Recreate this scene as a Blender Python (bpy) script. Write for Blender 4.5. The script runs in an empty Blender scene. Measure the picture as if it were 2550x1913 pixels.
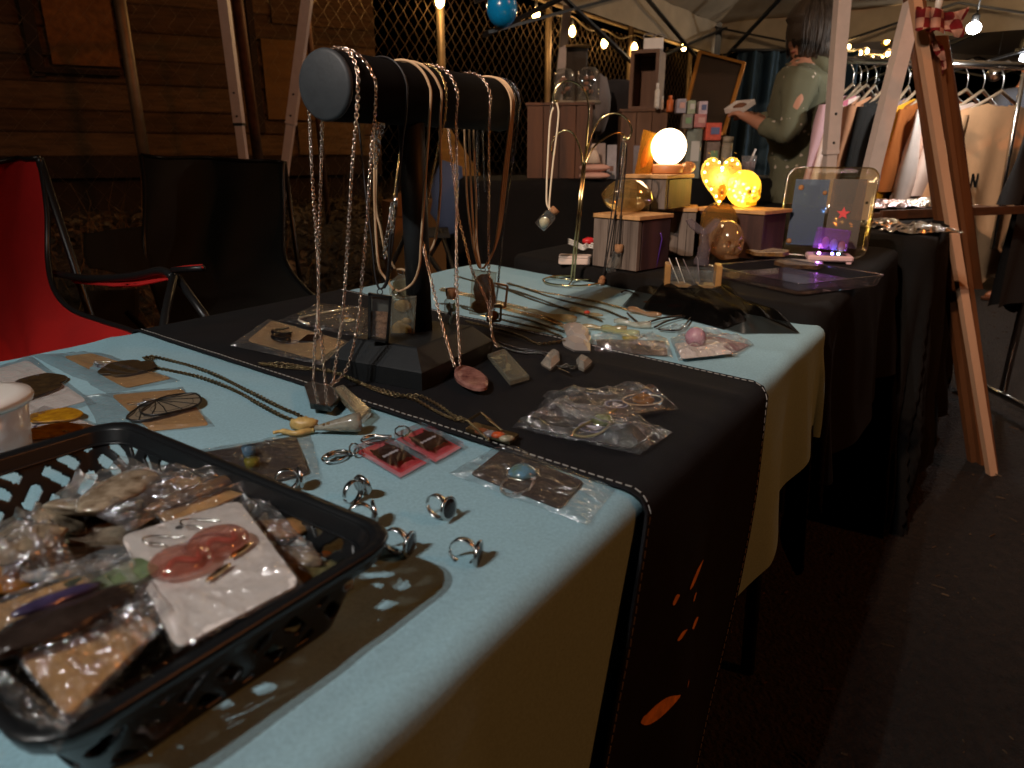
import bpy, math, random
from mathutils import Vector as V, Matrix as MX, noise as NZ
random.seed(7)
sc = bpy.context.scene
PI = math.pi
# ---------------------------------------------------------------- camera
F, CX, CY, H = 1720., 1275., 956.5, .985
PT = math.atan(572/F); S_, C_ = math.sin(PT), math.cos(PT)
cd = bpy.data.cameras.new('camera'); cam = bpy.data.objects.new('camera', cd); sc.collection.objects.link(cam)
cam.location = (0, 0, H); cam.rotation_euler = (PI/2 - PT, 0, 0)
cd.sensor_width = 36; cd.lens = 36*F/2550; cd.clip_start = .01; cd.clip_end = 400
cd.dof.use_dof = True; cd.dof.focus_distance = .86; cd.dof.aperture_fstop = 9.0
sc.camera = cam
# ---------------------------------------------------------------- night sky
w = bpy.data.worlds.new('World'); sc.world = w; w.use_nodes = True
nt = w.node_tree; bg = nt.nodes['Background']
sk = nt.nodes.new('ShaderNodeTexSky'); sk.sky_type = 'NISHITA'; sk.sun_disc = False
sk.sun_elevation = math.radians(-4); sk.sun_rotation = math.radians(200)
nt.links.new(sk.outputs[0], bg.inputs[0]); bg.inputs[1].default_value = .004
sc.view_settings.view_transform = 'Standard'; sc.view_settings.look = 'None'
sc.view_settings.exposure = -.08; sc.view_settings.gamma = 1
sc.render.engine = 'CYCLES'
cy = sc.cycles
cy.use_denoising = True
try: cy.denoiser = 'OPENIMAGEDENOISE'
except Exception: pass
cy.max_bounces = 10; cy.transmission_bounces = 8; cy.transparent_max_bounces = 24; cy.glossy_bounces = 4; cy.diffuse_bounces = 3
cy.sample_clamp_indirect = 4; cy.caustics_reflective = False; cy.caustics_refractive = False
cy.blur_glossy = .3; cy.use_adaptive_sampling = True; cy.adaptive_threshold = .015
# ---------------------------------------------------------------- lamps (positions of the fixtures built below)
KEY = V((-1.15, -.78, 2.55))     # twin head LED work light left of and behind the viewer
WARM = V((-2.3, -1.3, 3.0))       # unseen warm light left behind the viewer; its post is added
def lamp(name, typ, loc, col, watt, size, aim=None, cone=None, blend=.5):
    d = bpy.data.lights.new(name, typ); d.color = col; d.energy = watt; d.shadow_soft_size = size
    o = bpy.data.objects.new(name, d); sc.collection.objects.link(o); o.location = loc
    if typ == 'SPOT':
        d.spot_size = math.radians(cone); d.spot_blend = blend
        o.rotation_euler = (V(aim) - V(loc)).to_track_quat('-Z', 'Y').to_euler()
    return o
lamp('key_beam', 'SPOT', KEY + V((-.09, .05, 0)), (1, .98, .95), 90, .012, (-.02, .78, .74), 64, .8)
lamp('key_beam_b', 'SPOT', KEY + V((.09, -.05, .02)), (1, .98, .94), 56, .012, (-.05, .72, .74), 62, .8)
lamp('walkway_glow', 'POINT', WARM, (1, .74, .54), 36, .10)
lamp('warm_fill_beam', 'SPOT', KEY+V((.02, -.02, .22)), (1, .70, .50), 290, .03, (1.75, 3.0, 1.15), 58, .6)  # warm spot added to brighten easel, canopy legs, rack and person
lamp('street_glow', 'POINT', (5.2, -.6, 4.6), (1, .30, .065), 270, .15)
# ---------------------------------------------------------------- pixel -> place helpers
def ray(px, py):
    a = (px-CX)/F; b = (py-CY)/F
    return V((a, C_-b*S_, -(S_+b*C_)))
def at(px, py, z=.74):
    r = ray(px, py); return V((0, 0, H)) + r*((z-H)/r.z)
def ad(px, py, y):
    r = ray(px, py); return V((0, 0, H)) + r*(y/r.y)
UX, UY = .571, .821
def T(u, n, z=.74): return V((u*UX+n*UY, u*UY-n*UX, z))
def un(p): return (p.x*UX+p.y*UY, p.x*UY-p.y*UX)
def atn(px, py, n):            # ray meets the vertical plane n = const (parallel to the tables)
    r = ray(px, py); k = n/(r.x*UY-r.y*UX); return V((0, 0, H)) + r*k
def lin(c): return tuple(((x/255+.055)/1.055)**2.4 if x > 10 else x/255/12.92 for x in c)
# ---------------------------------------------------------------- materials
MATS = {}
def mat(name, col, rough=.6, metal=0, noise=None, bump=None, trans=0, ior=1.45, emit=None, es=0, coat=0, alpha=1, sheen=0, stretch=None, spec=.5, c2=None):
    if name in MATS: return MATS[name]
    m = bpy.data.materials.new(name); m.use_nodes = True; t = m.node_tree; b = t.nodes['Principled BSDF']
    b.inputs['Base Color'].default_value = (*col, 1); b.inputs['Roughness'].default_value = rough
    b.inputs['Metallic'].default_value = metal; b.inputs['Transmission Weight'].default_value = trans
    b.inputs['IOR'].default_value = ior; b.inputs['Coat Weight'].default_value = coat; b.inputs['Alpha'].default_value = alpha
    b.inputs['Sheen Weight'].default_value = sheen; b.inputs['Specular IOR Level'].default_value = spec
    if emit: b.inputs['Emission Color'].default_value = (*emit, 1); b.inputs['Emission Strength'].default_value = es
    co = None
    if noise or bump:
        tc = t.nodes.new('ShaderNodeTexCoord'); co = tc.outputs['Object']
        if stretch:
            mp = t.nodes.new('ShaderNodeMapping'); mp.inputs['Scale'].default_value = stretch
            t.links.new(co, mp.inputs[0]); co = mp.outputs[0]
    if noise:
        n = t.nodes.new('ShaderNodeTexNoise'); n.inputs['Scale'].default_value = noise[0]; n.inputs['Detail'].default_value = 6; n.inputs['Roughness'].default_value = .62
        t.links.new(co, n.inputs['Vector'])
        r = t.nodes.new('ShaderNodeValToRGB'); a = noise[1]
        r.color_ramp.elements[0].position = .3; r.color_ramp.elements[1].position = .72
        r.color_ramp.elements[0].color = (*(c2 or tuple(x*(1-a) for x in col)), 1)
        r.color_ramp.elements[1].color = (*(col if c2 else tuple(min(1, x*(1+a)) for x in col)), 1)
        t.links.new(n.outputs[0], r.inputs[0]); t.links.new(r.outputs[0], b.inputs['Base Color'])
    if bump:
        n = t.nodes.new('ShaderNodeTexNoise'); n.inputs['Scale'].default_value = bump[0]; n.inputs['Detail'].default_value = 4
        t.links.new(co, n.inputs['Vector'])
        bp = t.nodes.new('ShaderNodeBump'); bp.inputs['Strength'].default_value = bump[1]; bp.inputs['Distance'].default_value = bump[2] if len(bump) > 2 else .002
        t.links.new(n.outputs[0], bp.inputs['Height']); t.links.new(bp.outputs[0], b.inputs['Normal'])
    MATS[name] = m; return m
def film(name, tint=(1, 1, 1), base=.05, edge=.75, rough=.16, glcol=(1, 1, 1), haze=0, hazecol=(.75, .75, .75), bump=None, transl=False):
    if name in MATS: return MATS[name]
    m = bpy.data.materials.new(name); m.use_nodes = True; t = m.node_tree; t.nodes.clear()
    o = t.nodes.new('ShaderNodeOutputMaterial'); mx = t.nodes.new('ShaderNodeMixShader')
    tr = t.nodes.new('ShaderNodeBsdfTransparent'); gl = t.nodes.new('ShaderNodeBsdfGlossy'); lw = t.nodes.new('ShaderNodeLayerWeight')
    tr.inputs[0].default_value = (*tint, 1); gl.inputs['Color'].default_value = (*glcol, 1); gl.inputs['Roughness'].default_value = rough
    lw.inputs[0].default_value = .25
    mr = t.nodes.new('ShaderNodeMapRange'); mr.inputs['To Min'].default_value = base; mr.inputs['To Max'].default_value = edge
    t.links.new(lw.outputs['Facing'], mr.inputs[0]); t.links.new(mr.outputs[0], mx.inputs[0])
    t.links.new(tr.outputs[0], mx.inputs[1]); t.links.new(gl.outputs[0], mx.inputs[2])
    if bump:
        tc = t.nodes.new('ShaderNodeTexCoord'); nn = t.nodes.new('ShaderNodeTexNoise'); nn.inputs['Scale'].default_value = bump[0]; nn.inputs['Detail'].default_value = 4; nn.inputs['Distortion'].default_value = 1.6
        bp = t.nodes.new('ShaderNodeBump'); bp.inputs['Strength'].default_value = bump[1]; bp.inputs['Distance'].default_value = bump[2]
        t.links.new(tc.outputs['Object'], nn.inputs['Vector']); t.links.new(nn.outputs[0], bp.inputs['Height']); t.links.new(bp.outputs[0], gl.inputs['Normal'])
    last = mx.outputs[0]
    if haze:
        df = t.nodes.new('ShaderNodeBsdfDiffuse'); df.inputs[0].default_value = (*hazecol, 1)
        if transl:
            tl = t.nodes.new('ShaderNodeBsdfTranslucent'); tl.inputs[0].default_value = (*hazecol, 1); ms = t.nodes.new('ShaderNodeMixShader'); ms.inputs[0].default_value = .6
            t.links.new(df.outputs[0], ms.inputs[1]); t.links.new(tl.outputs[0], ms.inputs[2]); df = ms
        m2 = t.nodes.new('ShaderNodeMixShader'); m2.inputs[0].default_value = haze
        t.links.new(last, m2.inputs[1]); t.links.new(df.outputs[0], m2.inputs[2]); last = m2.outputs[0]
    t.links.new(last, o.inputs[0]); MATS[name] = m; return m
def emis(name, col, s):
    return mat(name, (0.02, .02, .02), emit=col, es=s)
BLUE = mat('pale_blue_cloth', (.285, .462, .53), .95, bump=(1300, .6, .0006), noise=(420, .13), spec=.12)
RUN = mat('black_runner', (.0075, .0072, .0085), .85, bump=(900, .6, .0008), noise=(30, .25), spec=.25)
BLK = mat('black_cloth', (.0065, .0055, .005), .9, bump=(400, .4, .001), noise=(6, .3), spec=.2)
STITCH = mat('stitch_thread', (.35, .33, .30), .8)
PLAST = mat('black_plastic', (.008, .009, .010), .32, bump=(500, .12, .0004))
FILM = film('clear_film', base=.075, edge=.75, rough=.15, haze=.02, bump=(58, .66, .010)); FILMC = film('crumpled_film', base=.115, edge=.8, rough=.16, haze=.025, bump=(58, 1, .011))
FILMH = film('hazy_film', base=.13, edge=.8, rough=.25, haze=.03, bump=(58, .7, .010))
KRAFT = mat('kraft_card', lin((176, 134, 82)), .85, noise=(60, .1), bump=(300, .2, .0003))
WCARD = mat('white_card', lin((222, 214, 208)), .8, noise=(40, .03), bump=(120, .15, .0003))
DCARD = mat('dark_brown_card', lin((52, 40, 34)), .6, noise=(80, .12))
NAVY = mat('navy_print', lin((38, 48, 92)), .6)
PRWH = mat('white_print', lin((205, 205, 214)), .7)
GOLD = mat('pale_gold_metal', (.80, .58, .30), .22, 1)
ROSE = mat('rose_gold_metal', (.86, .68, .55), .25, 1)
SILV = mat('silver_metal', (.72, .70, .66), .2, 1)
BRON = mat('antique_bronze', (.13, .10, .055), .38, 1)
BRAS = mat('aged_brass', (.26, .20, .11), .32, 1)
GUNM = mat('gunmetal', (.16, .16, .16), .25, 1)
TANC = mat('tan_leather_cord', lin((188, 156, 120)), .7, bump=(900, .5, .0005))
BLKC = mat('black_cord', (.010, .008, .008), .5)
WHTC = mat('cream_cord', lin((222, 206, 178)), .7)
CORK = mat('cork', lin((146, 104, 70)), .85, noise=(300, .35))
GLASS = mat('clear_glass', (.97, .98, .97), .02, trans=1, ior=1.45)
THIN = film('thin_glass', tint=(.95, .97, .95), base=.07, edge=.95, rough=.07, haze=.03)
VELV = mat('charcoal_leatherette', (.011, .012, .0128), .5, spec=.35, bump=(260, .3, .0006), noise=(90, .12))
CAPM = mat('cap_leather', (.030, .034, .038), .55, bump=(260, .3, .0006), noise=(90, .12)); VELVD = mat('black_velvet', (.0035, .0028, .0026), .85, spec=.12)
WOODD = mat('dark_wood', lin((78, 47, 28)), .6, noise=(9, .4), stretch=(1, 1, 9))
POLE = mat('white_powder_coat', lin((214, 196, 188)), .38, noise=(30, .06), bump=(60, .1, .0005))
CHARC = mat('black_powder_coat', (.012, .012, .012), .35)
SKIN = mat('skin', lin((176, 124, 98)), .55, noise=(14, .08))
# ---------------------------------------------------------------- object helpers
def link(o):
    sc.collection.objects.link(o); return o
def tag(o, label=None, cat=None, group=None, kind=None):
    if label: o['label'] = label
    if cat: o['category'] = cat
    if group: o['group'] = group
    if kind: o['kind'] = kind
    return o
def thing(name, label, cat, loc=(0, 0, 0), group=None):
    o = link(bpy.data.objects.new(name, None)); o.location = loc; o.empty_display_size = .02
    return tag(o, label, cat, group)
def setpar(o, p):
    o.parent = p
    if p.parent is None and p.type == 'EMPTY': o.matrix_parent_inverse = p.matrix_basis.inverted()
def dup(root, M, label=None, group=None):          # a copy of a thing, its parts and sub-parts, moved by M
    r = root.copy(); link(r); r.matrix_basis = M @ root.matrix_basis
    if label: r['label'] = label
    if group: r['group'] = group
    for ch in root.children:
        c = ch.copy(); link(c); c.parent = r
        for g in ch.children:
            d = g.copy(); link(d); d.parent = c
    return r
def smooth_path(pts, k=6):
    pts = [V(p) for p in pts]
    if len(pts) < 3: return pts
    out = []
    for i in range(len(pts)-1):
        p0 = pts[max(i-1, 0)]; p1 = pts[i]; p2 = pts[i+1]; p3 = pts[min(i+2, len(pts)-1)]
        for j in range(k):
            t = j/k
            out.append(.5*((2*p1)+(p2-p0)*t+(2*p0-5*p1+4*p2-p3)*t*t+(3*p1-p0-3*p2+p3)*t**3))
    out.append(pts[-1]); return out
def resample(pts, step):
    out = [pts[0].copy()]; need = step; prev = pts[0]
    for p in pts[1:]:
        seg = (p-prev).length
        while seg >= need and seg > 1e-9:
            prev = prev + (p-prev)*(need/seg); out.append(prev.copy()); seg = (p-prev).length; need = step
        need -= seg; prev = p
    return out
def basis(d):
    d = d.normalized(); a = V((0, 0, 1)) if abs(d.z) < .9 else V((1, 0, 0))
    x = d.cross(a).normalized(); return x, x.cross(d).normalized(), d
class MB:
    def __init__(s, M=None): s.v = []; s.f = []; s.M = M; s.sm = []
    def add(s, vs, fs, sm=False):
        o = len(s.v); s.v += [(s.M @ V(p)) if s.M else V(p) for p in vs]; s.f += [tuple(i+o for i in f) for f in fs]; s.sm += [sm]*len(fs); return s
    def box(s, c, d, R=None, bev=0):
        hx, hy, hz = [x/2 for x in d]; c = V(c)
        if bev:
            b = bev; vs = []
            for z, k in ((-hz, b), (-hz+b, 0), (hz-b, 0), (hz, b)):
                x, y = hx-k, hy-k; q = b if k == 0 else b*.3
                vs += [(-x+q, -y, z), (x-q, -y, z), (x, -y+q, z), (x, y-q, z), (x-q, y, z), (-x+q, y, z), (-x, y-q, z), (-x, -y+q, z)]
            fs = [tuple(range(7, -1, -1)), tuple(range(24, 32))]
            for l in range(3):
                for i in range(8): j = (i+1) % 8; fs.append((l*8+i, l*8+j, l*8+8+j, l*8+8+i))
        else:
            vs = [(x, y, z) for z in (-hz, hz) for x, y in ((-hx, -hy), (hx, -hy), (hx, hy), (-hx, hy))]
            fs = [(3, 2, 1, 0), (4, 5, 6, 7), (0, 1, 5, 4), (1, 2, 6, 5), (2, 3, 7, 6), (3, 0, 4, 7)]
        R = R.to_3x3() if R else None
        return s.add([c+((R @ V(p)) if R else V(p)) for p in vs], fs)
    def bar(s, a, b, w, t=None, up=None):          # rectangular bar from a to b
        a, b = V(a), V(b); t = t or w; x, y, d = basis(b-a)
        if up: y = (V(up) - d*d.dot(V(up))).normalized(); x = d.cross(y)
        vs = [p+x*i*w/2+y*j*t/2 for p in (a, b) for i, j in ((-1, -1), (1, -1), (1, 1), (-1, 1))]
        return s.add(vs, [(0, 1, 2, 3), (7, 6, 5, 4), (0, 4, 5, 1), (1, 5, 6, 2), (2, 6, 7, 3), (3, 7, 4, 0)])
    def tube(s, pts, r, n=6, closed=False, cap=True):
        pts = [V(p) for p in pts]; m = len(pts); vs = []; fs = []; px = None
        for i, p in enumerate(pts):
            d = (pts[(i+1) % m]-pts[i-1]) if closed or 0 < i < m-1 else (pts[1]-pts[0] if i == 0 else pts[-1]-pts[-2])
            if d.length < 1e-9: d = V((0, 0, 1))
            d.normalize()
            if px is None: x, y, _ = basis(d)
            else:
                x = px - d*px.dot(d); x = x.normalized() if x.length > 1e-6 else basis(d)[0]; y = x.cross(d)
            px = x; rr = r[i] if isinstance(r, (list, tuple)) else r
            vs += [p+(x*math.cos(2*PI*k/n)+y*math.sin(2*PI*k/n))*rr for k in range(n)]
        for i in range(m if closed else m-1):
            a, b = i*n, ((i+1) % m)*n
            fs += [(a+k, b+k, b+(k+1) % n, a+(k+1) % n) for k in range(n)]
        if cap and not closed: fs += [tuple(range(n)), tuple(range((m-1)*n+n-1, (m-1)*n-1, -1))]
        return s.add(vs, fs, True)
    def lathe(s, prof, n=20, M=None, c=(0, 0, 0), sx=1, sy=1):
        c = V(c); vs = []; fs = []; m = len(prof)
        for r, z in prof:
            for k in range(n):
                p = V((r*math.cos(2*PI*k/n)*sx, r*math.sin(2*PI*k/n)*sy, z)); vs.append(c+(M.to_3x3() @ p if M else p))
        for i in range(m-1): fs += [(i*n+k, i*n+(k+1) % n, (i+1)*n+(k+1) % n, (i+1)*n+k) for k in range(n)]
        if prof[0][0] > 1e-6: fs.append(tuple(range(n-1, -1, -1)))
        if prof[-1][0] > 1e-6: fs.append(tuple(range((m-1)*n, m*n)))
        return s.add(vs, fs, True)
    def sphere(s, c, r, n=16, m=10, fn=None, M=None):
        c = V(c); r = (r, r, r) if isinstance(r, (int, float)) else r; vs = [None]; fs = []
        def P(t, p):
            d = V((math.sin(t)*math.cos(p), math.sin(t)*math.sin(p), math.cos(t)))
            k = fn(d) if fn else 1
            q = V((d.x*r[0], d.y*r[1], d.z*r[2]))*k
            return c+(M.to_3x3() @ q if M else q)
        vs[0] = P(0, 0)
        for i in range(1, m):
            for j in range(n): vs.append(P(PI*i/m, 2*PI*j/n))
        vs.append(P(PI, 0)); L = len(vs)-1
        for j in range(n):
            k = (j+1) % n; fs.append((0, 1+j, 1+k)); fs.append((L, L-n+k, L-n+j))
            for i in range(m-2): a = 1+i*n; fs.append((a+j, a+n+j, a+n+k, a+k))
        return s.add(vs, fs, True)
    def prism(s, out, z0, z1, M=None, c=(0, 0, 0), bev=0):
        n = len(out); c = V(c); R = M.to_3x3() if M else None
        rings = [(z0, 1), (z1, 1)]
        if bev:
            e = max(max(abs(p[0]) for p in out), max(abs(p[1]) for p in out)); k = 1-bev/e
            rings = [(z0, k), (z0+bev, 1), (z1-bev, 1), (z1, k)]
        vs = []
        for z, k in rings:
            for p in out: q = V((p[0]*k, p[1]*k, z)); vs.append(c+(R @ q if R else q))
        fs = [tuple(range(n-1, -1, -1)), tuple(range((len(rings)-1)*n, len(rings)*n))]
        for l in range(len(rings)-1): fs += [(l*n+i, l*n+(i+1) % n, l*n+n+(i+1) % n, l*n+n+i) for i in range(n)]
        return s.add(vs, fs)
    def grid(s, fn, nu, nv, sm=True, u=(0, 1), v=(0, 1)):
        vs = [fn(u[0]+(u[1]-u[0])*i/nu, v[0]+(v[1]-v[0])*j/nv) for i in range(nu+1) for j in range(nv+1)]
        return s.add(vs, [(i*(nv+1)+j, (i+1)*(nv+1)+j, (i+1)*(nv+1)+j+1, i*(nv+1)+j+1) for i in range(nu) for j in range(nv)], sm)
    def chain(s, pts, step=.0031, lw=.0016, wire=.00042, seg=7):
        ps = resample(smooth_path(pts, 8), step); tw = random.random()
        for i in range(len(ps)-1):
            d = ps[i+1]-ps[i]; c = (ps[i]+ps[i+1])/2; x, y, d = basis(d)
            a = tw+(i % 2)*PI/2+i*.05; e = x*math.cos(a)+y*math.sin(a); g = d.cross(e)
            vs = []; L = step*.78
            for k in range(seg):
                t = 2*PI*k/seg; o = d*math.cos(t)*L+e*math.sin(t)*lw; nn = (d*math.cos(t)/L*lw+e*math.sin(t)).normalized()
                vs += [c+o+nn*wire, c+o+g*wire, c+o-nn*wire, c+o-g*wire]
            fs = [(k*4+q, ((k+1) % seg)*4+q, ((k+1) % seg)*4+(q+1) % 4, k*4+(q+1) % 4) for k in range(seg) for q in range(4)]
            s.add(vs, fs, True)
        return s
    def build(s, name, m, parent=None, smooth=None, kind=None):
        me = bpy.data.meshes.new(name); me.from_pydata([tuple(p) for p in s.v], [], s.f); me.materials.append(m)
        me.polygons.foreach_set('use_smooth', s.sm if smooth is None else [smooth]*len(s.f)); me.update()
        o = link(bpy.data.objects.new(name, me))
        if parent: setpar(o, parent)
        if kind: o['kind'] = kind
        return o
def rz(a): return MX.Rotation(a, 4, 'Z')
def rx(a): return MX.Rotation(a, 4, 'X')
def ry(a): return MX.Rotation(a, 4, 'Y')
def tr(p): return MX.Translation(V(p))
def one(name, mb, m, label, cat, group=None, smooth=None):
    return tag(mb.build(name, m, smooth=smooth), label, cat, group)
def rect(w, h, r=0, k=4):
    if r <= 0: return [(-w/2, -h/2), (w/2, -h/2), (w/2, h/2), (-w/2, h/2)]
    o = []
    for cx, cy, a in ((w/2-r, -h/2+r, -PI/2), (w/2-r, h/2-r, 0), (-w/2+r, h/2-r, PI/2), (-w/2+r, -h/2+r, PI)):
        o += [(cx+r*math.cos(a+PI/2*i/k), cy+r*math.sin(a+PI/2*i/k)) for i in range(k+1)]
    return o
def ell(a, b, n=24): return [(a*math.cos(2*PI*i/n), b*math.sin(2*PI*i/n)) for i in range(n)]
def orient(x, y, o):            # matrix with local x along x, local y near y, origin o
    x = V(x).normalized(); z = x.cross(V(y)).normalized(); y = z.cross(x)
    return MX(((x.x, y.x, z.x, o[0]), (x.y, y.y, z.y, o[1]), (x.z, y.z, z.z, o[2]), (0, 0, 0, 1)))
# ================================================================ SETTING
GRND = mat('dark_asphalt', (.0125, .0078, .0052), .9, noise=(40, .7), bump=(90, 1, .016))
g = MB(); g.grid(lambda s, t: V(((s-.5)*220, (t-.5)*220, 0)), 2, 2); tag(g.build('ground', GRND), kind='structure')
def bankz(n): 
    k = min(1, max(0, (-2.3-n)/1.5)); return .52*k*k*(3-2*k)
EARTH = mat('leafy_earth', (.060, .040, .024), .95, noise=(14, .6), bump=(30, .9, .03))
g = MB(); g.grid(lambda s, t: (lambda u, n: T(u, n, bankz(n)+.03*NZ.noise(V((u*2, n*2, 3)))+.002))(-3+20*s, -2.3-9*t), 120, 50)
tag(g.build('terrain', EARTH), kind='structure')
LEAF = mat('dry_leaves', (.15, .095, .05), .9, noise=(7, .6))
g = MB()
for i in range(5200):
    u = random.uniform(.2, 7); n = -2.35-random.random()**1.3*3.2; p = T(u, n, bankz(n)+.02+random.random()*.05)
    a = random.uniform(.02, .05); R = rz(random.random()*6.3) @ rx(random.uniform(-.9, .9)) @ ry(random.uniform(-.7, .7)); R = R.to_3x3()
    g.add([p+R @ V(q) for q in ((-a, 0, 0), (0, -a*.5, .006), (a*1.2, 0, 0), (0, a*.5, .006))], [(0, 1, 2, 3)])
tag(g.build('leaf_litter', LEAF), 'brown dry leaves strewn over the bank below the fence', 'leaves', kind='stuff')
g = MB(); STRAW = mat('dry_grass', lin((150, 112, 66)), .9, noise=(9, .4))
for i in range(420):
    u = random.uniform(.4, 5.5); n = random.uniform(-4.3, -2.7); p = T(u, n, bankz(n)); h = random.uniform(.1, .42)
    l = V((random.gauss(0, .3), random.gauss(0, .3), 1)).normalized()*h; k = l.cross(V((0, 0, 1)))*.4
    g.tube([p, p+l*.5, p+l+k], [.0025, .002, .0008], 3, cap=False)
tag(g.build('dry_grass', STRAW), 'thin dry grass stalks standing along the fence foot', 'grass', kind='stuff')
g = MB()
for i in range(2600):
    x = random.uniform(.15, 4.5); y = random.uniform(.5, 6); a = random.random()*PI; L = random.choice((.002, .003, .003, .004, .005, .007, .014))*random.uniform(.5, 1.2)
    d = V((math.cos(a), math.sin(a), 0))*L; p = V((x, y, .006)); w_ = random.uniform(.0008, .002); k = V((-d.y, d.x, 0)).normalized()*w_
    g.add([p-d-k, p+d-k, p+d+k, p-d+k, p-d*.8+V((0, 0, .003)), p+d*.8+V((0, 0, .003))], [(0, 1, 5, 4), (2, 3, 4, 5), (1, 2, 5), (3, 0, 4)])
tag(g.build('straw_litter', mat('straw_bits', lin((74, 56, 38)), .9, noise=(6, .7))), 'scattered straw and grit bits on the dark pavement', 'litter', kind='stuff')
# ---------------------------------------------------------------- work light that gives the key light (outside the frame)
wl = thing('work_light', 'twin head white work light on a tall tripod with an added warm fill head', 'work light', (KEY.x, KEY.y, 0))
MB().tube([(KEY.x, KEY.y, .35), (KEY.x, KEY.y, KEY.z-.06)], .014, 8).build('pole', CHARC, wl)
for k in range(3):
    a = k*2.09+.4; MB().tube([(KEY.x, KEY.y, .75), (KEY.x+math.cos(a)*.5, KEY.y+math.sin(a)*.5, .01)], .01, 6).build('leg', CHARC, wl)
MB().box((KEY.x, KEY.y, KEY.z-.05), (.34, .03, .02), rz(-.4)).build('crossbar', CHARC, wl)
for q in ((-.09, .05, 0), (.09, -.05, .02)):
    p = KEY+V(q); R = (V((-.02, .78, .74))-p).to_track_quat('-Z', 'Y').to_matrix().to_4x4()
    MB().box(p+R.to_3x3() @ V((0, 0, .045)), (.13, .10, .04), R, .006).build('lamp_head', CHARC, wl)
p = KEY+V((.02, -.02, .22)); R = (V((1.75, 3, 1.15))-p).to_track_quat('-Z', 'Y').to_matrix().to_4x4()
MB().box(p+R.to_3x3() @ V((0, 0, .06)), (.13, .10, .04), R, .006).build('lamp_head', CHARC, wl); MB().tube([KEY-V((0, 0, .05)), p+R.to_3x3() @ V((0, 0, .06))], .01, 6).build('fill_stem', CHARC, wl)  # third head and its stem, added to house the warm fill spot
for (lx, ly, lz, dx, lab) in ((5.2, -.6, 4.6, .5, 'unseen orange street lamp on an added post right of the walkway'), (WARM.x, WARM.y, WARM.z, -.5, 'unseen warm lamp on an added post left behind the viewer')):  # post, arm and hood added out of view for each warm light
    sl_ = thing('street_lamp', lab, 'street lamp', (lx+dx, ly, 0)); MB().tube([(lx+dx, ly, 0), (lx+dx, ly, lz+.35)], .04, 10).build('post', CHARC, sl_)
    MB().tube([(lx+dx, ly, lz+.34), (lx, ly, lz+.34)], .025, 8).build('arm', CHARC, sl_); MB().lathe([(.02, .34), (.05, .30), (.15, .22), (.16, .20), (.14, .21), (0, .28)], 20, c=(lx, ly, lz)).build('lamp_hood', CHARC, sl_)
# ---------------------------------------------------------------- tables and cloths
TOPM = mat('folding_table_top', (.5, .48, .45), .6, noise=(20, .05))
def folding_table(label, P, z, legs):
    c = sum((V(p) for p in P), V())/4
    t = thing('folding_table', label, 'table', (c.x, c.y, 0))
    m = MB(); q = [(p[0], p[1]) for p in P]; m.prism(q, z-.03, z); m.build('tabletop', TOPM, t)
    for a, b in legs: MB().tube([a, b], .014, 8).build('leg', CHARC, t)
    return t
def cloth(name, label, mapf, L, W, rc, z, ov, drop, m, step=.0125, topfn=None, fold=(30, .10), cat='tablecloth', fmask=None):
    na, nb = int((L+2*ov)/step), int((W+2*ov)/step); r = .014
    def fn(s, t):
        a = -ov+(L+2*ov)*s; b = -ov+(W+2*ov)*t
        qa = min(max(a, rc), L-rc); qb = min(max(b, rc), W-rc); dx, dy = a-qa, b-qb; d = math.hypot(dx, dy)
        if d <= rc:
            h = topfn(a, b) if topfn else 0
            return mapf(a, b, z+.0025+h)
        ox, oy = dx/d, dy/d; e = (d-rc)*drop(a, b)/ov; ea, eb = qa+ox*rc, qb+oy*rc
        th = min(e/r, PI/2); hor = r*math.sin(th); dz = r*(1-math.cos(th)); rest = max(0, e-r*PI/2)
        per = a+b if abs(ox)+abs(oy) > 1.05 else (a if abs(oy) > abs(ox) else b)
        f = (fold[1] if not fmask else fold[1]*fmask(a, b))*rest*(.5+.5*math.sin(per*fold[0]+2.2*math.sin(per*fold[0]*.37)))+(.05 if not fmask else .05*fmask(a, b))*rest*NZ.noise(V((per*9, rest*5, 1)))
        h = (topfn(ea, eb) if topfn else 0)*(1-th/(PI/2))
        return mapf(ea+ox*(hor+f), eb+oy*(hor+f), z+.0025-dz-rest+h)
    g = MB(); g.grid(fn, na, nb); return one(name, g, m, label, cat)
# near table, pale blue
U0, N0, N1, Z1 = -.42, -.988, -.200, .74
def uend(n): return 1.30-(n+.988)/.80*.20
L1, W1 = 1.72, N1-N0
def map1(a, b, z):
    n = N0+b; return T(U0+(uend(min(max(n, N0), N1))-U0)*a/L1, n, z)
def top1(a, b):
    u = U0+a; n = N0+b; h = .0022*NZ.noise(V((u*7, n*7, 0)))+.0010*NZ.noise(V((u*26, n*26, 4)))+.0012*max(0, .02-abs(n+.62))/.02*.6+.0012*max(0, .014-abs(u-.27))/.014*.5
    if u < .44:
        k = min(1, (.44-u)/.16)
        h += k*.007*math.exp(-((n+.226-.03*(u-.25))/.008)**2) + k*.0055*math.exp(-((n+.252-.10*(u-.2))/.009)**2)+ k*.0035*math.exp(-((n+.285-.2*(u-.2))/.012)**2)
    h += .0018*math.exp(-((u-.93-.35*(n+.6))/.02)**2)+.0014*math.exp(-((u-.30+.5*(n+.7))/.012)**2)
    return h
t1 = folding_table('folding table under the pale blue cloth in front', [map1(a, b, Z1) for a, b in ((.03, .01), (L1-.03, .01), (L1-.03, W1-.01), (.03, W1-.01))], Z1-.002,
    [(T(.0, -.3, .71), T(.05, -.32, 0)), (T(0, -.9, .71), T(0.05, -.88, 0)), (T(.9, -.3, .71), T(.87, -.32, 0)), (T(1, -.9, .71), T(.95, -.88, 0))])
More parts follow.
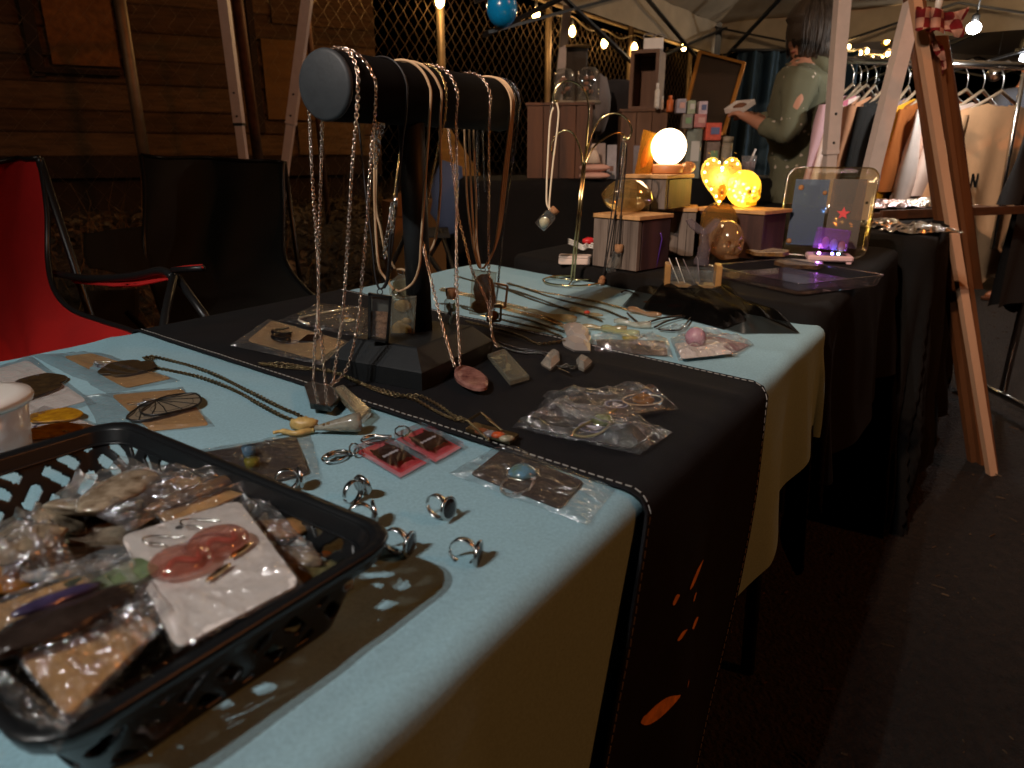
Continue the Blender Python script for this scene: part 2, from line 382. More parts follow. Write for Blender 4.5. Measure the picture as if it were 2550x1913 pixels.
cloth('tablecloth', 'pale blue cloth covering the jewelry table in front', map1, L1, W1, .03, Z1, .30,
      lambda a, b: (.30-.12*min(1, max(0, (a-1.15)/.45))), BLUE, .010, top1, (21, .34), fmask=lambda a, b: 0 if .74 < a < 1.26 else (min(1, (.74-a)/.1) if a < 1 else .35*min(1, (a-1.26)/.1)))
# black table behind it
Z2 = .765; N20, N21 = -.905, -.205; L2 = .80
def map2(a, b, z):
    n = N20+b; s = min(max((n-N20)/(N21-N20), 0), 1); us = 1.312-.225*s; return T(us+(1.93-us)*a/L2, n, z)
W2 = N21-N20
folding_table('folding table under the black cloth carrying the resin pieces', [map2(a, b, Z2) for a, b in ((.02, .01), (L2-.02, .01), (L2-.02, W2-.01), (.02, W2-.01))], Z2-.002,
    [(T(1.25, -.30, .73), T(1.2, -.26, 0)), (T(1.30, -.85, .73), T(1.3, -.85, 0)), (T(1.88, -.28, .73), T(2.1, -.262, 0)), (T(1.88, -.85, .73), T(1.86, -.85, 0))])
cloth('tablecloth', 'black cloth over the table with the sphere lamp and trays', map2, L2, W2, .035, Z2, .34, lambda a, b: .30 if b > .3 else .28, BLK, .014,
      lambda a, b: .0012*NZ.noise(V((a*8, b*8, 7))), (21, .14))
# long black table further along on the right
Z4 = .79
def map4(a, b, z): return T(2.0+a, -.90+b, z)
folding_table('folding table under the black cloth with silver packets', [map4(a, b, Z4) for a, b in ((.02, .02), (1.5, .02), (1.5, .74), (.02, .74))], Z4-.002,
    [(T(2.06, -.24, .75), T(2.0, -.2, 0)), (T(3.4, -.24, .75), T(3.45, -.22, 0)), (T(2.06, -.86, .75), T(2.02, -.86, 0)), (T(3.4, -.86, .75), T(3.45, -.86, 0))])
cloth('tablecloth', 'floor length black cloth on the far table with silver packets', map4, 1.55, .76, .03, Z4, .74, lambda a, b: .74, BLK, .03, None, (17, .10))
# counter at the back with wooden boxes
PB = ad(1270, 452, 2.75); Z3 = PB.z; A3 = V((.975, .22, 0)); B3 = V((-.22, .975, 0))
def map3(a, b, z): p = V((PB.x-.12, PB.y, 0))+A3*a+B3*b; return V((p.x, p.y, z))
folding_table('folding counter under black cloth at the back of the booth', [map3(a, b, Z3) for a, b in ((.02, .02), (1.45, .02), (1.45, .66), (.02, .66))], Z3-.002,
    [(map3(.06, .06, Z3-.03), map3(.03, .06, 0)), (map3(1.4, .06, Z3-.03), map3(1.43, .06, 0)), (map3(.06, .6, Z3-.03), map3(.03, .6, 0)), (map3(1.4, .6, Z3-.03), map3(1.43, .6, 0))])
cloth('tablecloth', 'black cloth hanging from the back counter with wooden boxes', map3, 1.5, .68, .02, Z3, .8, lambda a, b: .8, BLK, .03, None, (19, .09))
# ---------------------------------------------------------------- black runner across the blue table
def rpath(q):            # q: arc length measured from the back edge -> (n, z, outward)
    n0, n1 = N0-.004, N1+.004; r = .017
    if q < 0: return (n0-r*math.sin(min(-q/r, PI/2)), Z1+.0055-(r*(1-math.cos(min(-q/r, PI/2))))-max(0, -q-r*PI/2))
    if q <= n1-n0: return (n0+q, Z1+.0058)
    e = q-(n1-n0); th = min(e/r, PI/2); rest = max(0, e-r*PI/2)
    return (n1+r*math.sin(th)+.003*min(1, rest/.1), Z1+.0058-r*(1-math.cos(th))-rest)
def runner_pt(s, q, lift=0):
    n, z = rpath(q); nn = min(max(n, N0), N1); k = (nn-N0)/(N1-N0)
    ua = .484-.05*k; ub = .868-.118*k; u = ua+(ub-ua)*s-.31*max(0, Z1-.012-z)*(1 if q > .4 else 0); h = 0
    if 0 < q < .8:
        tt = q/.8; h = top1(u-U0, nn-N0)*.8
        h += .0035*math.exp(-((u-.70+.13*(n+.3))/.012)**2)*max(0, min(1, (n+.62)/.2))+.002*math.exp(-((u-.63+.25*(n+.3))/.01)**2)*max(0, min(1, (n+.55)/.2))
    f = 0
    if q > .83: f = (q-.83)*.03*(1+math.sin(u*26+1))
    return T(u, n+f+lift*(1 if q > .82 else 0), z+max(h, 0)+lift*(1 if q <= .82 else 0))
rn = thing('table_runner', 'black table runner with pale stitching and an orange fish print', 'table runner', T(.64, -.6, .74))
MB().grid(lambda s, t: runner_pt(s, -.25+1.62*t), 30, 150).build('cloth', RUN, rn)
for e, d in ((.012, 1), (.988, -1)):
    g = MB(); q = .005
    while q < 1.30:
        a = runner_pt(e, q, .0012); b = runner_pt(e, q+.0055, .0012); g.bar(a, b, .0009, .0008); q += .0082
    g.build('stitching', STITCH, rn, kind='stuff')
for e in (0.0, 1.0):
    MB().tube([runner_pt(e, -.2+.012*i) for i in range(128)], .0017, 5).build('hem', RUN, rn)
ORNG = mat('orange_print', lin((226, 150, 70)), .8, noise=(90, .3))
for (ax, ay, bx, by, wd) in ((1745, 1392, 1705, 1462, 9), (1680, 1478, 1664, 1498, 8), (1722, 1470, 1712, 1492, 6), (1725, 1532, 1706, 1556, 8), (1692, 1560, 1668, 1586, 6), (1665, 1720, 1590, 1792, 17), (1600, 1775, 1588, 1795, 5), (1690, 1680, 1684, 1700, 3)):
    a = atn(ax, ay, N1+.026); b = atn(bx, by, N1+.026); d = b-a; L = d.length
    def inv(p):
        u = un(p)[0]+.31*max(0, Z1-.012-p.z); k = 1.; ua, ub = .434, .75; return (u-ua)/(ub-ua), (N1-N0+.008)+.017*PI/2+(Z1+.0058-.017-p.z)
    s0, q0 = inv(a); s1, q1 = inv(b); g = MB(); k = 8; vs = []; W_ = wd/F*.85
    for i in range(k+1):
        t = i/k; ww = W_*math.sin(PI*min(1, t*.93+.04))**.8*(.5+.8*t); cxs = .08*math.sin(t*5)
        px_ = (s1-s0)*.316; pq = q1-q0; ln = math.hypot(px_, pq); nx, nq = -pq/ln, px_/ln
        for sg in (-1, 1): vs.append(runner_pt(s0+(s1-s0)*t+nx*ww*(sg+cxs)/.316, q0+(q1-q0)*t+nq*ww*(sg+cxs), .0012))
    g.add(vs, [(2*i, 2*i+1, 2*i+3, 2*i+2) for i in range(k)]); g.build('fish_print', ORNG, rn)
# ---------------------------------------------------------------- wooden house
HP = ad(357, 384, 6.3); HD = V((.887, .461, 0)); HN = V((.461, -.887, 0))
def hw(px, py, off=0):
    r = ray(px, py); k = ((HP+HN*off).dot(HN)-0)/(r.dot(HN)); return V((0, 0, H))+r*k
def hp(s, z, off=0): p = HP+HD*s+HN*off; return V((p.x, p.y, z))
SIDE = [mat('weathered_siding_%d' % i, lin(c), .85, noise=(5, .45), stretch=(1, 1, 7), bump=(22, .5, .004)) for i, c in enumerate(((108, 80, 52), (92, 66, 42), (118, 90, 60)))]
PLY = mat('osb_sheet', lin((140, 90, 44)), .85, noise=(18, .35), bump=(40, .3, .003))
PLY2 = mat('plywood_sheet', lin((128, 90, 46)), .85, noise=(4, .2), stretch=(1, 1, 5))
TRIM = mat('dark_trim', lin((52, 34, 20)), .8, noise=(20, .3))
hs = thing('wooden_house', 'weathered brown board house with a boarded up window behind the fence', 'house', (HP.x, HP.y, 0))
def hs_of(px, py=200): p = hw(px, py); return (p-HP).dot(HD)
sR = hs_of(936); sL = hs_of(-420)
zb = .97; i = 0
while zb < 3.3:
    hb = random.choice((.17, .19, .19, .21)); a, b = hp(sL, zb, 0), hp(sR, zb, 0)
    vs = [hp(s, z, o) for s in (sL, sR) for z, o in ((zb, .045), (zb+.012, .052), (zb+hb+.02, .02), (zb+hb+.02, -.01), (zb, -.01))]
    MB().add(vs, [(0, 1, 6, 5), (1, 2, 7, 6), (2, 3, 8, 7), (4, 0, 5, 9), (0, 4, 3, 2, 1), (5, 6, 7, 8, 9)]).build('siding_board', SIDE[(i*7+i//2) % 3], hs); zb += hb; i += 1
c = hp((sL+sR)/2, 2, -.4); MB().box(c, (sR-sL-.06, .7, 3.2), orient(HD, V((0, 0, 1)), (0, 0, 0)) @ rx(-PI/2)).build('wall_core', TRIM, hs)
MB().box(hp((sL+sR)/2, .88, -.02), (sR-sL, .12, .17), orient(HD, -HN, (0, 0, 0))).build('sill_beam', TRIM, hs)
def hrect(x0, y0, x1, y1, off, th, m, nm):
    a = hw(x0, y0, off); b = hw(x1, y1, off); s0, s1 = (a-HP).dot(HD), (b-HP).dot(HD); z1, z0 = a.z, b.z
    return MB().box(hp((s0+s1)/2, (z0+z1)/2, off), (s1-s0, th, z1-z0), orient(HD, -HN, (0, 0, 0))).build(nm, m, hs)
hrect(84, -90, 300, 168, .075, .03, PLY, 'plywood_sheet'); hrect(60, -90, 84, 190, .08, .045, TRIM, 'window_trim'); hrect(300, -90, 318, 190, .08, .045, TRIM, 'window_trim')
hrect(84, 168, 300, 190, .09, .07, TRIM, 'window_sill')
hrect(648, 96, 792, 300, .07, .03, PLY2, 'plywood_sheet'); hrect(660, -120, 930, 78, .062, .03, SIDE[1], 'wall_sheet')
hrect(618, -80, 646, 330, .08, .05, TRIM, 'corner_board')
hrect(740, 305, 910, 385, .07, .03, SIDE[2], 'patch_board')
# ---------------------------------------------------------------- chain link fence
ZINC = mat('galvanised_wire', lin((128, 108, 82)), .45, .7, noise=(9, .25))
NF = -4.0
cf = thing('chain_link_fence', 'galvanised chain link fence running behind the booth', 'fence', T(6, NF, .5))
g = MB(); cw, chh = .056, .062; u = .9; wi = 0
def fbz(u): return bankz(NF)+.02
while u < 14.5:
    pts = [];k = 0; z = fbz(u)
    far = u > 9
    while z < 2.36:
        pts.append(T(u+(cw if (k+wi) % 2 else 0), NF+(.004 if k % 2 else -.004), z)); z += chh*.5*2*.95; k += 1
    g.tube(pts, (.0019 if u > 4.2 else .0015) if u > 3.3 else .0010, 3, cap=False); u += cw; wi += 1
g.build('wire_mesh', ZINC, cf, kind='stuff')
POST = mat('fence_post_zinc', lin((150, 128, 100)), .5, .5, noise=(9, .3))
for px in (357, 1105, 1360, 1556, 1700):
    p = atn(px, 384, NF+.05); MB().tube([(p.x, p.y, .3), (p.x+.006, p.y, 2.42)], .03, 10).build('post', POST, cf)
RUST = mat('rusty_rail', lin((92, 58, 34)), .7, .3, noise=(20, .4))
for px in (640, 800):
    p = atn(px, 384, NF+.06); MB().tube([(p.x+.02, p.y, .3), (p.x-.03, p.y, 2.42)], .034 if px == 640 else .02, 8).build('post', RUST, cf)
MB().tube([T(.5, NF, 2.38), T(14.5, NF, 2.38)], .02, 8).build('top_rail', POST, cf)
# dark hedge mass standing behind the fence so the mesh reads against black
# ---------------------------------------------------------------- string lights on the fence
BULB = emis('warm_bulb', (1, .60, .20), 42)
CABLE = mat('light_cable', (.25, .18, .10), .6)
sl = thing('string_lights', 'string of warm pear bulbs looped along the chain link fence', 'string lights', T(6, -3.9, 2.2))
bl = [(830, -70), (1095, 3), (1335, 35), (1425, 78), (1505, 108), (1580, 118), (1645, 112), (1703, 117), (1783, 140), (1822, 170)]
bp = [atn(x, y, -3.88) for x, y in bl]; path = []
for i, p in enumerate(bp):
    path.append(p+V((0, 0, .13)))
    if i < len(bp)-1: path.append((p+bp[i+1])/2+V((0, 0, .07)))
MB().tube(smooth_path(path, 5), .006, 5).build('cable', CABLE, sl)
for i, p in enumerate(bp):
    if i == 6: continue
    s = 1.22+.06*(i % 3)
    b = MB().lathe([(.004, .055), (.017*s, .03), (.026*s, 0), (.023*s, -.026), (.010, -.046), (0, -.052)], 12, c=p).build('bulb', BULB, sl)
    MB().lathe([(.014, .05), (.016, .085), (.01, .11), (.005, .13)], 10, c=p).build('socket', CHARC, b)
    if i < 5: lamp('string_bulb_light', 'POINT', p+V((.06, -.12, .0)), (1, .62, .28), 4.5, .03)
# ---------------------------------------------------------------- balloon
B0 = ad(1250, 22, 2.5)
bo = thing('balloon', 'small blue balloon hanging among the string bulbs', 'balloon', B0)
MB().sphere(B0, (.050, .050, .060), 24, 16, lambda d: 1-.06*max(0, -d.z)).build('balloon_skin', mat('blue_latex', lin((14, 140, 214)), .22, coat=.4, spec=.6), bo)
MB().tube([B0+V((0, 0, .059)), B0+V((.003, 0, .16)), B0+V((-.004, .0, .5))], .0012, 4).build('ribbon', CABLE, bo)
# ================================================================ CANOPY LEGS
def leg(par, top, bot, y, joint, w0=.040, clip=None, ext=None):
    a = ad(*top, y); b = ad(*bot, y); d = (b-a)
    ground = a+d*((0.0-a.z)/d.z); up = a-d.normalized()*.5
    j = ad(bot[0]+(top[0]-bot[0])*(bot[1]-joint)/(bot[1]-top[1]), joint, y)
    MB().bar(up, j, w0, w0).build('upper_leg', POLE, par)
    l = MB().bar(j, ground, w0*.84, w0*.84).build('lower_leg', POLE, par)
    dn = d.normalized()
    MB().bar(j-dn*.002, j+dn*.008, w0*1.06, w0*1.06).build('joint_collar', clip or POLE, par)
    for k in range(2):
        q = j-dn*(.028+.09*k)+V((0, -w0*.5, 0)); MB().sphere(q, .0045, 8, 6).build('pin', CHARC, par)
    MB().box(ground+V((0, 0, .004)), (.09, .09, .008)).build('foot', CHARC, par)
    return up
c1 = thing('gazebo', 'white slant legged canopy frame standing over the front booth', 'gazebo', (0, 3, 0))
pa = leg(c1, (765, 0), (710, 420), 3.3, 305); pb = leg(c1, (2098, 0), (2064, 428), 2.45, 378)
MB().bar(pa, pb+V((0, 0, pa.z-pb.z)), .03).build('eave_bar', POLE, c1)
c2 = thing('gazebo', 'white canopy leg with a black clip behind the black camp chair', 'gazebo', (-1.4, 3.2, 0))
pa = leg(c2, (557, 0), (607, 395), 3.1, 308, .038, CHARC); MB().bar(pa, pa+V((-2.2, -.4, 0)), .03).build('eave_bar', POLE, c2)
c3 = thing('gazebo', 'tilted white canopy leg beside the easel', 'gazebo', (1.4, 2.3, 0))
pa = leg(c3, (2276, 0), (2166, 440), 2.2, 600, .040); MB().bar(pa, pa+V((1.6, .8, 0)), .03).build('eave_bar', POLE, c3)
pw = thing('gazebo', 'thin white pole rising behind the glass cloches', 'gazebo', (.3, 4.2, 0))
a = ad(1414, 0, 4.2); b = ad(1398, 165, 4.2); d = b-a; gnd = a+d*(-a.z/d.z)
MB().bar(a-d*.6, gnd, .045).build('upper_leg', POLE, pw); MB().box(gnd+V((0, 0, .004)), (.09, .09, .008)).build('foot', CHARC, pw)
# ================================================================ CANOPY TENTS BEHIND
TENT = mat('grey_canopy_fabric', lin((176, 156, 128)), .9, noise=(3, .2), bump=(12, .3, .01))
TENTW = mat('pale_canopy_fabric', lin((160, 150, 142)), .9, noise=(3, .15), bump=(12, .3, .01))
def tent(name, label, K, ea, eb, La, Lb, peak, m, valance=.22, legs=(0, 1, 2, 3), vsides=(0, 1, 2, 3)):
    ea, eb = V(ea), V(eb); c = [K, K+ea*La, K+ea*La+eb*Lb, K+eb*Lb]; ct = sum(c, V())/4+V((0, 0, peak))
    t = thing(name, label, 'canopy tent', (ct.x, ct.y, 0))
    for i in range(4):
        a, b = c[i], c[(i+1) % 4]
        def fn(s, q): p = a+(b-a)*s; p = p+(ct-p)*q; return p-V((0, 0, .10*math.sin(PI*q)*math.sin(PI*s)))
        MB().grid(fn, 10, 10).build('roof_panel', m, t)
        if i in vsides: MB().grid(lambda s, q: a+(b-a)*s-V((0, 0, valance*q))+V((.01*math.sin(s*40), .01*math.cos(s*37), 0)), 40, 2).build('valance', m, t)
        k = 2
        for j in range(k):
            p, q = a+(b-a)*(j/k), a+(b-a)*((j+1)/k); ins = (ct-(a+b)/2); ins.z = 0; ins = ins.normalized()*.06; lo = V((0, 0, -.03)); hi = V((0, 0, -.42))
            MB().bar(p+ins+lo, q+ins+hi, .024, .012).build('truss_bar', CHARC, t); MB().bar(p+ins+hi, q+ins+lo+V((0, 0, .001)), .024, .012).build('truss_bar', CHARC, t)
        if i in legs: MB().bar(a+V((0, 0, .02)), (a.x, a.y, 0), .05).build('leg', CHARC, t)
    for i in range(4): MB().bar(c[i]-V((0, 0, .3)), ct-V((0, 0, .25)), .024, .014).build('roof_strut', CHARC, t)
    return t
K = ad(1788, 60, 5.6)
tent('canopy_tent', 'brownish grey canopy with black folding trusses over the back booths', K, (-UX, -UY, 0), (UY, -UX, 0), 2.9, 3.0, .75, TENT, .20, (0,), (0, 3))
K = ad(2090, 118, 7.4)
tent('canopy_tent', 'pale grey canopy lit by a white lamp over the clothes rack', K, (.30, -.954, 0), (.954, .30, 0), 3.3, 3.4, .7, TENTW, .06, (2, 3), (3,))
LP = ad(2425, 70, 2.5)
lt = thing('canopy_lamp', 'bright white round lamp under the pale canopy', 'lamp', LP)
MB().sphere(LP, (.021, .021, .018), 16, 10).build('globe', emis('white_led', (.95, .97, 1), 60), lt)
MB().tube([LP+V((0, 0, .02)), LP+V((0.01, 0, .2)), LP+V((.02, 0, .9))], .003, 6).build('cord', CHARC, lt); MB().lathe([(.010, .016), (.012, .036), (.005, .045)], 12, c=LP).build('socket', CHARC, lt)
lamp('canopy_lamp_light', 'POINT', LP+V((-.01, -.03, -.028)), (1, .95, .88), 8, .02)
lamp('canopy_tube_light', 'POINT', ad(2546, 142, 4.6)+V((.1, -.1, -.1)), (1, .97, .94), 34, .08)
LP2 = ad(2546, 142, 4.6); lt = thing('canopy_lamp', 'white tube lamp cut by the right edge of the picture', 'lamp', LP2)
MB().bar(LP2, LP2+V((.5, .1, -.12)), .035).build('tube', emis('white_tube', (.85, .93, 1), 14), lt); MB().bar(LP2+V((-.02, .02, .04)), LP2+V((.5, .12, -.08)), .05, .02).build('housing', CHARC, lt)
LP3 = ad(2207, 104, 5.4); lt = thing('hanging_bulb', 'round amber filament bulb hanging left of the tilted canopy leg', 'bulb', LP3)
MB().sphere(LP3, .036, 16, 12).build('glass_globe', film('amber_bulb', (1, .8, .4), .08, .8, .05), lt)
MB().tube([LP3+V((.008*math.cos(k), .008*math.sin(k), -.016+k*.0022)) for k in range(16)], .0028, 5).build('filament', emis('filament', (1, .62, .2), 55), lt)
MB().tube([LP3+V((0, 0, .034)), LP3+V((0, 0, .6))], .004, 5).build('cord', CHARC, lt)
lamp('hanging_bulb_light', 'POINT', LP3+V((0, -.06, 0)), (1, .66, .3), 22, .03)
fl = thing('string_lights', 'fairy lights strung in zigzags above the clothes rack', 'string lights', ad(2180, 130, 5.2))
fp = [(2112, 95), (2114, 117), (2116, 136), (2143, 132), (2160, 128), (2140, 145), (2124, 147), (2172, 145), (2197, 146), (2210, 135), (2220, 133), (2250, 143), (2262, 135), (2262, 97), (2258, 148), (2277, 170)]
FAIRY = emis('fairy_led', (1, .62, .20), 60); path = []
for i, q in enumerate(fp):
    p = ad(*q, 5.2+.06*(i % 3)); path += [p+V((0, .01, .025))]
    MB().sphere(p, (.011, .011, .015), 8, 6).build('bulb', FAIRY, fl)
MB().tube(smooth_path(path, 4), .003, 4).build('cable', CABLE, fl)
TB = V((2.0, 3.6, 2.35)); lt = thing('hanging_bulb', 'added unseen fill bulb under the brownish canopy above the picture', 'bulb', TB)  # bulb added out of frame to brighten canopy fabric, person and shirts
MB().sphere(TB, .04, 16, 12).build('glass_globe', emis('tent_fill', (1, .7, .4), 20), lt); MB().tube([TB+V((0, 0, .04)), TB+V((0, 0, .5))], .004, 5).build('cord', CHARC, lt)
lamp('tent_fill_light', 'POINT', TB+V((0, 0, -.07)), (1, .74, .50), 15, .05)
# ================================================================ CAMP CHAIRS
REDF = mat('red_nylon', lin((190, 24, 21)), .8, bump=(300, .3, .001), noise=(5, .15))
BLKF = mat('black_nylon', (.011, .0115, .009), .85, bump=(300, .25, .001), noise=(4, .25))
def patch(rows, m, par, nm, wr=.006, seed=0, nu=40, nv=26):
    R = [[ad(*p) for p in r] for r in rows]
    def row(t):
        cs = [smooth_path([r[j] for r in R], 8) for j in range(len(R[0]))]
        return [c[min(int(t*(len(c)-1)+.5), len(c)-1)] for c in cs]
    cs = [smooth_path([r[j] for r in R], 12) for j in range(len(R[0]))]
    def fn(t, s):
        k = t*(len(cs[0])-1); i = min(int(k), len(cs[0])-2); f = k-i
        P = [c[i]*(1-f)+c[i+1]*f for c in cs]; q = s*(len(P)-1); j = min(int(q), len(P)-2); g_ = q-j; p = P[j]*(1-g_)+P[j+1]*g_
        wv = wr*(NZ.noise(V((s*3.4+t*1.6+seed, t*1.1, seed)))*2+.8*math.sin(s*11+t*7+seed)*math.exp(-((t-.45)/.3)**2))
        return p+V((0, wv*1.4, wv*.3))
    g = MB(); g.grid(fn, nu, nv); o = g.build(nm, m, par)
    so = o.modifiers.new('thick', 'SOLIDIFY'); so.thickness = .004
    return fn
rc = thing('camp_chair', 'red folding camp chair with black piping left of the blue table', 'chair', (-1.15, 1.6, 0))
fn = patch([[(-190, 445, 1.80), (-40, 410, 1.72), (97, 393, 1.62)], [(-190, 560, 1.80), (-40, 560, 1.75), (104, 520, 1.60)], [(-190, 700, 1.76), (-40, 690, 1.72), (112, 660, 1.56)],
            [(-190, 830, 1.68), (-20, 800, 1.62), (160, 760, 1.48)], [(-180, 910, 1.52), (20, 880, 1.5), (240, 815, 1.40)], [(-160, 990, 1.35), (100, 950, 1.33), (345, 850, 1.30)], [(-120, 1080, 1.15), (150, 1010, 1.15), (430, 930, 1.16)]], REDF, rc, 'seat_fabric', .030, 3, 60, 44)
MB().tube([fn(i/40, 1) for i in range(41)], .006, 6).build('piping', CHARC, rc); MB().tube([fn(0, i/20) for i in range(21)], .006, 6).build('piping', CHARC, rc)
patch([[(128, 672, 1.62), (250, 690, 1.50), (330, 692, 1.42), (415, 682, 1.36)], [(170, 692, 1.58), (250, 706, 1.47), (330, 708, 1.40), (418, 690, 1.33)], [(186, 706, 1.56), (260, 712, 1.46), (330, 712, 1.39), (418, 694, 1.32)]], REDF, rc, 'armrest', .002, 5, 10, 16)
MB().tube(smooth_path([ad(130, 680, 1.60), ad(225, 694, 1.5), ad(330, 688, 1.40), ad(400, 674, 1.33), ad(430, 690, 1.30)], 6), .008, 8).build('arm_tube', CHARC, rc)
patch([[(428, 666, 1.32), (470, 660, 1.30), (504, 658, 1.28)], [(430, 669, 1.30), (470, 668, 1.28), (505, 664, 1.26)]], REDF, rc, 'cup_holder', .0, 5, 4, 6)
MB().tube([ad(430, 673, 1.30), ad(506, 668, 1.265)], .006, 6).build('cup_rim', CHARC, rc)
MB().tube([ad(432, 690, 1.30), ad(412, 780, 1.22), ad(395, 900, 1.1), V((-.72, .98, .02))], .008, 8).build('leg', CHARC, rc)
MB().tube([ad(440, 690, 1.32), ad(520, 800, 1.25), V((-.45, 1.45, .02))], .008, 8).build('leg', CHARC, rc)
for q in ((-1.2, 1.75), (-1.6, 1.6)): MB().tube([(q[0]-.05, q[1]+.05, .55), (q[0]+.2, q[1]-.1, .02)], .009, 8).build('leg', CHARC, rc)
MB().tube([ad(97, 393, 1.625), (-1.02, 1.66, .5), (-.92, 1.6, .02)], .009, 8).build('back_pole', CHARC, rc)
bc = thing('camp_chair', 'black folding camp chair with a tall flat back by the fence', 'chair', (-.95, 2.5, 0))
fn = patch([[(352, 386, 2.62), (530, 396, 2.66), (708, 402, 2.60)], [(362, 470, 2.56), (530, 480, 2.63), (706, 480, 2.55)], [(372, 570, 2.50), (530, 590, 2.58), (704, 580, 2.48)], [(380, 680, 2.44), (540, 690, 2.50), (720, 650, 2.42)],
            [(392, 760, 2.30), (560, 750, 2.30), (780, 730, 2.24)], [(430, 850, 2.05), (600, 830, 2.05), (860, 800, 2.02)]], BLKF, bc, 'seat_fabric', .024, 8, 60, 44)
MB().tube([fn(i/40, 0) for i in range(41)], .007, 6).build('piping', CHARC, bc); MB().tube([fn(i/40, 1) for i in range(41)], .007, 6).build('piping', CHARC, bc); MB().tube([fn(0, i/20) for i in range(21)], .007, 6).build('piping', CHARC, bc)
patch([[(208, 582, 2.35), (280, 572, 2.40), (362, 562, 2.48)], [(210, 640, 2.30), (290, 655, 2.34), (380, 670, 2.42)], [(225, 665, 2.28), (300, 680, 2.32), (384, 700, 2.40)]], BLKF, bc, 'armrest', .003, 2, 10, 14)
patch([[(205, 725, 2.25), (345, 720, 2.3)], [(210, 800, 2.2), (345, 835, 2.25)]], BLKF, bc, 'side_panel', .004, 9, 8, 10)
for a, b in (((352, 386, 2.62), (-1.3, 2.75, .02)), ((708, 402, 2.62), (-.72, 2.75, .02))): p = ad(*a); MB().tube([p, (p.x, p.y+.05, .5), b], .009, 8).build('back_pole', CHARC, bc)
for a, b in (((-1.25, 2.2, .5), (-.75, 2.05, .02)), ((-.75, 2.15, .5), (-1.2, 2.0, .02))): MB().tube([a, b], .009, 8).build('leg', CHARC, bc)
# folding stool and things behind the display bar
st = thing('folding_stool', 'small black folding stool with crossed legs behind the display bar', 'stool', (-.3, 2.6, 0))
patch([[(1010, 566, 2.75), (1115, 566, 2.75)], [(1000, 590, 2.5), (1122, 590, 2.5)]], BLKF, st, 'seat', .003, 1, 6, 8)
for a, b in (((1015, 575), (930, 760)), ((1098, 575), (1135, 690)), ((1105, 578), (1010, 740)), ((1020, 570), (1112, 700))):
    p = ad(*a, 2.6); q = ad(*b, 2.45); e = q+(q-p)*((q.z-.02)/(p.z-q.z)); MB().tube([p, e], .009, 8).build('leg', CHARC, st)
wb = thing('wooden_board', 'honey coloured wooden board leaning behind the display bar', 'board', ad(1150, 450, 3.4))
a, b, c_, d_ = ad(1092, 330, 3.5), ad(1115, 318, 3.6), ad(1196, 440, 3.4), ad(1110, 462, 3.3)
o = V((0, .02, .012)); vs = [a, b, c_, d_, a+o, b+o, c_+o, d_+o]
MB().add(vs, [(0, 1, 2, 3), (7, 6, 5, 4), (0, 4, 5, 1), (1, 5, 6, 2), (2, 6, 7, 3), (3, 7, 4, 0)]).build('slab', mat('honey_wood', lin((178, 126, 62)), .6, noise=(10, .25), stretch=(1, 1, 6)), wb)
p = (c_+d_)/2; MB().bar((p.x, p.y+.03, 0), p+V((0, .03, 0)), .03).build('prop', WOODD, wb)
cl = one('blue_cloth', MB().sphere(ad(1122, 500, 3.2), (.09, .07, .16), 14, 10, lambda d: 1+.25*NZ.noise(d*2.5)), mat('blue_cotton', lin((96, 112, 150)), .9), 'pale blue folded cloth lying behind the stand post', 'cloth')
cb = thing('cardboard_box', 'brown cardboard box on the ground behind the stand post', 'box', ad(1010, 560, 3.2))
p = ad(1020, 520, 3.2); MB().box((p.x, p.y+.1, p.z-.2), (.24, .22, .46), rz(.4)).build('carton', mat('carton', lin((150, 104, 58)), .85, noise=(9, .1)), cb); MB().box((p.x-.0, p.y-.03, p.z+.02), (.1, .003, .1), rz(.4)).build('flap', MATS['carton'], cb)

# ================================================================ NECKLACE DISPLAY BAR
BA = V((.47, .883, 0)); BB = V((.883, -.47, 0)); SC = V((-.115, .79, 0)); BZ = 1.045; BR = .031
ds = thing('necklace_stand', 'black T bar necklace stand on a chamfered block base', 'necklace stand', (SC.x, SC.y, .746))
Rb = orient(BA, BB*-1, (0, 0, 0))
zt = .7462
def base_ring(la, lb, z): return [SC+BA*x*la/2+BB*y*lb/2+V((0, 0, z)) for x, y in ((-1, -1), (1, -1), (1, 1), (-1, 1))]
vs = base_ring(.150, .124, zt)+base_ring(.152, .126, zt+.020)+base_ring(.150, .124, zt+.0215)+base_ring(.116, .090, zt+.040)+base_ring(.112, .086, zt+.0412)
MB().add(vs, [(3, 2, 1, 0), (16, 17, 18, 19)]+[(l*4+i, l*4+(i+1) % 4, l*4+4+(i+1) % 4, l*4+4+i) for l in range(4) for i in range(4)]).build('base', VELV, ds)
pc = SC+BA*.012
MB().lathe([(.0145, zt+.04), (.0145, BZ)], 24, c=(pc.x, pc.y, 0)).build('post', VELV, ds)
Cb = lambda s: SC+BA*s+V((0, 0, BZ))
RB = orient(BB, V((0, 0, 1)), (0, 0, 0))       # local x = BB, y = up, z = along bar
sgn = 1 if (RB.to_3x3() @ V((0, 0, 1))).dot(BA) > 0 else -1
MB().lathe([(BR-.001, -.118*sgn), (BR, -.116*sgn), (BR, .205*sgn), (BR-.002, .207*sgn)], 40, RB, Cb(0)).build('bar', VELVD, ds)
MB().lathe([(BR-.003, -.1215*sgn), (BR-.0008, -.1205*sgn), (BR+.0004, -.118*sgn), (BR, -.1165*sgn)], 40, RB, Cb(0)).build('end_cap', CAPM, ds)
MB().lathe([(BR, .2065*sgn), (BR+.0003, .208*sgn), (BR-.002, .2115*sgn)], 40, RB, Cb(0)).build('end_cap', CAPM, ds)
def proj(p):
    d = p.y*C_-(p.z-H)*S_; return CX+F*p.x/d
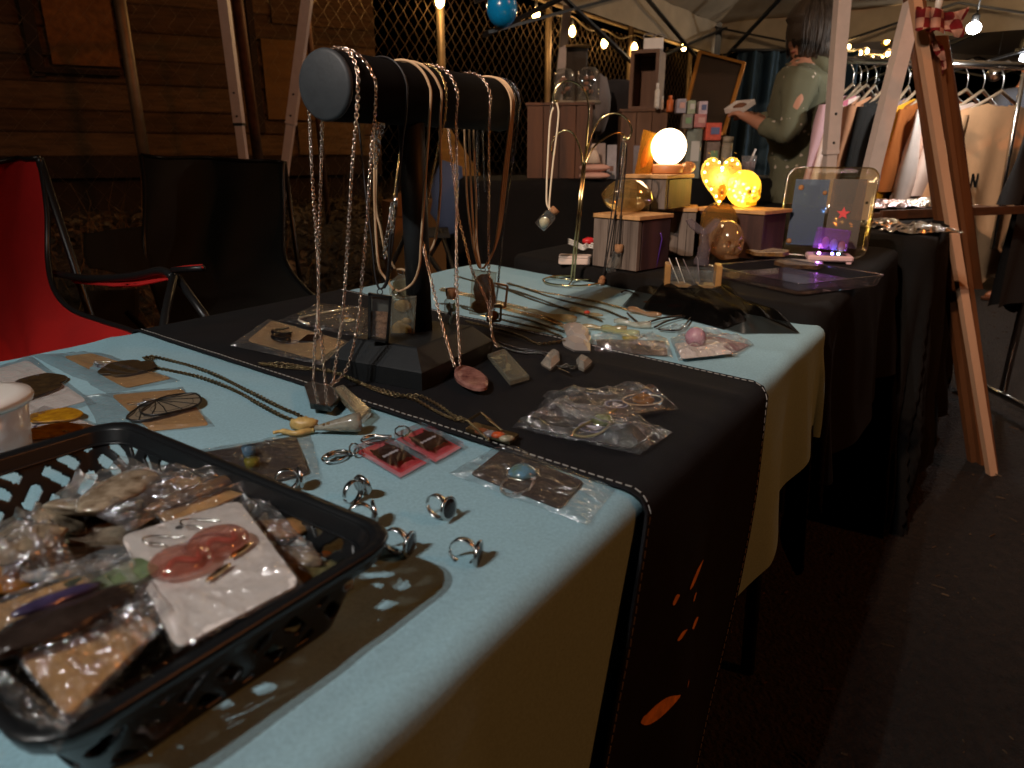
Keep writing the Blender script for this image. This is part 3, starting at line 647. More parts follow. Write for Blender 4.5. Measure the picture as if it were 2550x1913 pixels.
def s_for(px, side):
    lo, hi = -.2, .4
    for _ in range(40):
        m = (lo+hi)/2
        if proj(Cb(m)+BB*side*BR) < px: lo = m
        else: hi = m
    return lo
def drape(front, back, r=.0012, yend=None, yb_end=None):
    """world path: front strand bottom -> over the bar -> back strand bottom"""
    sf, sb = s_for(front[0][0], 1), s_for(back[0][0], -1)
    pf = Cb(sf)+BB*(BR+r); pb = Cb(sb)-BB*(BR+r)
    ye = yend if yend is not None else pf.y; yb = yb_end if yb_end is not None else (ye if yend is not None else pb.y)
    def strand(l, y0, y1):
        n = max(1, l[-1][1]-l[0][1]); return [ad(x, y, y0+(y1-y0)*max(0, (y-l[0][1])/n)) for x, y in l]
    A = strand(front, pf.y, ye); B = strand(back, pb.y, yb); arc = []
    for k in range(0, 13):
        t = k/12; th = PI*t; arc.append(Cb(sf+(sb-sf)*t)+BB*math.cos(th)*(BR+r)+V((0, 0, math.sin(th)*(BR+r))))
    return A[::-1]+arc+B
# -- pendants ------------------------------------------------------
RESIN = film('clear_resin', (.95, .94, .88), .09, .9, .10, haze=.14, hazecol=(.55, .52, .40))
def slab_px(c4, y, th, ys=None):
    """eight corners of a slab whose front face has the four given pixel corners at depth(s) y"""
    ys = ys or [y]*4; f = [ad(c[0], c[1], yy) for c, yy in zip(c4, ys)]
    n = (f[1]-f[0]).cross(f[3]-f[0]).normalized()
    if n.y < 0: n = -n
    return f, n
def pendant_slab(par, nm, c4, y, th, m, ys=None, bev=.0012, inset=None):
    f, n = slab_px(c4, y, th, ys); c = sum(f, V())/4; b = 1-bev/((f[1]-f[0]).length)*2
    r0 = [c+(p-c)*b for p in f]; r1 = [p+n*bev for p in f]; r2 = [p+n*(th-bev) for p in f]; r3 = [c+(p-c)*b+n*th for p in f]
    return MB().add(r0+r1+r2+r3, [(3, 2, 1, 0), (12, 13, 14, 15)]+[(l*4+i, l*4+(i+1) % 4, l*4+4+(i+1) % 4, l*4+4+i) for l in range(3) for i in range(4)]).build(nm, m, par), f, n
def pendant_flat(par, nm, c4, z, th, m, dz=(0, 0, 0, 0)):
    f = [at(c[0], c[1], z+d) for c, d in zip(c4, dz)]; n = V((0, 0, -1)); c = sum(f, V())/4
    top = [c+(p-c)*.94 for p in f]; r1 = [p-V((0, 0, .001)) for p in f]; r2 = [p-V((0, 0, th)) for p in f]
    MB().add(top+r1+r2, [(0, 1, 2, 3), (11, 10, 9, 8)]+[(l*4+i, l*4+(i+1) % 4, l*4+4+(i+1) % 4, l*4+4+i) for l in range(2) for i in range(4)]).build(nm, m, par)
    return f, n
def leafy(par, f, n, th, m, k=9, sc=.8, seed=1, nm='pressed_leaf', lo=.25, hi=.75, curl=.4):
    rr = random.Random(seed); P = lambda s, t: f[0]*(1-s)*(1-t)+f[1]*s*(1-t)+f[2]*s*t+f[3]*(1-s)*t+n*(th*.5)
    w = (f[1]-f[0]).length; g = MB()
    for i in range(k):
        s, t = rr.uniform(lo, hi), rr.uniform(.12, .88); c = P(s, t)+n*rr.uniform(-.2, .2)*th; L = w*sc*rr.uniform(.2, .45); a = rr.uniform(0, 6.3)
        x = (f[1]-f[0]).normalized(); y = (f[3]-f[0]).normalized(); d = x*math.cos(a)+y*math.sin(a); e = x*-math.sin(a)+y*math.cos(a)
        g.add([c-d*L, c-e*L*curl, c+d*L, c+e*L*curl], [(0, 1, 2, 3)])
    g.build(nm, m, par)
LEAFG = mat('pressed_brown_fern', lin((96, 84, 48)), .7, noise=(200, .5)); AMB = mat('amber_mushroom', lin((170, 132, 66)), .5, noise=(140, .6), c2=lin((96, 70, 32)), bump=(150, .5, .002))
def ringlet(par, p, r=.003, m=SILV, ax=(0, 1, 0), nm='jump_ring'):
    x, y, _ = basis(V(ax)); MB().tube([p+(x*math.cos(k*.7)+y*math.sin(k*.7))*r for k in range(9)], .0006, 5, closed=True).build(nm, m, par)
def neck(label, front, back, m, chain=True, r=.0016, yend=None, yb=None, **kw):
    pts = drape(front, back, r+.0004, yend, yb); p0 = pts[0]
    t = thing('necklace', label, 'necklace', Cb(0)+V((0, 0, BR)), group='necklaces draped over the display bar')
    if chain: MB().chain(pts, kw.get('step', .0037), kw.get('lw', .0017), kw.get('wire', .0006)).build('chain', m, t)
    else: MB().tube(smooth_path(pts, 5), r, 7).build('cord', m, t)
    return t, pts
# 1 rose gold, dark leafy bar pendant
t, P = neck('rose gold chain with a long olive resin bar lying on the runner edge', [(887, 300), (877, 418), (868, 566), (861, 684), (853, 787), (845, 842), (833, 930), (828, 969)], [(802, 300), (799, 448), (795, 595), (793, 720), (793, 800), (801, 848), (806, 910), (812, 968)], ROSE, yend=.695)
pendant_flat(t, 'pendant_backing', [(832, 968), (852, 962), (916, 1019), (898, 1036)], .7495, .0006, mat('olive_leaf_film', lin((70, 64, 40)), .4, noise=(120, .6), c2=lin((150, 146, 112))))
f, n = pendant_flat(t, 'pendant', [(828, 964), (853, 956), (924, 1018), (900, 1042)], .7545, .006, RESIN); leafy(t, f, n, .004, LEAFG, 16, 1.2, 3)
# 2 rose gold with dark hexagon
t, P = neck('rose gold chain with a smoky six sided resin pendant at the left end', [(932, 300), (927, 344), (918, 492), (907, 625), (901, 699), (893, 789), (878, 871), (860, 924), (833, 954), (790, 966)], [(771, 300), (778, 448), (789, 610), (793, 700), (791, 790), (785, 842), (782, 900), (780, 957)], ROSE, yend=.70)
f = [at(x, y, .7545) for x, y in ((757, 958), (775, 948), (826, 962), (844, 988), (823, 1012), (772, 1004))]; nn = V((0, 0, -1))
MB().add(f+[p+nn*.006 for p in f], [(0, 1, 2, 3, 4, 5), (11, 10, 9, 8, 7, 6)]+[(i, (i+1) % 6, 6+(i+1) % 6, 6+i) for i in range(6)]).build('pendant', mat('smoky_resin', lin((96, 112, 112)), .06, trans=.6, noise=(90, .6), c2=lin((20, 26, 30))), t)
# 3 black cord with framed sand locket
t, P = neck('black cord with a black framed glass locket of pink sand', [(1011, 290), (1004, 340), (996, 420), (988, 487), (982, 560), (977, 610), (968, 680), (958, 712), (947, 720)], [(892, 296), (903, 400), (913, 500), (926, 600), (934, 684), (940, 710), (945, 720)], BLKC, False, .0011, yend=.735)
fr = [(921, 733), (973, 740), (964, 851), (920, 842)]
f, n = slab_px(fr, .735, .01); X = (f[1]-f[0]).normalized(); Y = (f[3]-f[0]).normalized()
fm = MB()
for i in range(4): fm.bar(f[i]-(f[(i+1) % 4]-f[i]).normalized()*.0016, f[(i+1) % 4]+(f[(i+1) % 4]-f[i]).normalized()*.0016, .0026, .005, n)
lf = fm.build('locket_frame', CHARC, t)
c = sum(f, V())/4; g4 = [c+(p-c)*.92 for p in f]
MB().add(g4, [(0, 1, 2, 3)]).build('locket_glass', THIN, lf); b4 = [c+(p-c)*.94+n*.006 for p in f]
MB().add(b4, [(0, 1, 2, 3)]).build('locket_back', mat('locket_grey', lin((96, 94, 88)), .5), lf)
sd = [b4[0]*.62+b4[3]*.38, b4[1]*.66+b4[2]*.34, b4[2], b4[3]*.98+b4[0]*.02]
def sandf(s, q): p = sd[0]*(1-s)*(1-q)+sd[1]*s*(1-q)+sd[2]*s*q+sd[3]*(1-s)*q; return p-n*(.0022+.0015*NZ.noise(p*400))
MB().grid(sandf, 14, 24).build('pink_sand', mat('pink_sand', lin((160, 116, 88)), .9, noise=(700, .5), bump=(900, .8, .001)), lf)
ringlet(t, ad(946, 727, .735), .003, CHARC)
# clasp cluster on that cord
MB().chain([ad(977, 505, .74), ad(972, 545, .735), ad(966, 575, .735), ad(960, 610, .735), ad(958, 652, .735)], .0042, .0024, .0006).build('extender_chain', SILV, t)
MB().chain([ad(981, 512, .73), ad(976, 550, .73), ad(978, 585, .73)], .004, .0024, .0006).build('extender_chain', SILV, t)
MB().tube([ad(986, 490, .735), ad(983, 515, .735)], .0024, 8).build('cord_end', SILV, t)
MB().tube(smooth_path([ad(976, 578, .73), ad(972, 600, .73), ad(966, 690, .732), ad(956, 716, .735)], 5), .0019, 7).build('cord_thick', BLKC, t)
# 4 rose chain, pink oval
t, P = neck('rose gold chain with a pink oval stone resting on the runner', [(1136, 300), (1137, 448), (1137, 654), (1140, 787), (1142, 830), (1144, 870), (1145, 912)], [(1016, 306), (1028, 427), (1040, 530), (1051, 595), (1063, 654), (1081, 728), (1099, 803), (1117, 865), (1133, 915)], ROSE, yend=.742, yb=.730)
cpx = [(1131, 921), (1138, 908), (1160, 907), (1190, 918), (1212, 934), (1215, 952), (1206, 962), (1180, 962), (1150, 950), (1134, 936)]
cq = [V((x, y, 0)) for x, y in cpx]; cq = smooth_path(cq[-2:]+cq+cq[:3], 3)[6:36]; f = [at(p.x, p.y, .757) for p in cq]; nF = len(f); c = sum(f, V())/nF; n = V((0, 0, -1))
PINKS = mat('pink_agate', lin((196, 140, 124)), .12, noise=(70, .35), trans=.25, c2=lin((120, 70, 64)))
MB().add([c+(p-c)*.86 for p in f]+[p+n*.002 for p in f]+[p+n*.005 for p in f]+[c+(p-c)*.85+n*.007 for p in f], [tuple(range(nF)), tuple(range(4*nF-1, 3*nF-1, -1))]+[(l*nF+i, l*nF+(i+1) % nF, l*nF+nF+(i+1) % nF, l*nF+nF+i) for l in range(3) for i in range(nF)]).build('pendant', PINKS, t)
# cork bottle on silver strand
bz = ad(1126, 812, .83); t = thing('bottle_necklace', 'fine silver chain with a tiny corked bottle of dried leaves before the post', 'necklace', Cb(.08)+V((0, 0, BR)), group='necklaces draped over the display bar')
MB().chain([ad(1138, 310, .85), ad(1137, 500, .84), ad(1134, 690, .835), ad(1128, 724, .832)], .0028, .0012, .00036).build('chain', SILV, t)
MB().lathe([(0, .0008), (.0085, 0), (.0092, .0012), (.0092, .030), (.0082, .0325), (.0058, .0345), (.0058, .037), (.0068, .0378)], 20, c=bz).build('bottle', THIN, t)
MB().lathe([(.0055, .034), (.0055, .036), (.0068, .0395), (.0066, .0465), (.005, .047)], 14, c=bz).build('cork', CORK, t)
g = MB(); rr = random.Random(5)
for i in range(26):
    a = rr.uniform(0, 6.3); p = bz+V((rr.uniform(-.005, .005), rr.uniform(-.005, .005), rr.uniform(.002, .026))); d = V((rr.uniform(-.3, .3), rr.uniform(-.3, .3), 1))*.005; e = V((math.cos(a), math.sin(a), 0))*.0022
    g.add([p-d, p-e, p+d, p+e], [(0, 1, 2, 3)])
g.build('dried_leaves', mat('moss_leaves', lin((96, 108, 74)), .8, noise=(300, .4)), t)
# 5 tan cords, upper dome pendant and lower amber slab
t, P = neck('tan cord loop with an amber mushroom slab in clear resin', [(1069, 300), (1057, 477), (1048, 610), (1044, 663), (1028, 705), (998, 725), (985, 722)], [(933, 344), (933, 507), (942, 654), (960, 693), (980, 722)], TANC, False, .0015, yend=.775)
o, f, n = pendant_slab(t, 'pendant', [(975, 738), (1037, 738), (1030, 852), (971, 848)], .78, .006, RESIN)
for cx, cy, rx_, rz_ in ((1003, 762, .010, .0075), (1000, 822, .0115, .011), (1012, 800, .006, .004)):
    MB().sphere(ad(cx, cy, .784), (rx_, .0022, rz_), 16, 10, lambda d: 1+.16*NZ.noise(d*2.2)).build('mushroom', AMB, t)
ringlet(t, ad(984, 728, .777))
t, P = neck('tan cord loop with a domed amber resin pendant beside the post', [(1096, 300), (1097, 413), (1096, 487), (1084, 595), (1060, 640), (1025, 675), (1000, 671), (988, 672)], [(940, 344), (936, 507), (948, 570), (957, 616), (972, 648), (984, 670)], TANC, False, .0015, yend=.80)
c5 = [(972, 745), (968, 720), (978, 696), (993, 684), (1008, 684), (1030, 700), (1040, 722), (1036, 746)]
f = [ad(x, y, .80) for x, y in c5]; n = V((0, 1, 0)); c = sum(f, V())/8
MB().add([c+(p-c)*.92 for p in f]+[p+n*.001 for p in f]+[p+n*.005 for p in f], [tuple(range(8)), tuple(range(23, 15, -1))]+[(l*8+i, l*8+(i+1) % 8, l*8+8+(i+1) % 8, l*8+8+i) for l in range(2) for i in range(8)]).build('pendant', RESIN, t)
MB().sphere(ad(1004, 722, .804), (.014, .002, .0125), 16, 10, lambda d: 1+.2*NZ.noise(d*2.6)).build('mushroom', mat('olive_mushroom', lin((128, 112, 60)), .5, noise=(160, .5), c2=lin((60, 50, 24))), t)
ringlet(t, ad(997, 678, .80))
# 6 gold chain hooking behind
t, P = neck('gold chain crossing behind the tan cords near the post', [(1107, 300), (1093, 359), (1072, 462), (1054, 566), (1040, 640), (1030, 684), (1022, 700)], [(1003, 306), (996, 380), (985, 470), (980, 560), (972, 640), (970, 690), (972, 705)], GOLD, yend=.82, step=.003, lw=.0013)
# 7 rose chain with leafy rectangle
t, P = neck('rose gold chain with a clear rectangular pendant of dried leaves on the runner', [(1218, 300), (1217, 487), (1217, 654), (1221, 743), (1221, 790), (1227, 839), (1238, 868)], [(1116, 309), (1128, 424), (1140, 530), (1155, 595), (1172, 663), (1184, 693), (1214, 755), (1220, 800), (1228, 845), (1240, 866)], ROSE, yend=.86)
pendant_flat(t, 'pendant_backing', [(1222, 882), (1254, 871), (1309, 934), (1273, 944)], .7492, .0006, mat('dark_resin_back', lin((70, 60, 34)), .4, noise=(90, .5)))
f, n = pendant_flat(t, 'pendant', [(1214, 880), (1256, 866), (1318, 934), (1270, 948)], .7545, .0055, RESIN); leafy(t, f, n, .004, mat('pale_flower', lin((176, 164, 120)), .7, noise=(200, .4)), 10, 1.0, 7); leafy(t, f, n, .005, LEAFG, 8, 1.0, 9)
ringlet(t, ad(1240, 868, .858))
# 8 tan cords triple with amber slabs
for k, (dx, lab) in enumerate(((0, 'nearest of three tan cords sharing the large amber slab pendant'), (11, 'middle one of three tan cords hanging together right of the post'), (22, 'farthest of three tan cords hanging together right of the post'))):
    t, P = neck(lab, [(1270+dx*.3, 300), (1252+dx*.4, 448), (1240+dx*.3, 566), (1229, 625), (1208, 663), (1200, 668)], [(1156+dx, 309), (1160+dx, 420), (1164+dx, 507), (1176+dx*.5, 600), (1188+dx*.3, 655), (1197, 668)], TANC, False, .0014, yend=.90+.012*k)
    if k == 0:
        o, f, n = pendant_slab(t, 'pendant', [(1176, 672), (1237, 680), (1226, 792), (1168, 782)], .90, .007, RESIN)
        for cx, cy, rx_, rz_ in ((1205, 720, .014, .020), (1198, 762, .013, .010), (1222, 740, .006, .018)): MB().sphere(ad(cx, cy, .904), (rx_, .0022, rz_), 16, 10, lambda d: 1+.2*NZ.noise(d*2.3+V((cx, 0, 0)))).build('mushroom', AMB, t)
        ringlet(t, ad(1203, 672, .90))
    if k == 2:
        fm = MB(); q = [ad(x, y, .93) for x, y in ((1228, 705), (1264, 712), (1258, 765), (1222, 762))]
        for i in range(4): fm.bar(q[i], q[(i+1) % 4], .0016, .003)
        fm.build('copper_frame', mat('copper', (.72, .34, .16), .3, 1), t)
        q = [ad(x, y, .925) for x, y in ((1214, 765), (1248, 760), (1246, 800), (1214, 800))]; fm = MB()
        for i in range(4): fm.bar(q[i], q[(i+1) % 4], .0012, .003)
        fm.build('brass_frame', BRAS, t); MB().sphere(ad(1229, 786, .927), (.008, .002, .007), 12, 8).build('amber_drop', AMB, t)
# 9 dark chains at the far end
t, P = neck('black and silver chain hanging from the far end of the bar', [(1278, 300), (1276, 340), (1275, 380), (1273, 400)], [(1190, 320), (1188, 400), (1190, 470), (1192, 520)], GUNM, step=.004, lw=.002, wire=.0006)
t, P = neck('dark fine chain with a clip at the far end of the bar', [(1290, 290), (1284, 360), (1262, 500), (1246, 640), (1238, 730), (1224, 800)], [(1200, 320), (1204, 400), (1208, 480)], GUNM, step=.0034, lw=.0014)
t9 = thing('necklace', 'bunched silver extender chains hanging under the bar by the second chain', 'necklace', Cb(-.05)+V((0, 0, BR)), group='necklaces draped over the display bar')
for k, (x0, y1) in enumerate(((931, 400), (938, 425), (946, 395), (953, 340))): MB().chain([Cb(-.045)-V((0, 0, BR+.001))+BB*(.002*k), ad(x0, 310, .72), ad(x0+random.uniform(-3, 3), (300+y1)/2, .72), ad(x0-4, y1, .72)], .0042, .0022, .0006).build('tail', SILV, t9)
# ================================================================ JEWELRY TREE
tb = at(1425, 708); GB = mat('bright_brass', (.72, .58, .30), .18, 1); ty = tb.y
jt = thing('jewelry_tree', 'gold wire jewelry tree with curling arms on a ring base', 'jewelry tree', tb)
zr = .7475
MB().tube([tb+V((.058*math.cos(a*PI/18), .058*math.sin(a*PI/18), zr-.74)) for a in range(36)], .0019, 8, closed=True).build('base_ring', GB, jt)
for a in (.3, 2.4, 4.5): MB().tube([tb+V((.058*math.cos(a), .058*math.sin(a), zr-.74)), tb+V((0, 0, .0085))], .0015, 6).build('base_spoke', GB, jt)
mid = ad(1455, 405, ty); base = tb+V((0, 0, .0085))
for k in (-1, 1): MB().tube([base+V((k*.0025, 0, 0)), ad(1441, 545, ty)+V((k*.0025, .001, 0)), mid+V((k*.002, 0, 0))], .0021, 8).build('trunk_wire', GB, jt)
arms = [[(1455, 410), (1462, 335), (1466, 275), (1457, 228), (1432, 206), (1405, 203), (1385, 220), (1376, 246), (1384, 252)], [(1455, 405), (1469, 345), (1495, 297), (1533, 282), (1562, 298), (1573, 325), (1565, 346), (1556, 350)],
        [(1451, 412), (1445, 372), (1427, 333), (1405, 325), (1382, 342), (1371, 368), (1378, 379)], [(1458, 408), (1476, 370), (1505, 345), (1535, 331), (1556, 338)]]
for k, a in enumerate(arms): MB().tube(smooth_path([ad(x, y, ty+(0, -.02, .015, .03)[k]*min(1, i/4)) for i, (x, y) in enumerate(a)], 5), .0017, 7).build('arm', GB, jt)
for q, yy in (((1378, 380), .015), ((1556, 344), .03), ((1384, 253), 0)): MB().sphere(ad(*q, ty+yy), .0045, 10, 8).build('end_ball', GB, jt)
def bottle(par, top, bot, y, r, fill, nm='bottle', fm=None):
    a, b = ad(*top, y), ad(*bot, y); d = (a-b); L = d.length; x, y_, d = basis(d); R = MX(((x.x, y_.x, d.x, 0), (x.y, y_.y, d.y, 0), (x.z, y_.z, d.z, 0), (0, 0, 0, 1)))
    MB().lathe([(r*.9, 0), (r, .001), (r, L*.66), (r*.6, L*.78), (r*.6, L*.83)], 16, R, b).build(nm, THIN, par)
    MB().lathe([(r*.56, L*.76), (r*.7, L*.86), (r*.7, L), (r*.5, L*1.01)], 12, R, b).build('cork', CORK, par)
    MB().sphere(b+d*L*.28, (r*.78, r*.78, L*.22), 12, 8, lambda q: 1+.25*NZ.noise(q*2), R).build('filling', fm or fill, par)
MOSS = mat('dark_moss', lin((56, 64, 48)), .8, noise=(300, .5)); PALEST = mat('pale_shell', lin((190, 180, 150)), .5)
t = thing('bottle_necklace', 'cream cord with a tilted corked bottle hanging from the gold tree', 'necklace', ad(1385, 248, ty), group='bottle necklaces on the gold tree')
MB().tube(smooth_path([ad(x, y, ty-.006) for x, y in ((1386, 256), (1391, 278), (1388, 320), (1378, 400), (1370, 480), (1368, 515), (1372, 522))], 4), .0017, 7).build('cord', WHTC, t)
MB().tube(smooth_path([ad(x, y, ty-.006) for x, y in ((1378, 268), (1370, 300), (1364, 400), (1361, 480), (1362, 508), (1368, 521))], 4), .0017, 7).build('cord', WHTC, t)
MB().chain([ad(1384, 250, ty), ad(1376, 258, ty), ad(1371, 280, ty-.004)], .004, .0022, .0006).build('clasp', SILV, t)
bottle(t, (1385, 520), (1344, 566), ty-.006, .0125, PALEST)
t = thing('bottle_necklace', 'black cord with a bent glass vial hanging from the gold tree', 'necklace', ad(1556, 350, ty), group='bottle necklaces on the gold tree')
MB().tube(smooth_path([ad(x, y, ty) for x, y in ((1554, 352), (1545, 380), (1536, 470), (1533, 540), (1520, 640), (1528, 622))], 4), .0013, 6).build('cord', BLKC, t)
MB().tube(smooth_path([ad(x, y, ty-.01) for x, y in ((1560, 356), (1560, 400), (1549, 507), (1541, 613))], 4), .0013, 6).build('cord', BLKC, t)
MB().chain([ad(1552, 350, ty-.012), ad(1548, 420, ty-.012), ad(1541, 500, ty-.012)], .004, .0022, .0006).build('extender_chain', SILV, t)
MB().chain([ad(1558, 356, ty-.012), ad(1553, 430, ty-.012), ad(1549, 480, ty-.012)], .004, .0022, .0006).build('extender_chain', SILV, t)
MB().tube(smooth_path([ad(x, y, ty-.01) for x, y in ((1538, 628), (1533, 645), (1521, 668), (1528, 690), (1536, 706))], 4), [.009]*4+[.010]*9+[.0115]*3+[.0105], 14).build('vial', THIN, t)
MB().lathe([(.006, 0), (.0085, .006), (.0085, .017), (.006, .018)], 12, c=ad(1541, 632, ty-.01)).build('cork', CORK, t)
MB().sphere(ad(1533, 700, ty-.01), (.009, .009, .012), 12, 8, lambda d: 1+.2*NZ.noise(d*2)).build('filling', mat('teal_stones', lin((60, 84, 84)), .6, noise=(200, .5)), t)
t = thing('bottle_necklace', 'black cord with a bead topped moss bottle touching the blue cloth', 'necklace', ad(1548, 356, ty), group='bottle necklaces on the gold tree')
MB().tube(smooth_path([ad(x, y, ty-.016) for x, y in ((1548, 354), (1536, 440), (1516, 580), (1504, 670), (1501, 690))], 4), .0013, 6).build('cord', BLKC, t)
MB().tube(smooth_path([ad(x, y, ty-.02) for x, y in ((1556, 356), (1542, 470), (1512, 640), (1503, 690))], 4), .0013, 6).build('cord', BLKC, t)
bottle(t, (1499, 697), (1487, 747), ty-.03, .0095, MOSS)
MB().sphere(ad(1500, 694, ty-.03), .006, 10, 8).build('bead', CORK, t)
# ================================================================ BLACK BASKET
bu0, bu1, bn0, bn1, bz0, bz1 = .062, .228, -.522, -.240, .7445, .792
def rr_pt(u0, u1, n0, n1, r, p):             # rounded rectangle perimeter, p in 0..1
    w, h = u1-u0-2*r, n1-n0-2*r; segs = [w, PI/2*r, h, PI/2*r, w, PI/2*r, h, PI/2*r]; q = p*sum(segs); i = 0
    while q > segs[i] and i < 7: q -= segs[i]; i += 1
    cs = {1: (u1-r, n0+r, -PI/2), 3: (u1-r, n1-r, 0), 5: (u0+r, n1-r, PI/2), 7: (u0+r, n0+r, PI)}
    if i % 2: cx, cy, a = cs[i]; th = a+q/r; return cx+r*math.cos(th), cy+r*math.sin(th)
    return [(u0+r+q, n0), None, (u1, n0+r+q), None, (u1-r-q, n1), None, (u0, n1-r-q)][i]
bk = thing('basket', 'black plastic slotted basket heaped with bagged resin pieces', 'basket', T(.145, -.38, bz0))
tp = .016; per = 2*(bu1-bu0+bn1-bn0)-.04
def bw(p, h, off=0):
    k = h; q = rr_pt(bu0+tp*(1-k)-off, bu1-tp*(1-k)+off, bn0+tp*(1-k)-off, bn1-tp*(1-k)+off, .022, p % 1.0)
    return T(q[0], q[1], bz0+(bz1-bz0)*h)
def slot(x, y):
    if y < .0065 or y > .0375: return False
    c = math.cos(.70); s = math.sin(.70); a, b = x*c+y*s, -x*s+y*c; t = .027; i, j = math.floor(a/t), math.floor(b/t); fa, fb = a-i*t, b-j*t
    if (i+j) % 2: fa, fb = fb, fa
    fb = fb % (t/2); dx = max(abs(fa-t/2)-(t/2-.0068), 0); dy = max(abs(fb-t/4)-.0010, 0); return math.hypot(dx, dy) < .0027
nu_, nv_ = int(per/.00125), 40; g = MB(); vs = [bw(i/nu_, j/nv_) for i in range(nu_) for j in range(nv_+1)]; fs = []
for i in range(nu_):
    x = (i+.5)/nu_*per
    for j in range(nv_):
        if not slot(x, (j+.5)/nv_*(bz1-bz0)): k = ((i+1) % nu_)*(nv_+1); fs.append((i*(nv_+1)+j, k+j, k+j+1, i*(nv_+1)+j+1))
g.add(vs, fs, True); o = g.build('wall', PLAST, bk); so = o.modifiers.new('thick', 'SOLIDIFY'); so.thickness = .0022; so.offset = 0
g = MB(); N_ = 120; prof = [(0, .982), (.0006, 1.0), (.0012, 1.03), (.0060, 1.03), (.0072, 1.0), (.0072, .80), (.0058, .80)]
vs = [bw(i/N_, h, o_) for i in range(N_) for o_, h in prof]; k = len(prof)
g.add(vs, [(i*k+j, ((i+1) % N_)*k+j, ((i+1) % N_)*k+j+1, i*k+j+1) for i in range(N_) for j in range(k-1)], True); g.build('rim', PLAST, bk)
MB().tube([bw(i/N_, .80, -.001) for i in range(N_)], .0011, 6, closed=True).build('inner_ledge', PLAST, bk)
g = MB(); g.add([bw(i/N_, 0, -.001) for i in range(N_)], [tuple(range(N_))]); g.build('floor_plate', PLAST, bk)
# ================================================================ BAG MAKER
class Bag:
    def __init__(s, name, label, c4, z=.7428, cat='bagged jewelry', group=None, zs=None, res=(20, 16), puff=.004, wr=.0022, seed=1, filmm=None, folds=9, edge=.09):
        zs = zs or [z]*4; s.c = [at(*p, zz) for p, zz in zip(c4, zs)]; s.o = sum(s.c, V())/4
        s.t = thing(name, label, cat, s.o, group)
        s.x = ((s.c[1]-s.c[0])+(s.c[2]-s.c[3]))/2; s.y = ((s.c[3]-s.c[0])+(s.c[2]-s.c[1]))/2; s.n = s.x.cross(s.y).normalized()
        if s.n.z < 0: s.n = -s.n
        rr = random.Random(seed); fl = [(rr.random(), rr.random(), rr.uniform(0, PI), rr.uniform(.03, .10), rr.uniform(-.5, 1)) for _ in range(folds)]
        def h(a, b):
            e = min(a, 1-a, b, 1-b); k = min(1, e/.16); v = puff*(k*(2-k))**.7
            for (x, y, th, w_, am) in fl: v += wr*am*max(0, 1-abs((a-x)*math.cos(th)+(b-y)*math.sin(th))/w_)*min(1, .35+e/.1)
            v += wr*.45*NZ.noise(V((a*9, b*9, seed*3.7)))+wr*.3*NZ.noise(V((a*22, b*22, seed*1.7)))
            return max(v, .0008+.0006*rr.random())
        g = MB(); g.grid(lambda a, b: s.P(a+(.012*NZ.noise(V((b*5, seed, 0))) if a in (0, 1) else 0), b+(.015*NZ.noise(V((a*5, 0, seed))) if b in (0, 1) else 0), h(a, b)), *res, sm=False)
        s.film = g.build('film', filmm or FILM, s.t); s.h = h
    def P(s, a, b, h=0): return s.c[0]*(1-a)*(1-b)+s.c[1]*a*(1-b)+s.c[2]*a*b+s.c[3]*(1-a)*b+s.n*h
    def card(s, m, a0=.1, b0=.1, a1=.9, b1=.9, th=.0007, h0=.0006, nm='card', pts=None, curl=0):
        q = pts or [(a0, b0), (a1, b0), (a1, b1), (a0, b1)]; r = .06; out = []
        for i in range(4):
            p, a, b = V(q[i]), V(q[i-1]), V(q[(i+1) % 4])
            for t in (0, .5, 1):
                d = (a-p)*r*(1-t)+(b-p)*r*t; out.append(p+d*(1 if t != .5 else .62))
        g = MB(); n = len(out); g.add([s.P(p.x, p.y, h0) for p in out]+[s.P(p.x, p.y, h0+th) for p in out], [tuple(range(n-1, -1, -1)), tuple(range(n, 2*n))]+[(i, (i+1) % n, n+(i+1) % n, n+i) for i in range(n)])
        s.top = h0+th; s.cd = g.build(nm, m, s.t); return s.cd
    def F(s, a, b, h=0, ang=0):
        o = s.P(a, b, h); x = s.P(a+.01, b, h)-o; y = s.P(a, b+.01, h)-o; M = orient(x, y, o) 
        if (M.to_3x3() @ V((0, 0, 1))).z < 0: M = orient(x, -y, o)
        return M @ rz(ang)
    def logo(s, a, b, r=.0115, par=None, ang=0, ring=NAVY):
        M = s.F(a, b, s.top+.0002, ang); g = MB(M); n = 28
        g.add([(r*k*math.cos(2*PI*i/n), r*k*math.sin(2*PI*i/n), 0) for k in (1, .70) for i in range(n)], [(i, (i+1) % n, n+(i+1) % n, n+i) for i in range(n)]); g.build('logo_ring', ring, s.cd)
        g = MB(M); g.add([(r*k*math.cos(2*PI*i/n), r*k*math.sin(2*PI*i/n), 0.0001) for k in (.96, .90) for i in range(n)], [(i, (i+1) % n, n+(i+1) % n, n+i) for i in range(n)]); g.build('logo_edge', PRWH, s.cd)
        g = MB(M); g.add([(-r*.5, -r*.42, .0001), (0, -r*.6, .0001), (r*.45, -r*.4, .0001), (r*.18, r*.05, .0001), (0, r*.62, .0001), (-r*.3, r*.1, .0001)], [(0, 1, 2, 3, 4, 5)]); g.build('logo_mark', PRWH, s.cd)
    def hook(s, a, b, ang=0, m=SILV, sc=1, nm='ear_wire'):
        M = s.F(a, b, s.top+.001, ang); pts = [(0, 0, 0), (0, .004, .001), (-.002, .009, .002), (.002, .013, .002), (.006, .011, .001), (.008, .003, 0), (.009, -.002, 0)]
        MB(M).tube(smooth_path([V(p)*sc for p in pts], 4), .0005*sc, 5).build(nm, m, s.t)
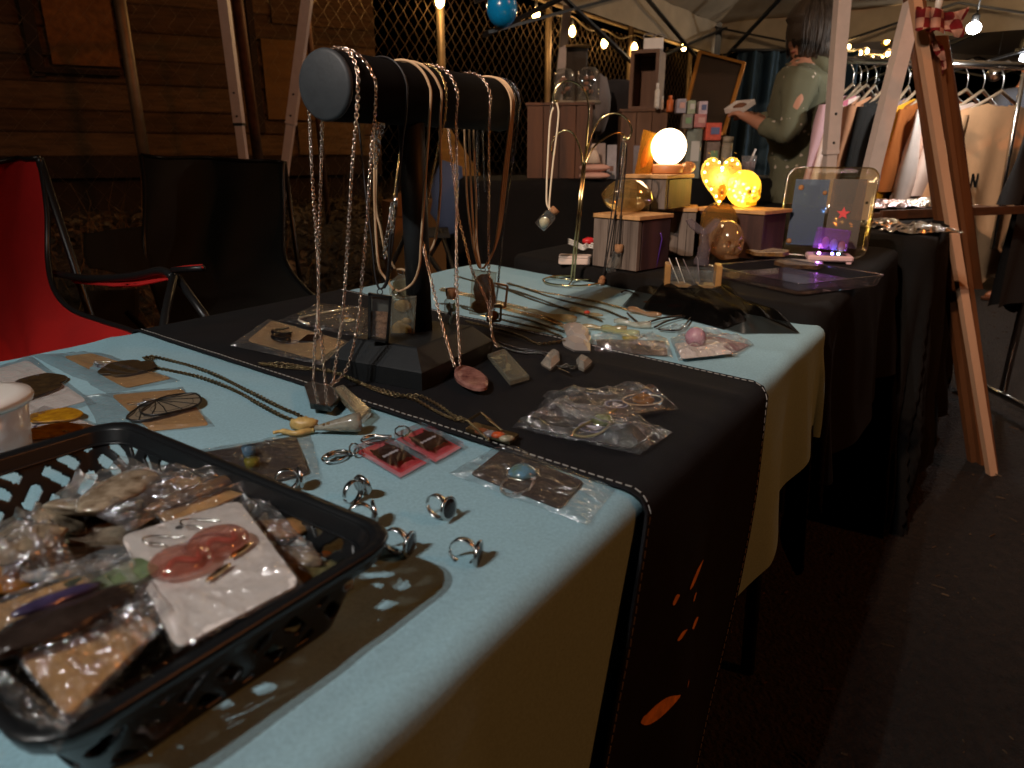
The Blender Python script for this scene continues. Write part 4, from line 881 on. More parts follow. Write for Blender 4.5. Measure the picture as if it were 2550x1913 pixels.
def wing(sc=1, n=22, lob=.12): return [(sc*(.86*math.cos(a)*(1+lob*math.cos(3*a)))*.5, sc*(1.12*math.sin(a)*(1+.10*math.sin(2*a)))*.5) for a in (2*PI*i/n for i in range(n))]
MOTH = mat('brown_moth_wing', lin((72, 54, 28)), .5, noise=(130, .6), c2=lin((34, 24, 14)))
VEIN = mat('black_vein', (.012, .011, .010), .4)
# --- white card with brown wings, far left
b = Bag('earring_bag', 'bagged white card with brown moth wing earrings at the left edge', [(-70, 935), (78, 888), (242, 1008), (30, 1062)], seed=3, group='bagged earrings on the blue cloth', puff=.004)
b.card(WCARD, pts=[(.06, .04), (.88, .06), (.95, .93), (.05, .95)]); b.logo(.40, .55, .012)
for a_, c_, an in ((.50, .60, -.5), (.66, .52, -.55)):
    MB(b.F(a_, c_, b.top+.002, an)).prism(wing(.058), 0, .0014, bev=.0004).build('earring', MOTH, b.t); b.hook(a_-.10, c_-.06, 1.2)
# --- kraft card with folded brown wings
b = Bag('earring_bag', 'bagged kraft card with dark folded wings furthest back on the blue cloth', [(72, 884), (255, 880), (450, 950), (270, 985)], seed=5, group='bagged earrings on the blue cloth')
b.card(KRAFT, pts=[(.38, .10), (.84, .02), (.98, .92), (.30, .95)]); b.logo(.62, .42, .010)
for a_, c_, an in ((.70, .55, -.3), (.80, .62, -.35)):
    MB(b.F(a_, c_, b.top+.002, an)).prism(wing(.05), 0, .0014, bev=.0004).build('earring', MOTH, b.t)
b.hook(.58, .45, 1.0, sc=1.1); b.hook(.64, .40, 1.2, sc=1.1)
# --- kraft card with veined butterfly wings
b = Bag('earring_bag', 'bagged kraft card with grey black veined butterfly wings beside the basket', [(205, 988), (455, 966), (536, 1066), (262, 1092)], seed=8, group='bagged earrings on the blue cloth')
b.card(KRAFT, pts=[(.27, .05), (.985, .06), (.96, .96), (.42, .96)]); b.logo(.55, .36, .010)
WINGM = mat('grey_wing', lin((120, 108, 90)), .4)
for a_, c_, an, dz in ((.60, .56, -.25, 0), (.76, .50, -.35, .0012)):
    w_ = .056; M = b.F(a_, c_, b.top+.0015+dz, an); pr = MB(M).prism(wing(w_), 0, .001).build('earring', WINGM, b.t); g = MB(M)
    ol = [V((x, y, .0012)) for x, y in wing(w_)]; g.tube(ol, .0011, 5, closed=True)
    for k in range(0, 22, 2): g.tube([V((-w_*.42, w_*.18, .0013)), ol[k]*.55+V((-w_*.15, w_*.08, .0006)), ol[k]], .0006, 4)
    g.tube([p*.72 for p in ol[10:]+ol[:4]], .0005, 4); g.build('wing_vein', VEIN, pr); b.hook(a_-.14, c_-.14, 1.2)
# --- white card with yellow earrings, half behind the basket
b = Bag('earring_bag', 'bagged white card with yellow petal earrings tucked behind the basket', [(5, 1062), (112, 1012), (262, 1064), (140, 1150)], z=.7435, seed=11, group='bagged earrings on the blue cloth')
b.card(WCARD, pts=[(.06, .05), (.95, .04), (.94, .95), (.05, .95)]); b.logo(.50, .42, .012)
YEL = mat('yellow_petal', lin((190, 140, 20)), .5, noise=(120, .5), c2=lin((120, 72, 8)))
for a_, c_, an in ((.40, .62, .3), (.76, .38, .2)):
    MB(b.F(a_, c_, b.top+.002, an)).prism(wing(.044), 0, .0014, bev=.0004).build('earring', YEL, b.t); b.hook(a_-.08, c_-.16, 1.4)
# --- black card with tiny cup earrings
b = Bag('earring_bag', 'bagged dark card with a tiny glass cup charm beside the basket', [(455, 1128), (772, 1080), (800, 1192), (520, 1240)], seed=14, group='bagged earrings on the blue cloth')
b.card(DCARD, pts=[(.04, .10), (.88, .03), (.90, .88), (.10, .97)]); b.logo(.17, .42, .012)
M = b.F(.46, .40, b.top+.001) 
MB(M).lathe([(.0, .0), (.0048, .0002), (.0058, .010)], 14).build('cup_charm', mat('blue_glass', lin((120, 160, 190)), .1, trans=.7), b.t)
MB(b.F(.45, .62, b.top+.001)).lathe([(0, 0), (.0055, .0003), (.006, .008)], 14).build('cup_charm', mat('yellow_glass', lin((150, 140, 60)), .1, trans=.6), b.t)
b.hook(.66, .2, .5, sc=.8)
# --- globe pendant bag
b = Bag('pendant_bag', 'bagged dark card with a blue and green globe pendant near the table edge', [(1115, 1182), (1248, 1108), (1532, 1222), (1462, 1312)], seed=17, group='bagged pendants on the front table', puff=.005, wr=.003, res=(24, 18))
b.card(DCARD, pts=[(.14, .12), (.90, .06), (.90, .78), (.12, .80)])
EARTHM = mat('globe_print', lin((92, 136, 168)), .15, noise=(95, .5), c2=lin((92, 100, 40)), coat=.6)
MB(b.F(.52, .40, b.top+.0005)).lathe([(.012, 0), (.012, .002), (.0085, .0058), (.004, .0074), (0, .0078)], 24).build('globe_pendant', EARTHM, b.t)
MB(b.F(.52, .40, b.top+.0002)).lathe([(.0132, 0), (.0138, .001), (.0132, .002), (.012, .0022)], 24).build('bezel', SILV, b.t)
M = b.F(.28, .45, b.top+.0015); MB().chain([M @ V(p) for p in ((.03, .004, 0), (.012, .012, 0), (-.012, .008, 0), (-.02, -.004, 0), (-.004, -.012, 0), (.014, -.006, 0), (.03, .0, 0))], .003, .0013).build('chain', SILV, b.t)
# --- orange glinting bags on the runner
FILMO = film('crisp_film', base=.12, edge=.9, rough=.11, haze=.02, bump=(52, 1, .012))
b = Bag('pendant_bag', 'upper of two crinkled clear bags on the runner, with an amber oval', [(1350, 990), (1605, 970), (1692, 1022), (1462, 1062)], z=.7485, seed=21, group='bagged pendants on the front table', puff=.010, wr=.007, res=(28, 22), folds=14, filmm=FILMO)
b.card(DCARD, pts=[(.12, .10), (.93, .08), (.90, .90), (.14, .90)]); b.logo(.52, .52, .012)
MB(b.F(.80, .52, b.top+.0005)).lathe([(.012, 0), (.011, .003), (.006, .006), (0, .007)], 20).build('amber_oval', mat('amber_stone', lin((160, 100, 30)), .1, noise=(120, .5), trans=.3), b.t)
MB().tube([b.F(.8, .5, b.top+.001) @ V((.021*math.cos(a*.35), .016*math.sin(a*.35), 0)) for a in range(18)], .0008, 5, closed=True).build('cord_ring', TANC, b.t)
b = Bag('pendant_bag', 'lower of two crinkled clear bags on the runner, with a green stone', [(1276, 1068), (1378, 1002), (1676, 1080), (1594, 1136)], z=.7483, seed=24, group='bagged pendants on the front table', puff=.009, wr=.007, res=(28, 22), folds=14, filmm=FILMO)
b.card(mat('black_card', (.012, .012, .012), .6), pts=[(.10, .10), (.92, .08), (.90, .90), (.12, .90)]); b.logo(.52, .50, .014)
MB(b.F(.73, .52, b.top+.0005)).lathe([(.0115, 0), (.0105, .004), (.006, .007), (0, .008)], 20).build('green_stone', mat('moss_agate', lin((110, 120, 60)), .1, noise=(140, .6), trans=.3), b.t)
M = b.F(.36, .5, b.top+.002); MB().tube(smooth_path([M @ V(p) for p in ((.06, .0, 0), (.03, .004, 0), (0, .008, 0), (-.018, .004, 0), (-.016, -.008, 0), (0, -.014, 0), (.02, -.012, 0))], 5), .0012, 6).build('cord', mat('olive_cord', lin((120, 112, 60)), .6), b.t)
# --- bags at the left on the runner
b = Bag('earring_bag', 'bagged kraft card with glossy black curled tentacle earrings on the runner', [(572, 862), (668, 796), (872, 854), (800, 912)], z=.7482, seed=27, group='bagged earrings on the runner', filmm=FILMH)
b.card(KRAFT, pts=[(.22, .10), (.98, .06), (.97, .96), (.14, .92)]); b.logo(.48, .52, .010)
BGL = mat('gloss_black', (.006, .006, .007), .08, coat=.6)
for a_, c_, an in ((.42, .42, .2), (.56, .36, .3)):
    M = b.F(a_, c_, b.top+.004, an); pts = smooth_path([M @ V(p) for p in ((-.008, -.012, 0), (-.013, -.004, .001), (-.010, .006, .003), (0, .010, .004), (.012, .006, .003), (.024, -.002, .001), (.034, -.010, 0))], 5)
    MB().tube(pts, [.0042-.0001*i for i in range(len(pts))], 10).build('earring', BGL, b.t)
b.hook(.66, .32, -.6, sc=1.2); MB(b.F(.70, .66, b.top+.002)).box((0, 0, 0), (.036, .022, .003), None, .001).build('film_fold', BGL, b.t)
b = Bag('pendant_bag', 'bagged pendant with a looped cream cord behind the black tentacle earrings', [(690, 800), (800, 758), (930, 772), (915, 846)], z=.7482, seed=30, group='bagged pendants on the front table', filmm=FILMO, puff=.006)
b.card(MATS['black_card'], pts=[(.12, .10), (.94, .08), (.92, .92), (.14, .92)]); b.logo(.58, .62, .011)
MB().tube(smooth_path([b.F(.5, .5, .004) @ V(p) for p in ((-.06, .02, 0), (-.03, .045, 0), (.0, .035, 0), (.03, .01, 0), (.05, -.01, 0))], 5), .0016, 6).build('cord', WHTC, b.t)
MB(b.F(.42, .70, b.top+.001)).lathe([(.012, 0), (.0115, .002), (.008, .0032), (0, .0034)], 20).build('daisy_disc', mat('daisy_resin', lin((190, 186, 160)), .2, noise=(90, .3)), b.t); MB(b.F(.42, .70, b.top+.0046)).sphere((0, 0, 0), (.005, .0035, .001), 10, 6).build('daisy_eye', YEL, b.t)
# --- bags on the far blue strip
for c4, lab, sd, mm, nm in (([(1474, 836), (1662, 842), (1676, 893), (1478, 880)], 'long crinkled bag with a silver chain on the far blue strip', 33, DCARD, 'chain'),
                            ([(1645, 818), (1782, 838), (1878, 862), (1828, 890)], 'small crinkled bag with a dark pink card near the far corner', 36, mat('rose_card', lin((120, 70, 76)), .6, noise=(50, .3)), ''),
                            ([(1668, 846), (1768, 838), (1838, 884), (1690, 900)], 'bagged white card with a pink flower bead on the far blue strip', 39, WCARD, 'bead')):
    b = Bag('pendant_bag', lab, c4, z=.7432 if nm != 'bead' else .747, seed=sd, group='bagged pendants on the front table', puff=.008, wr=.0055, res=(24, 16), folds=12, filmm=FILMO)
    b.card(mm, pts=[(.05, .25), (.95, .20), (.94, .94), (.06, .94)])
    if nm == 'bead': MB(b.F(.45, .4, b.top+.010)).sphere((0, 0, 0), .0135, 16, 12).build('bead', mat('pink_flower_bead', lin((170, 90, 120)), .08, noise=(70, .5), trans=.4, c2=lin((214, 180, 190))), b.t)
    if nm == 'chain':
        M = b.F(.62, .5, b.top+.002); MB().chain([M @ V((.03*math.cos(k*1.9)*(1-.02*k), .010*math.sin(k*2.3), .001*(k % 3))) for k in range(16)], .0032, .0014).build('chain', SILV, b.t)
        MB(b.F(.5, .25, b.top+.003)).sphere((0, 0, 0), (.012, .008, .003), 12, 8).build('yellow_disc', mat('yellow_resin', lin((170, 160, 40)), .2, trans=.3), b.t)
# ================================================================ BASKET CONTENTS
def blob(name, label, cat, c, r, m, M=None, amp=.15, fr=2., n=24, mm=16, group=None, fnx=None):
    return one(name, MB().sphere(c, r, n, mm, fnx or (lambda d: 1+amp*NZ.noise(d*fr+V(c)*7)), M), m, label, cat, group)
SHELL = mat('abalone_shell', lin((168, 150, 124)), .18, noise=(70, .6), c2=lin((60, 52, 46)), bump=(60, .5, .003), coat=.5)
SHELL2 = mat('oyster_shell', lin((186, 170, 146)), .25, noise=(90, .5), c2=lin((92, 74, 54)), bump=(80, .6, .003), coat=.4)
G5 = 'resin pieces heaped in the basket'
# filler layer of bagged slabs low in the basket
for k, (u, n, a, w_, h_, m_, lab) in enumerate(((.19, -.31, .3, .09, .05, KRAFT, 'bagged kraft card lying deep at the right end of the basket'), (.11, -.30, -.2, .09, .06, DCARD, 'dark bagged card lying deep at the near end of the basket'),
        (.12, -.44, .5, .08, .06, MATS['olive_leaf_film'], 'olive resin slab lying deep in the left of the basket'), (.19, -.42, .1, .07, .06, SHELL2, 'flat pale shell slab lying deep at the back of the basket'))):
    t = thing('resin_slab', lab, 'resin slab', T(u, n, .750), G5); M = tr(T(u, n, .752+.003*k)) @ rz(a)
    MB(M).prism(rect(w_, h_, .006), 0, .003).build('slab', m_, t)
    MB(M).grid(lambda s, q: V(((s-.5)*w_*1.1, (q-.5)*h_*1.1, .004+.003*NZ.noise(V((s*8, q*8, k))))), 14, 12, False).build('film', FILM, t)
# white card with pink resin earrings
b = Bag('earring_bag', 'bagged white card with round pink resin earrings on top of the basket heap', [(292, 1338), (598, 1246), (760, 1464), (436, 1634)], zs=[.788, .7865, .793, .795], seed=41, puff=.003, wr=.0022, group=G5, res=(26, 24), folds=12)
b.card(WCARD, pts=[(.02, .02), (.98, .02), (.98, .97), (.02, .98)]); b.logo(.55, .36, .0125)
MB(b.F(.44, .12, b.top+.0002)).prism(ell(.0026, .0026, 14), 0, .0001).build('hang_hole', CHARC, b.cd)
PINKR = film('pink_resin', (1, .80, .74), .09, .9, .08, haze=.26, hazecol=(.80, .36, .27), transl=True)
for a_, c_ in ((.30, .50), (.61, .45)):
    e = MB(b.F(a_, c_, b.top+.0018)).lathe([(.013, 0), (.0148, .001), (.0148, .004), (.0125, .0062), (.006, .0074), (0, .0078)], 28).build('earring', PINKR, b.t)
    MB(b.F(a_, c_, b.top+.004)).tube(smooth_path([V(p) for p in ((-.010, -.006, 0), (-.002, .002, .001), (.006, -.004, 0), (.010, .004, 0))], 4), .0016, 6).build('swirl', mat('red_swirl', lin((170, 70, 60)), .4), e)
    b.hook(a_-.02, c_-.22, .6, sc=1.2)
for a_, c_ in ((.74, .56), (.50, .66)): MB(b.F(a_, c_, b.top+.002, .4)).sphere((0, 0, 0), (.009, .0018, .0016), 12, 8).build('gold_fleck', GOLD, b.t)
# kraft bag with dark agate, near left
b = Bag('pendant_bag', 'bagged kraft card with a dark agate chunk in the near left of the basket', [(-60, 1520), (205, 1430), (420, 1560), (170, 1818)], zs=[.786, .782, .784, .795], seed=44, puff=.007, wr=.004, filmm=FILMC, group=G5, res=(28, 24), folds=14)
b.card(KRAFT, pts=[(.03, .04), (.97, .04), (.95, .95), (.03, .96)])
AG = mat('dark_agate', (.030, .021, .017), .22, noise=(60, .5), bump=(60, .6, .003), coat=.4)
MB(b.F(.50, .55, b.top+.006, -.35)).sphere((0, 0, 0), (.037, .013, .006), 26, 14, lambda d: 1+.28*NZ.noise(d*2.1)).build('agate', AG, b.t)
MB(b.F(.46, .40, b.top+.010, -.3)).sphere((0, 0, 0), (.018, .005, .003), 18, 10, lambda d: 1+.2*NZ.noise(d*2.1)).build('violet_band', mat('violet_agate', lin((62, 54, 84)), .25, noise=(90, .4), coat=.4), b.t)
M = b.F(.80, .60, b.top+.006); MB(M).tube([V((.006*math.cos(k*.7), .006*math.sin(k*.7), 0)) for k in range(9)], .0008, 5, closed=True).build('jump_ring', SILV, b.t)
# kraft bag, far side
b = Bag('pendant_bag', 'bagged kraft card with a grey stone at the back of the basket', [(325, 1225), (520, 1165), (640, 1225), (420, 1325)], zs=[.772, .776, .782, .784], seed=47, puff=.007, wr=.0045, filmm=FILMC, group=G5, res=(26, 22), folds=14)
b.card(KRAFT, pts=[(.03, .04), (.97, .04), (.95, .95), (.03, .96)]); MB(b.F(.30, .22, b.top+.0002)).prism(ell(.0026, .002, 14), 0, .0001).build('hang_hole', CHARC, b.cd)
MB(b.F(.5, .66, b.top+.004, -.1)).sphere((0, 0, 0), (.030, .009, .004), 22, 10, lambda d: 1+.25*NZ.noise(d*2)).build('stone', mat('grey_agate', lin((70, 64, 66)), .25, noise=(80, .5), c2=lin((130, 96, 60)), coat=.4), b.t)
# shells and discs
def tilt(a, b_): return rx(a) @ ry(b_)
blob('shell', 'large cream oyster shell leaning at the back of the basket', 'shell', at(225, 1262, .772), (.031, .027, .006), SHELL2, rz(.3) @ tilt(-.45, .1), .22, 1.8, group=G5)
blob('shell', 'round brown and white shell with a dark hole on the left of the heap', 'shell', at(72, 1345, .778), (.017, .017, .010), SHELL, tilt(-.4, .2), .2, 2, group=G5)
t = thing('coaster', 'round teal resin coaster with a pale rim in the basket', 'coaster', at(205, 1402, .776), G5); M = tr(at(205, 1402, .774)) @ tilt(-.30, -.05)
MB(M).lathe([(.026, -.003), (.0285, -.002), (.029, .001), (.0275, .003), (.025, .0032)], 34).build('rim', mat('abalone_rim', lin((170, 160, 150)), .15, noise=(120, .5), c2=lin((70, 90, 104)), coat=.5), t)
MB(M).lathe([(0, .0030), (.0255, .0029)], 34).build('teal_resin', mat('teal_glitter', lin((22, 92, 118)), .12, noise=(70, .6), c2=lin((8, 30, 44)), coat=.5), t)
blob('shell', 'small grey shell behind the teal coaster', 'shell', at(150, 1298, .772), (.016, .012, .006), SHELL, tilt(-.3, .4), .25, 2.5, group=G5)
t = thing('resin_slab', 'green resin slab with gold flakes left of the white card', 'resin slab', at(315, 1478, .779), G5); M = tr(at(315, 1480, .777)) @ rz(-.5) @ tilt(-.2, .05)
MB(M).prism(rect(.05, .036, .004), 0, .004, bev=.0008).build('slab', mat('green_resin', lin((78, 92, 66)), .12, trans=.3, noise=(60, .4)), t)
g = MB(M); rr = random.Random(3)
for i in range(60):
    x, y, s = rr.uniform(-.022, .022), rr.gauss(0, .006)+.004*rr.choice((-1, 1)), rr.uniform(.0006, .0018); a = rr.random()*3
    g.add([(x+s*math.cos(a+k*2.1), y+s*math.sin(a+k*2.1), .0042+.0003*rr.random()) for k in range(3)], [(0, 1, 2)])
g.build('gold_flakes', GOLD, t)
blob('resin_disc', 'amber resin dome at the left border of the basket heap', 'resin disc', at(20, 1432, .774), (.022, .02, .007), mat('amber_dome', lin((176, 112, 40)), .1, trans=.4), tilt(-.2, .2), .08, 2, group=G5)
blob('shell', 'yellowish shell slice at the right end of the basket heap', 'shell', at(775, 1424, .768), (.026, .016, .005), mat('yellow_shell', lin((150, 140, 96)), .15, noise=(70, .5), c2=lin((60, 54, 30)), coat=.5), rz(-.3) @ tilt(-.2, .1), .2, 2, group=G5)
blob('shell', 'dark glossy shell beside the yellowish slice', 'shell', at(735, 1392, .772), (.018, .009, .006), SHELL, rz(-.4), .25, 2.5, group=G5)
b = Bag('pendant_bag', 'bagged brown stone under the right corner of the white card', [(590, 1250), (660, 1270), (800, 1400), (700, 1440)], zs=[.776, .776, .772, .772], seed=50, puff=.008, wr=.005, filmm=FILMC, group=G5, res=(22, 14), folds=12)
MB(b.F(.5, .5, .004)).sphere((0, 0, 0), (.022, .010, .004), 18, 10, lambda d: 1+.25*NZ.noise(d*2)).build('stone', mat('tan_stone', lin((140, 104, 66)), .3, noise=(80, .4)), b.t)
b = Bag('pendant_bag', 'empty looking crumpled clear bag over the near rim of the basket', [(-20, 1640), (180, 1800), (150, 1880), (-60, 1760)], zs=[.790, .797, .786, .786], seed=53, puff=.004, wr=.004, filmm=FILMC, group=G5, res=(20, 12), folds=10)
b = Bag('pendant_bag', 'large crumpled clear bag with a pale resin slice at the back of the heap', [(130, 1240), (300, 1165), (560, 1175), (330, 1330)], zs=[.782, .784, .786, .790], seed=61, puff=.007, wr=.005, filmm=FILMC, group=G5, res=(34, 26), folds=18)
MB(b.F(.35, .5, .006, .2)).sphere((0, 0, 0), (.030, .018, .004), 24, 10, lambda d: 1+.15*NZ.noise(d*2)).build('resin_slice', SHELL2, b.t)
b = Bag('pendant_bag', 'crumpled clear bag with a brown banded slice at the left of the heap', [(-40, 1330), (110, 1270), (190, 1400), (10, 1480)], zs=[.786, .786, .789, .790], seed=64, puff=.007, wr=.005, filmm=FILMC, group=G5, res=(26, 26), folds=16)
MB(b.F(.5, .5, .003, .5)).sphere((0, 0, 0), (.022, .016, .004), 20, 10, lambda d: 1+.2*NZ.noise(d*2)).build('banded_slice', SHELL, b.t)
b = Bag('pendant_bag', 'crumpled clear bag between the dark agate and the white card', [(190, 1420), (330, 1380), (440, 1540), (330, 1640)], zs=[.786, .788, .792, .790], seed=67, puff=.006, wr=.0045, filmm=FILMC, group=G5, res=(24, 28), folds=16)
MB(b.F(.5, .4, .003, .2)).prism(rect(.03, .022, .004), 0, .003).build('green_chip', mat('sage_resin', lin((96, 110, 80)), .2, noise=(70, .4)), b.t)
# ================================================================ WHITE TUB far left
t = thing('plastic_tub', 'white plastic tub with a rolled rim cut by the left edge', 'tub', at(-30, 1160))
c = at(-30, 1150, .7428); TUB = mat('white_plastic', lin((226, 222, 214)), .3)
MB().lathe([(.0, 0), (.030, .0005), (.032, .004), (.037, .050)], 32, c=c).build('tub_wall', film('cloudy_plastic', (.9, .9, .9), .15, .6, .2, haze=.55), t)
MB().lathe([(.036, .050), (.0405, .0495), (.042, .053), (.0405, .0565), (.030, .058), (0, .0582)], 32, c=c).build('lid', TUB, t)
# ================================================================ RINGS
STEEL = mat('steel_ring', (.55, .54, .53), .22, 1); DARKST = mat('dark_bezel', (.05, .048, .05), .12, .6)
def ring(label, px, py, face, lie=0.0, sc=1):
    c = at(px, py, .7428); r = .0085*sc; t = thing('ring', label, 'ring', c, 'adjustable rings on the blue cloth')
    M = tr(c) @ rz(face)          # local +x is where the bezel faces; the band lies along x on the cloth
    M = M @ ry(lie)
    g = MB(M); n = 30; w_ = .0019; vs = []; a0, a1 = .12, 2*PI-.12
    for i in range(n+1):
        a = PI+a0+(a1-a0)*i/n
        for rr_, h in ((r-.0004, -w_), (r+.0004, -w_), (r+.0004, w_), (r-.0004, w_)): vs.append((rr_*math.cos(a), h*(.7+.6*abs(math.cos(a/2)))+.0, r+.0006+rr_*math.sin(a)))
    g.add(vs, [(i*4+k, (i+1)*4+k, (i+1)*4+(k+1) % 4, i*4+(k+1) % 4) for i in range(n) for k in range(4)]+[(0, 1, 2, 3), (n*4+3, n*4+2, n*4+1, n*4)], True); g.build('band', STEEL, t)
    R = ry(PI/2); MB(M).lathe([(.0, r), (.0076*sc, r), (.0084*sc, r+.0008), (.0087*sc, r+.0024), (.0080*sc, r+.0026)], 26, R, (0, 0, r+.0006)).build('bezel', STEEL, t)
    MB(M).lathe([(.0080*sc, r+.0018), (.0070*sc, r+.0026), (.0035*sc, r+.0032), (0, r+.0034)], 26, R, (0, 0, r+.0006)).build('stone', DARKST, t)
    return t
ring('steel ring with its bezel turned away, alone beside the razor keychains', 884, 1252, 1.0, -.15)
ring('steel ring with a dark stone facing right, in the middle of the rings', 1092, 1290, -.55, -.10)
ring('steel ring with a dark stone, nearest to the basket corner', 985, 1378, -.30, .05)
ring('steel ring with a dark stone, nearest to the table edge', 1152, 1404, -.22, .05)
ring('steel ring half hidden behind the basket rim corner', 902, 1312, .3, -.1)
ring('steel ring half hidden behind the basket by the dark card', 716, 1222, .5, 0)
# ================================================================ RAZOR BLADE KEYCHAINS
def keychain(label, c4, tint, seed):
    z = .7428; f = [at(*p, z) for p in c4]; c = sum(f, V())/4; t = thing('keychain', label, 'keychain', c, 'razor blade keychains'); th = .007
    up = V((0, 0, 1)); k = .96
    r0, r1, r2 = [p+up*.0004 for p in f], [p+up*(th-.001) for p in f], [c+(p-c)*k+up*th for p in f]
    MB().add(r0+r1+r2, [(3, 2, 1, 0), (8, 9, 10, 11)]+[(l*4+i, l*4+(i+1) % 4, l*4+4+(i+1) % 4, l*4+4+i) for l in range(2) for i in range(4)]).build('resin_block', film('keychain_resin', (.96, .94, .93), .06, .8, .05), t)
    P = lambda a, b, h: f[0]*(1-a)*(1-b)+f[1]*a*(1-b)+f[2]*a*b+f[3]*(1-a)*b+up*h
    REDP = mat('red_resin_layer', lin((196, 30, 44)), .3, noise=(60, .3), c2=lin((224, 120, 126)))
    MB().grid(lambda a, b: P(.03+.94*a, .03+.94*b, .0012+.0008*NZ.noise(V((a*4, b*4, seed)))), 8, 8).build('red_layer', REDP, t)
    out = []; a0, a1, b0, b1 = .12, .86, .22, .80
    for i in range(4):
        pass
    prof = [(a0+.05, b0+.10), (a0+.08, b0), (a0+.14, b0), (a0+.16, b0+.05), (a1-.16, b0+.05), (a1-.14, b0), (a1-.08, b0), (a1-.05, b0+.10), (a1, b0+.14), (a1, b1-.14), (a1-.05, b1-.10), (a1-.08, b1), (a1-.14, b1), (a1-.16, b1-.05), (a0+.16, b1-.05), (a0+.14, b1), (a0+.08, b1), (a0+.05, b1-.10), (a0, b1-.14), (a0, b0+.14)]
    bl_ = MB().add([P(a, b, .0052) for a, b in prof], [tuple(range(20))]).build('razor_blade', mat('razor_steel', lin((84, 56, 44)), .35, .5, noise=(120, .3)), t)
    g = MB(); m = (b0+b1)/2
    for i in range(14):
        a = a0+.10+(a1-a0-.20)*i/14; an = a0+.10+(a1-a0-.20)*(i+1)/14; h1, h2 = (.035 if i in (1, 4, 7, 9, 12) else .015), (.035 if i+1 in (1, 4, 7, 9, 12) else .015)
        g.add([P(a, m-h1, .0055), P(an, m-h2, .0055), P(an, m+h2, .0055), P(a, m+h1, .0055)], [(0, 1, 2, 3)])
    g.build('blade_slot', PRWH, bl_)
    return t
t = keychain('front red and clear resin block with a razor blade', [(882, 1128), (950, 1098), (1070, 1156), (998, 1196)], 1, 2)
MB().tube([at(882+12*math.cos(k*.7), 1118+14*math.sin(k*.7), .748) for k in range(9)], .0009, 6, closed=True).build('split_ring', STEEL, t)
MB().tube([at(835+33*math.cos(k*.45)+.0*k, 1142-6+ (12*math.sin(k*.45)-(33*math.cos(k*.45))*.22), .7455) for k in range(14)], .0011, 6, closed=True).build('clasp', STEEL, t)
MB().tube(smooth_path([at(x, y, .7462) for x, y in ((812, 1140), (830, 1132), (850, 1131), (872, 1128))], 4), .0019, 7).build('clasp_gate', STEEL, t)
t = keychain('rear red resin block with a razor blade touching the runner', [(981, 1096), (1050, 1066), (1155, 1118), (1086, 1158)], 1, 5)
MB().tube([at(1002+19*math.cos(k*.7), 1074+13*math.sin(k*.7), .752+.006*math.sin(k*.7)) for k in range(9)], .0009, 6, closed=True).build('split_ring', STEEL, t)
MB().tube([at(935+36*math.cos(k*.45), 1094+(8*math.sin(k*.45)-(36*math.cos(k*.45))*.10), .7455) for k in range(14)], .0011, 6, closed=True).build('clasp', STEEL, t)
MB().tube(smooth_path([at(x, y, .7462) for x, y in ((905, 1092), (930, 1086), (955, 1088), (975, 1088))], 4), .0019, 7).build('clasp_gate', STEEL, t)
# ================================================================ NECKLACES LYING ON THE TABLE
def lying(label, paths, m, z=.7445, **kw):
    pts = [[at(x, y, z) for x, y in p] for p in paths]; t = thing('necklace', label, 'necklace', pts[0][len(pts[0])//2], group='necklaces laid flat on the table')
    for p in pts: MB().chain(p, kw.get('step', .0034), kw.get('lw', .0017), kw.get('wire', .0006)).build('chain', m, t)
    return t
t = lying('dark bronze chain with a horn and a cone shaped pendant on the blue cloth', [[(362, 893), (372, 888), (400, 892), (470, 910), (540, 935), (620, 975), (700, 1015), (745, 1035), (775, 1060), (778, 1075)], [(362, 893), (378, 900), (384, 914), (420, 922), (500, 940), (580, 970), (640, 1003), (700, 1035), (735, 1048), (762, 1060)], [(358, 890), (366, 896), (376, 890), (384, 896)]], BRON, .7445, step=.0036, lw=.0019, wire=.0008)
CRY = mat('cloudy_quartz', lin((190, 180, 160)), .12, trans=.55, noise=(90, .4)); HORN = mat('pale_horn', lin((190, 158, 96)), .4, noise=(90, .4), bump=(90, .5, .002))
p0, p1 = at(784, 1072, .748), at(900, 1066, .748); pp = [p0+(p1-p0)*(i/8)+V((0, 0, .002+.004*i/8)) for i in range(9)]
MB().tube(pp, [.002, .003, .004, .005, .006, .007, .0082, .0092, .0088], 9).build('cone_pendant', CRY, t)
g = MB(); rr = random.Random(4)
for i in range(14): q = pp[2+i % 6]+V((rr.uniform(-.003, .003), rr.uniform(-.003, .003), .003)); g.sphere(q, rr.uniform(.001, .0022), 6, 4)
g.build('pebble_fill', mat('brown_pebble', lin((120, 92, 52)), .5), t)
MB().tube(smooth_path([at(x, y, .747) for x, y in ((680, 1078), (705, 1074), (735, 1080), (765, 1074), (782, 1072))], 4), [.0016]*4+[.0026]*5+[.003]*5+[.0022]*3, 7).build('horn', HORN, t)
MB().sphere(at(756, 1055, .749), (.013, .007, .006), 16, 10, lambda d: 1+.35*NZ.noise(d*4)).build('coral_chip', HORN, t)
t = lying('antique brass double chain with a beaded rectangular frame pendant on the runner', [[(645, 908), (700, 905), (760, 915), (820, 925), (860, 938), (920, 965), (980, 985), (1040, 985), (1085, 1005), (1130, 1035), (1165, 1045)], [(645, 904), (690, 912), (750, 918), (810, 921), (850, 932), (910, 958), (975, 978), (1030, 993), (1075, 1018), (1125, 1042), (1165, 1048)]], BRAS, .7492, step=.0036, lw=.0017, wire=.0005)
q = [at(x, y, z) for x, y, z in ((1164, 1052, .751), (1198, 1028, .753), (1258, 1080, .753), (1220, 1094, .75))]
MB().bar(at(1164, 1048, .755), at(1198, 1028, .762), .002).build('frame_bar', BRAS, t)
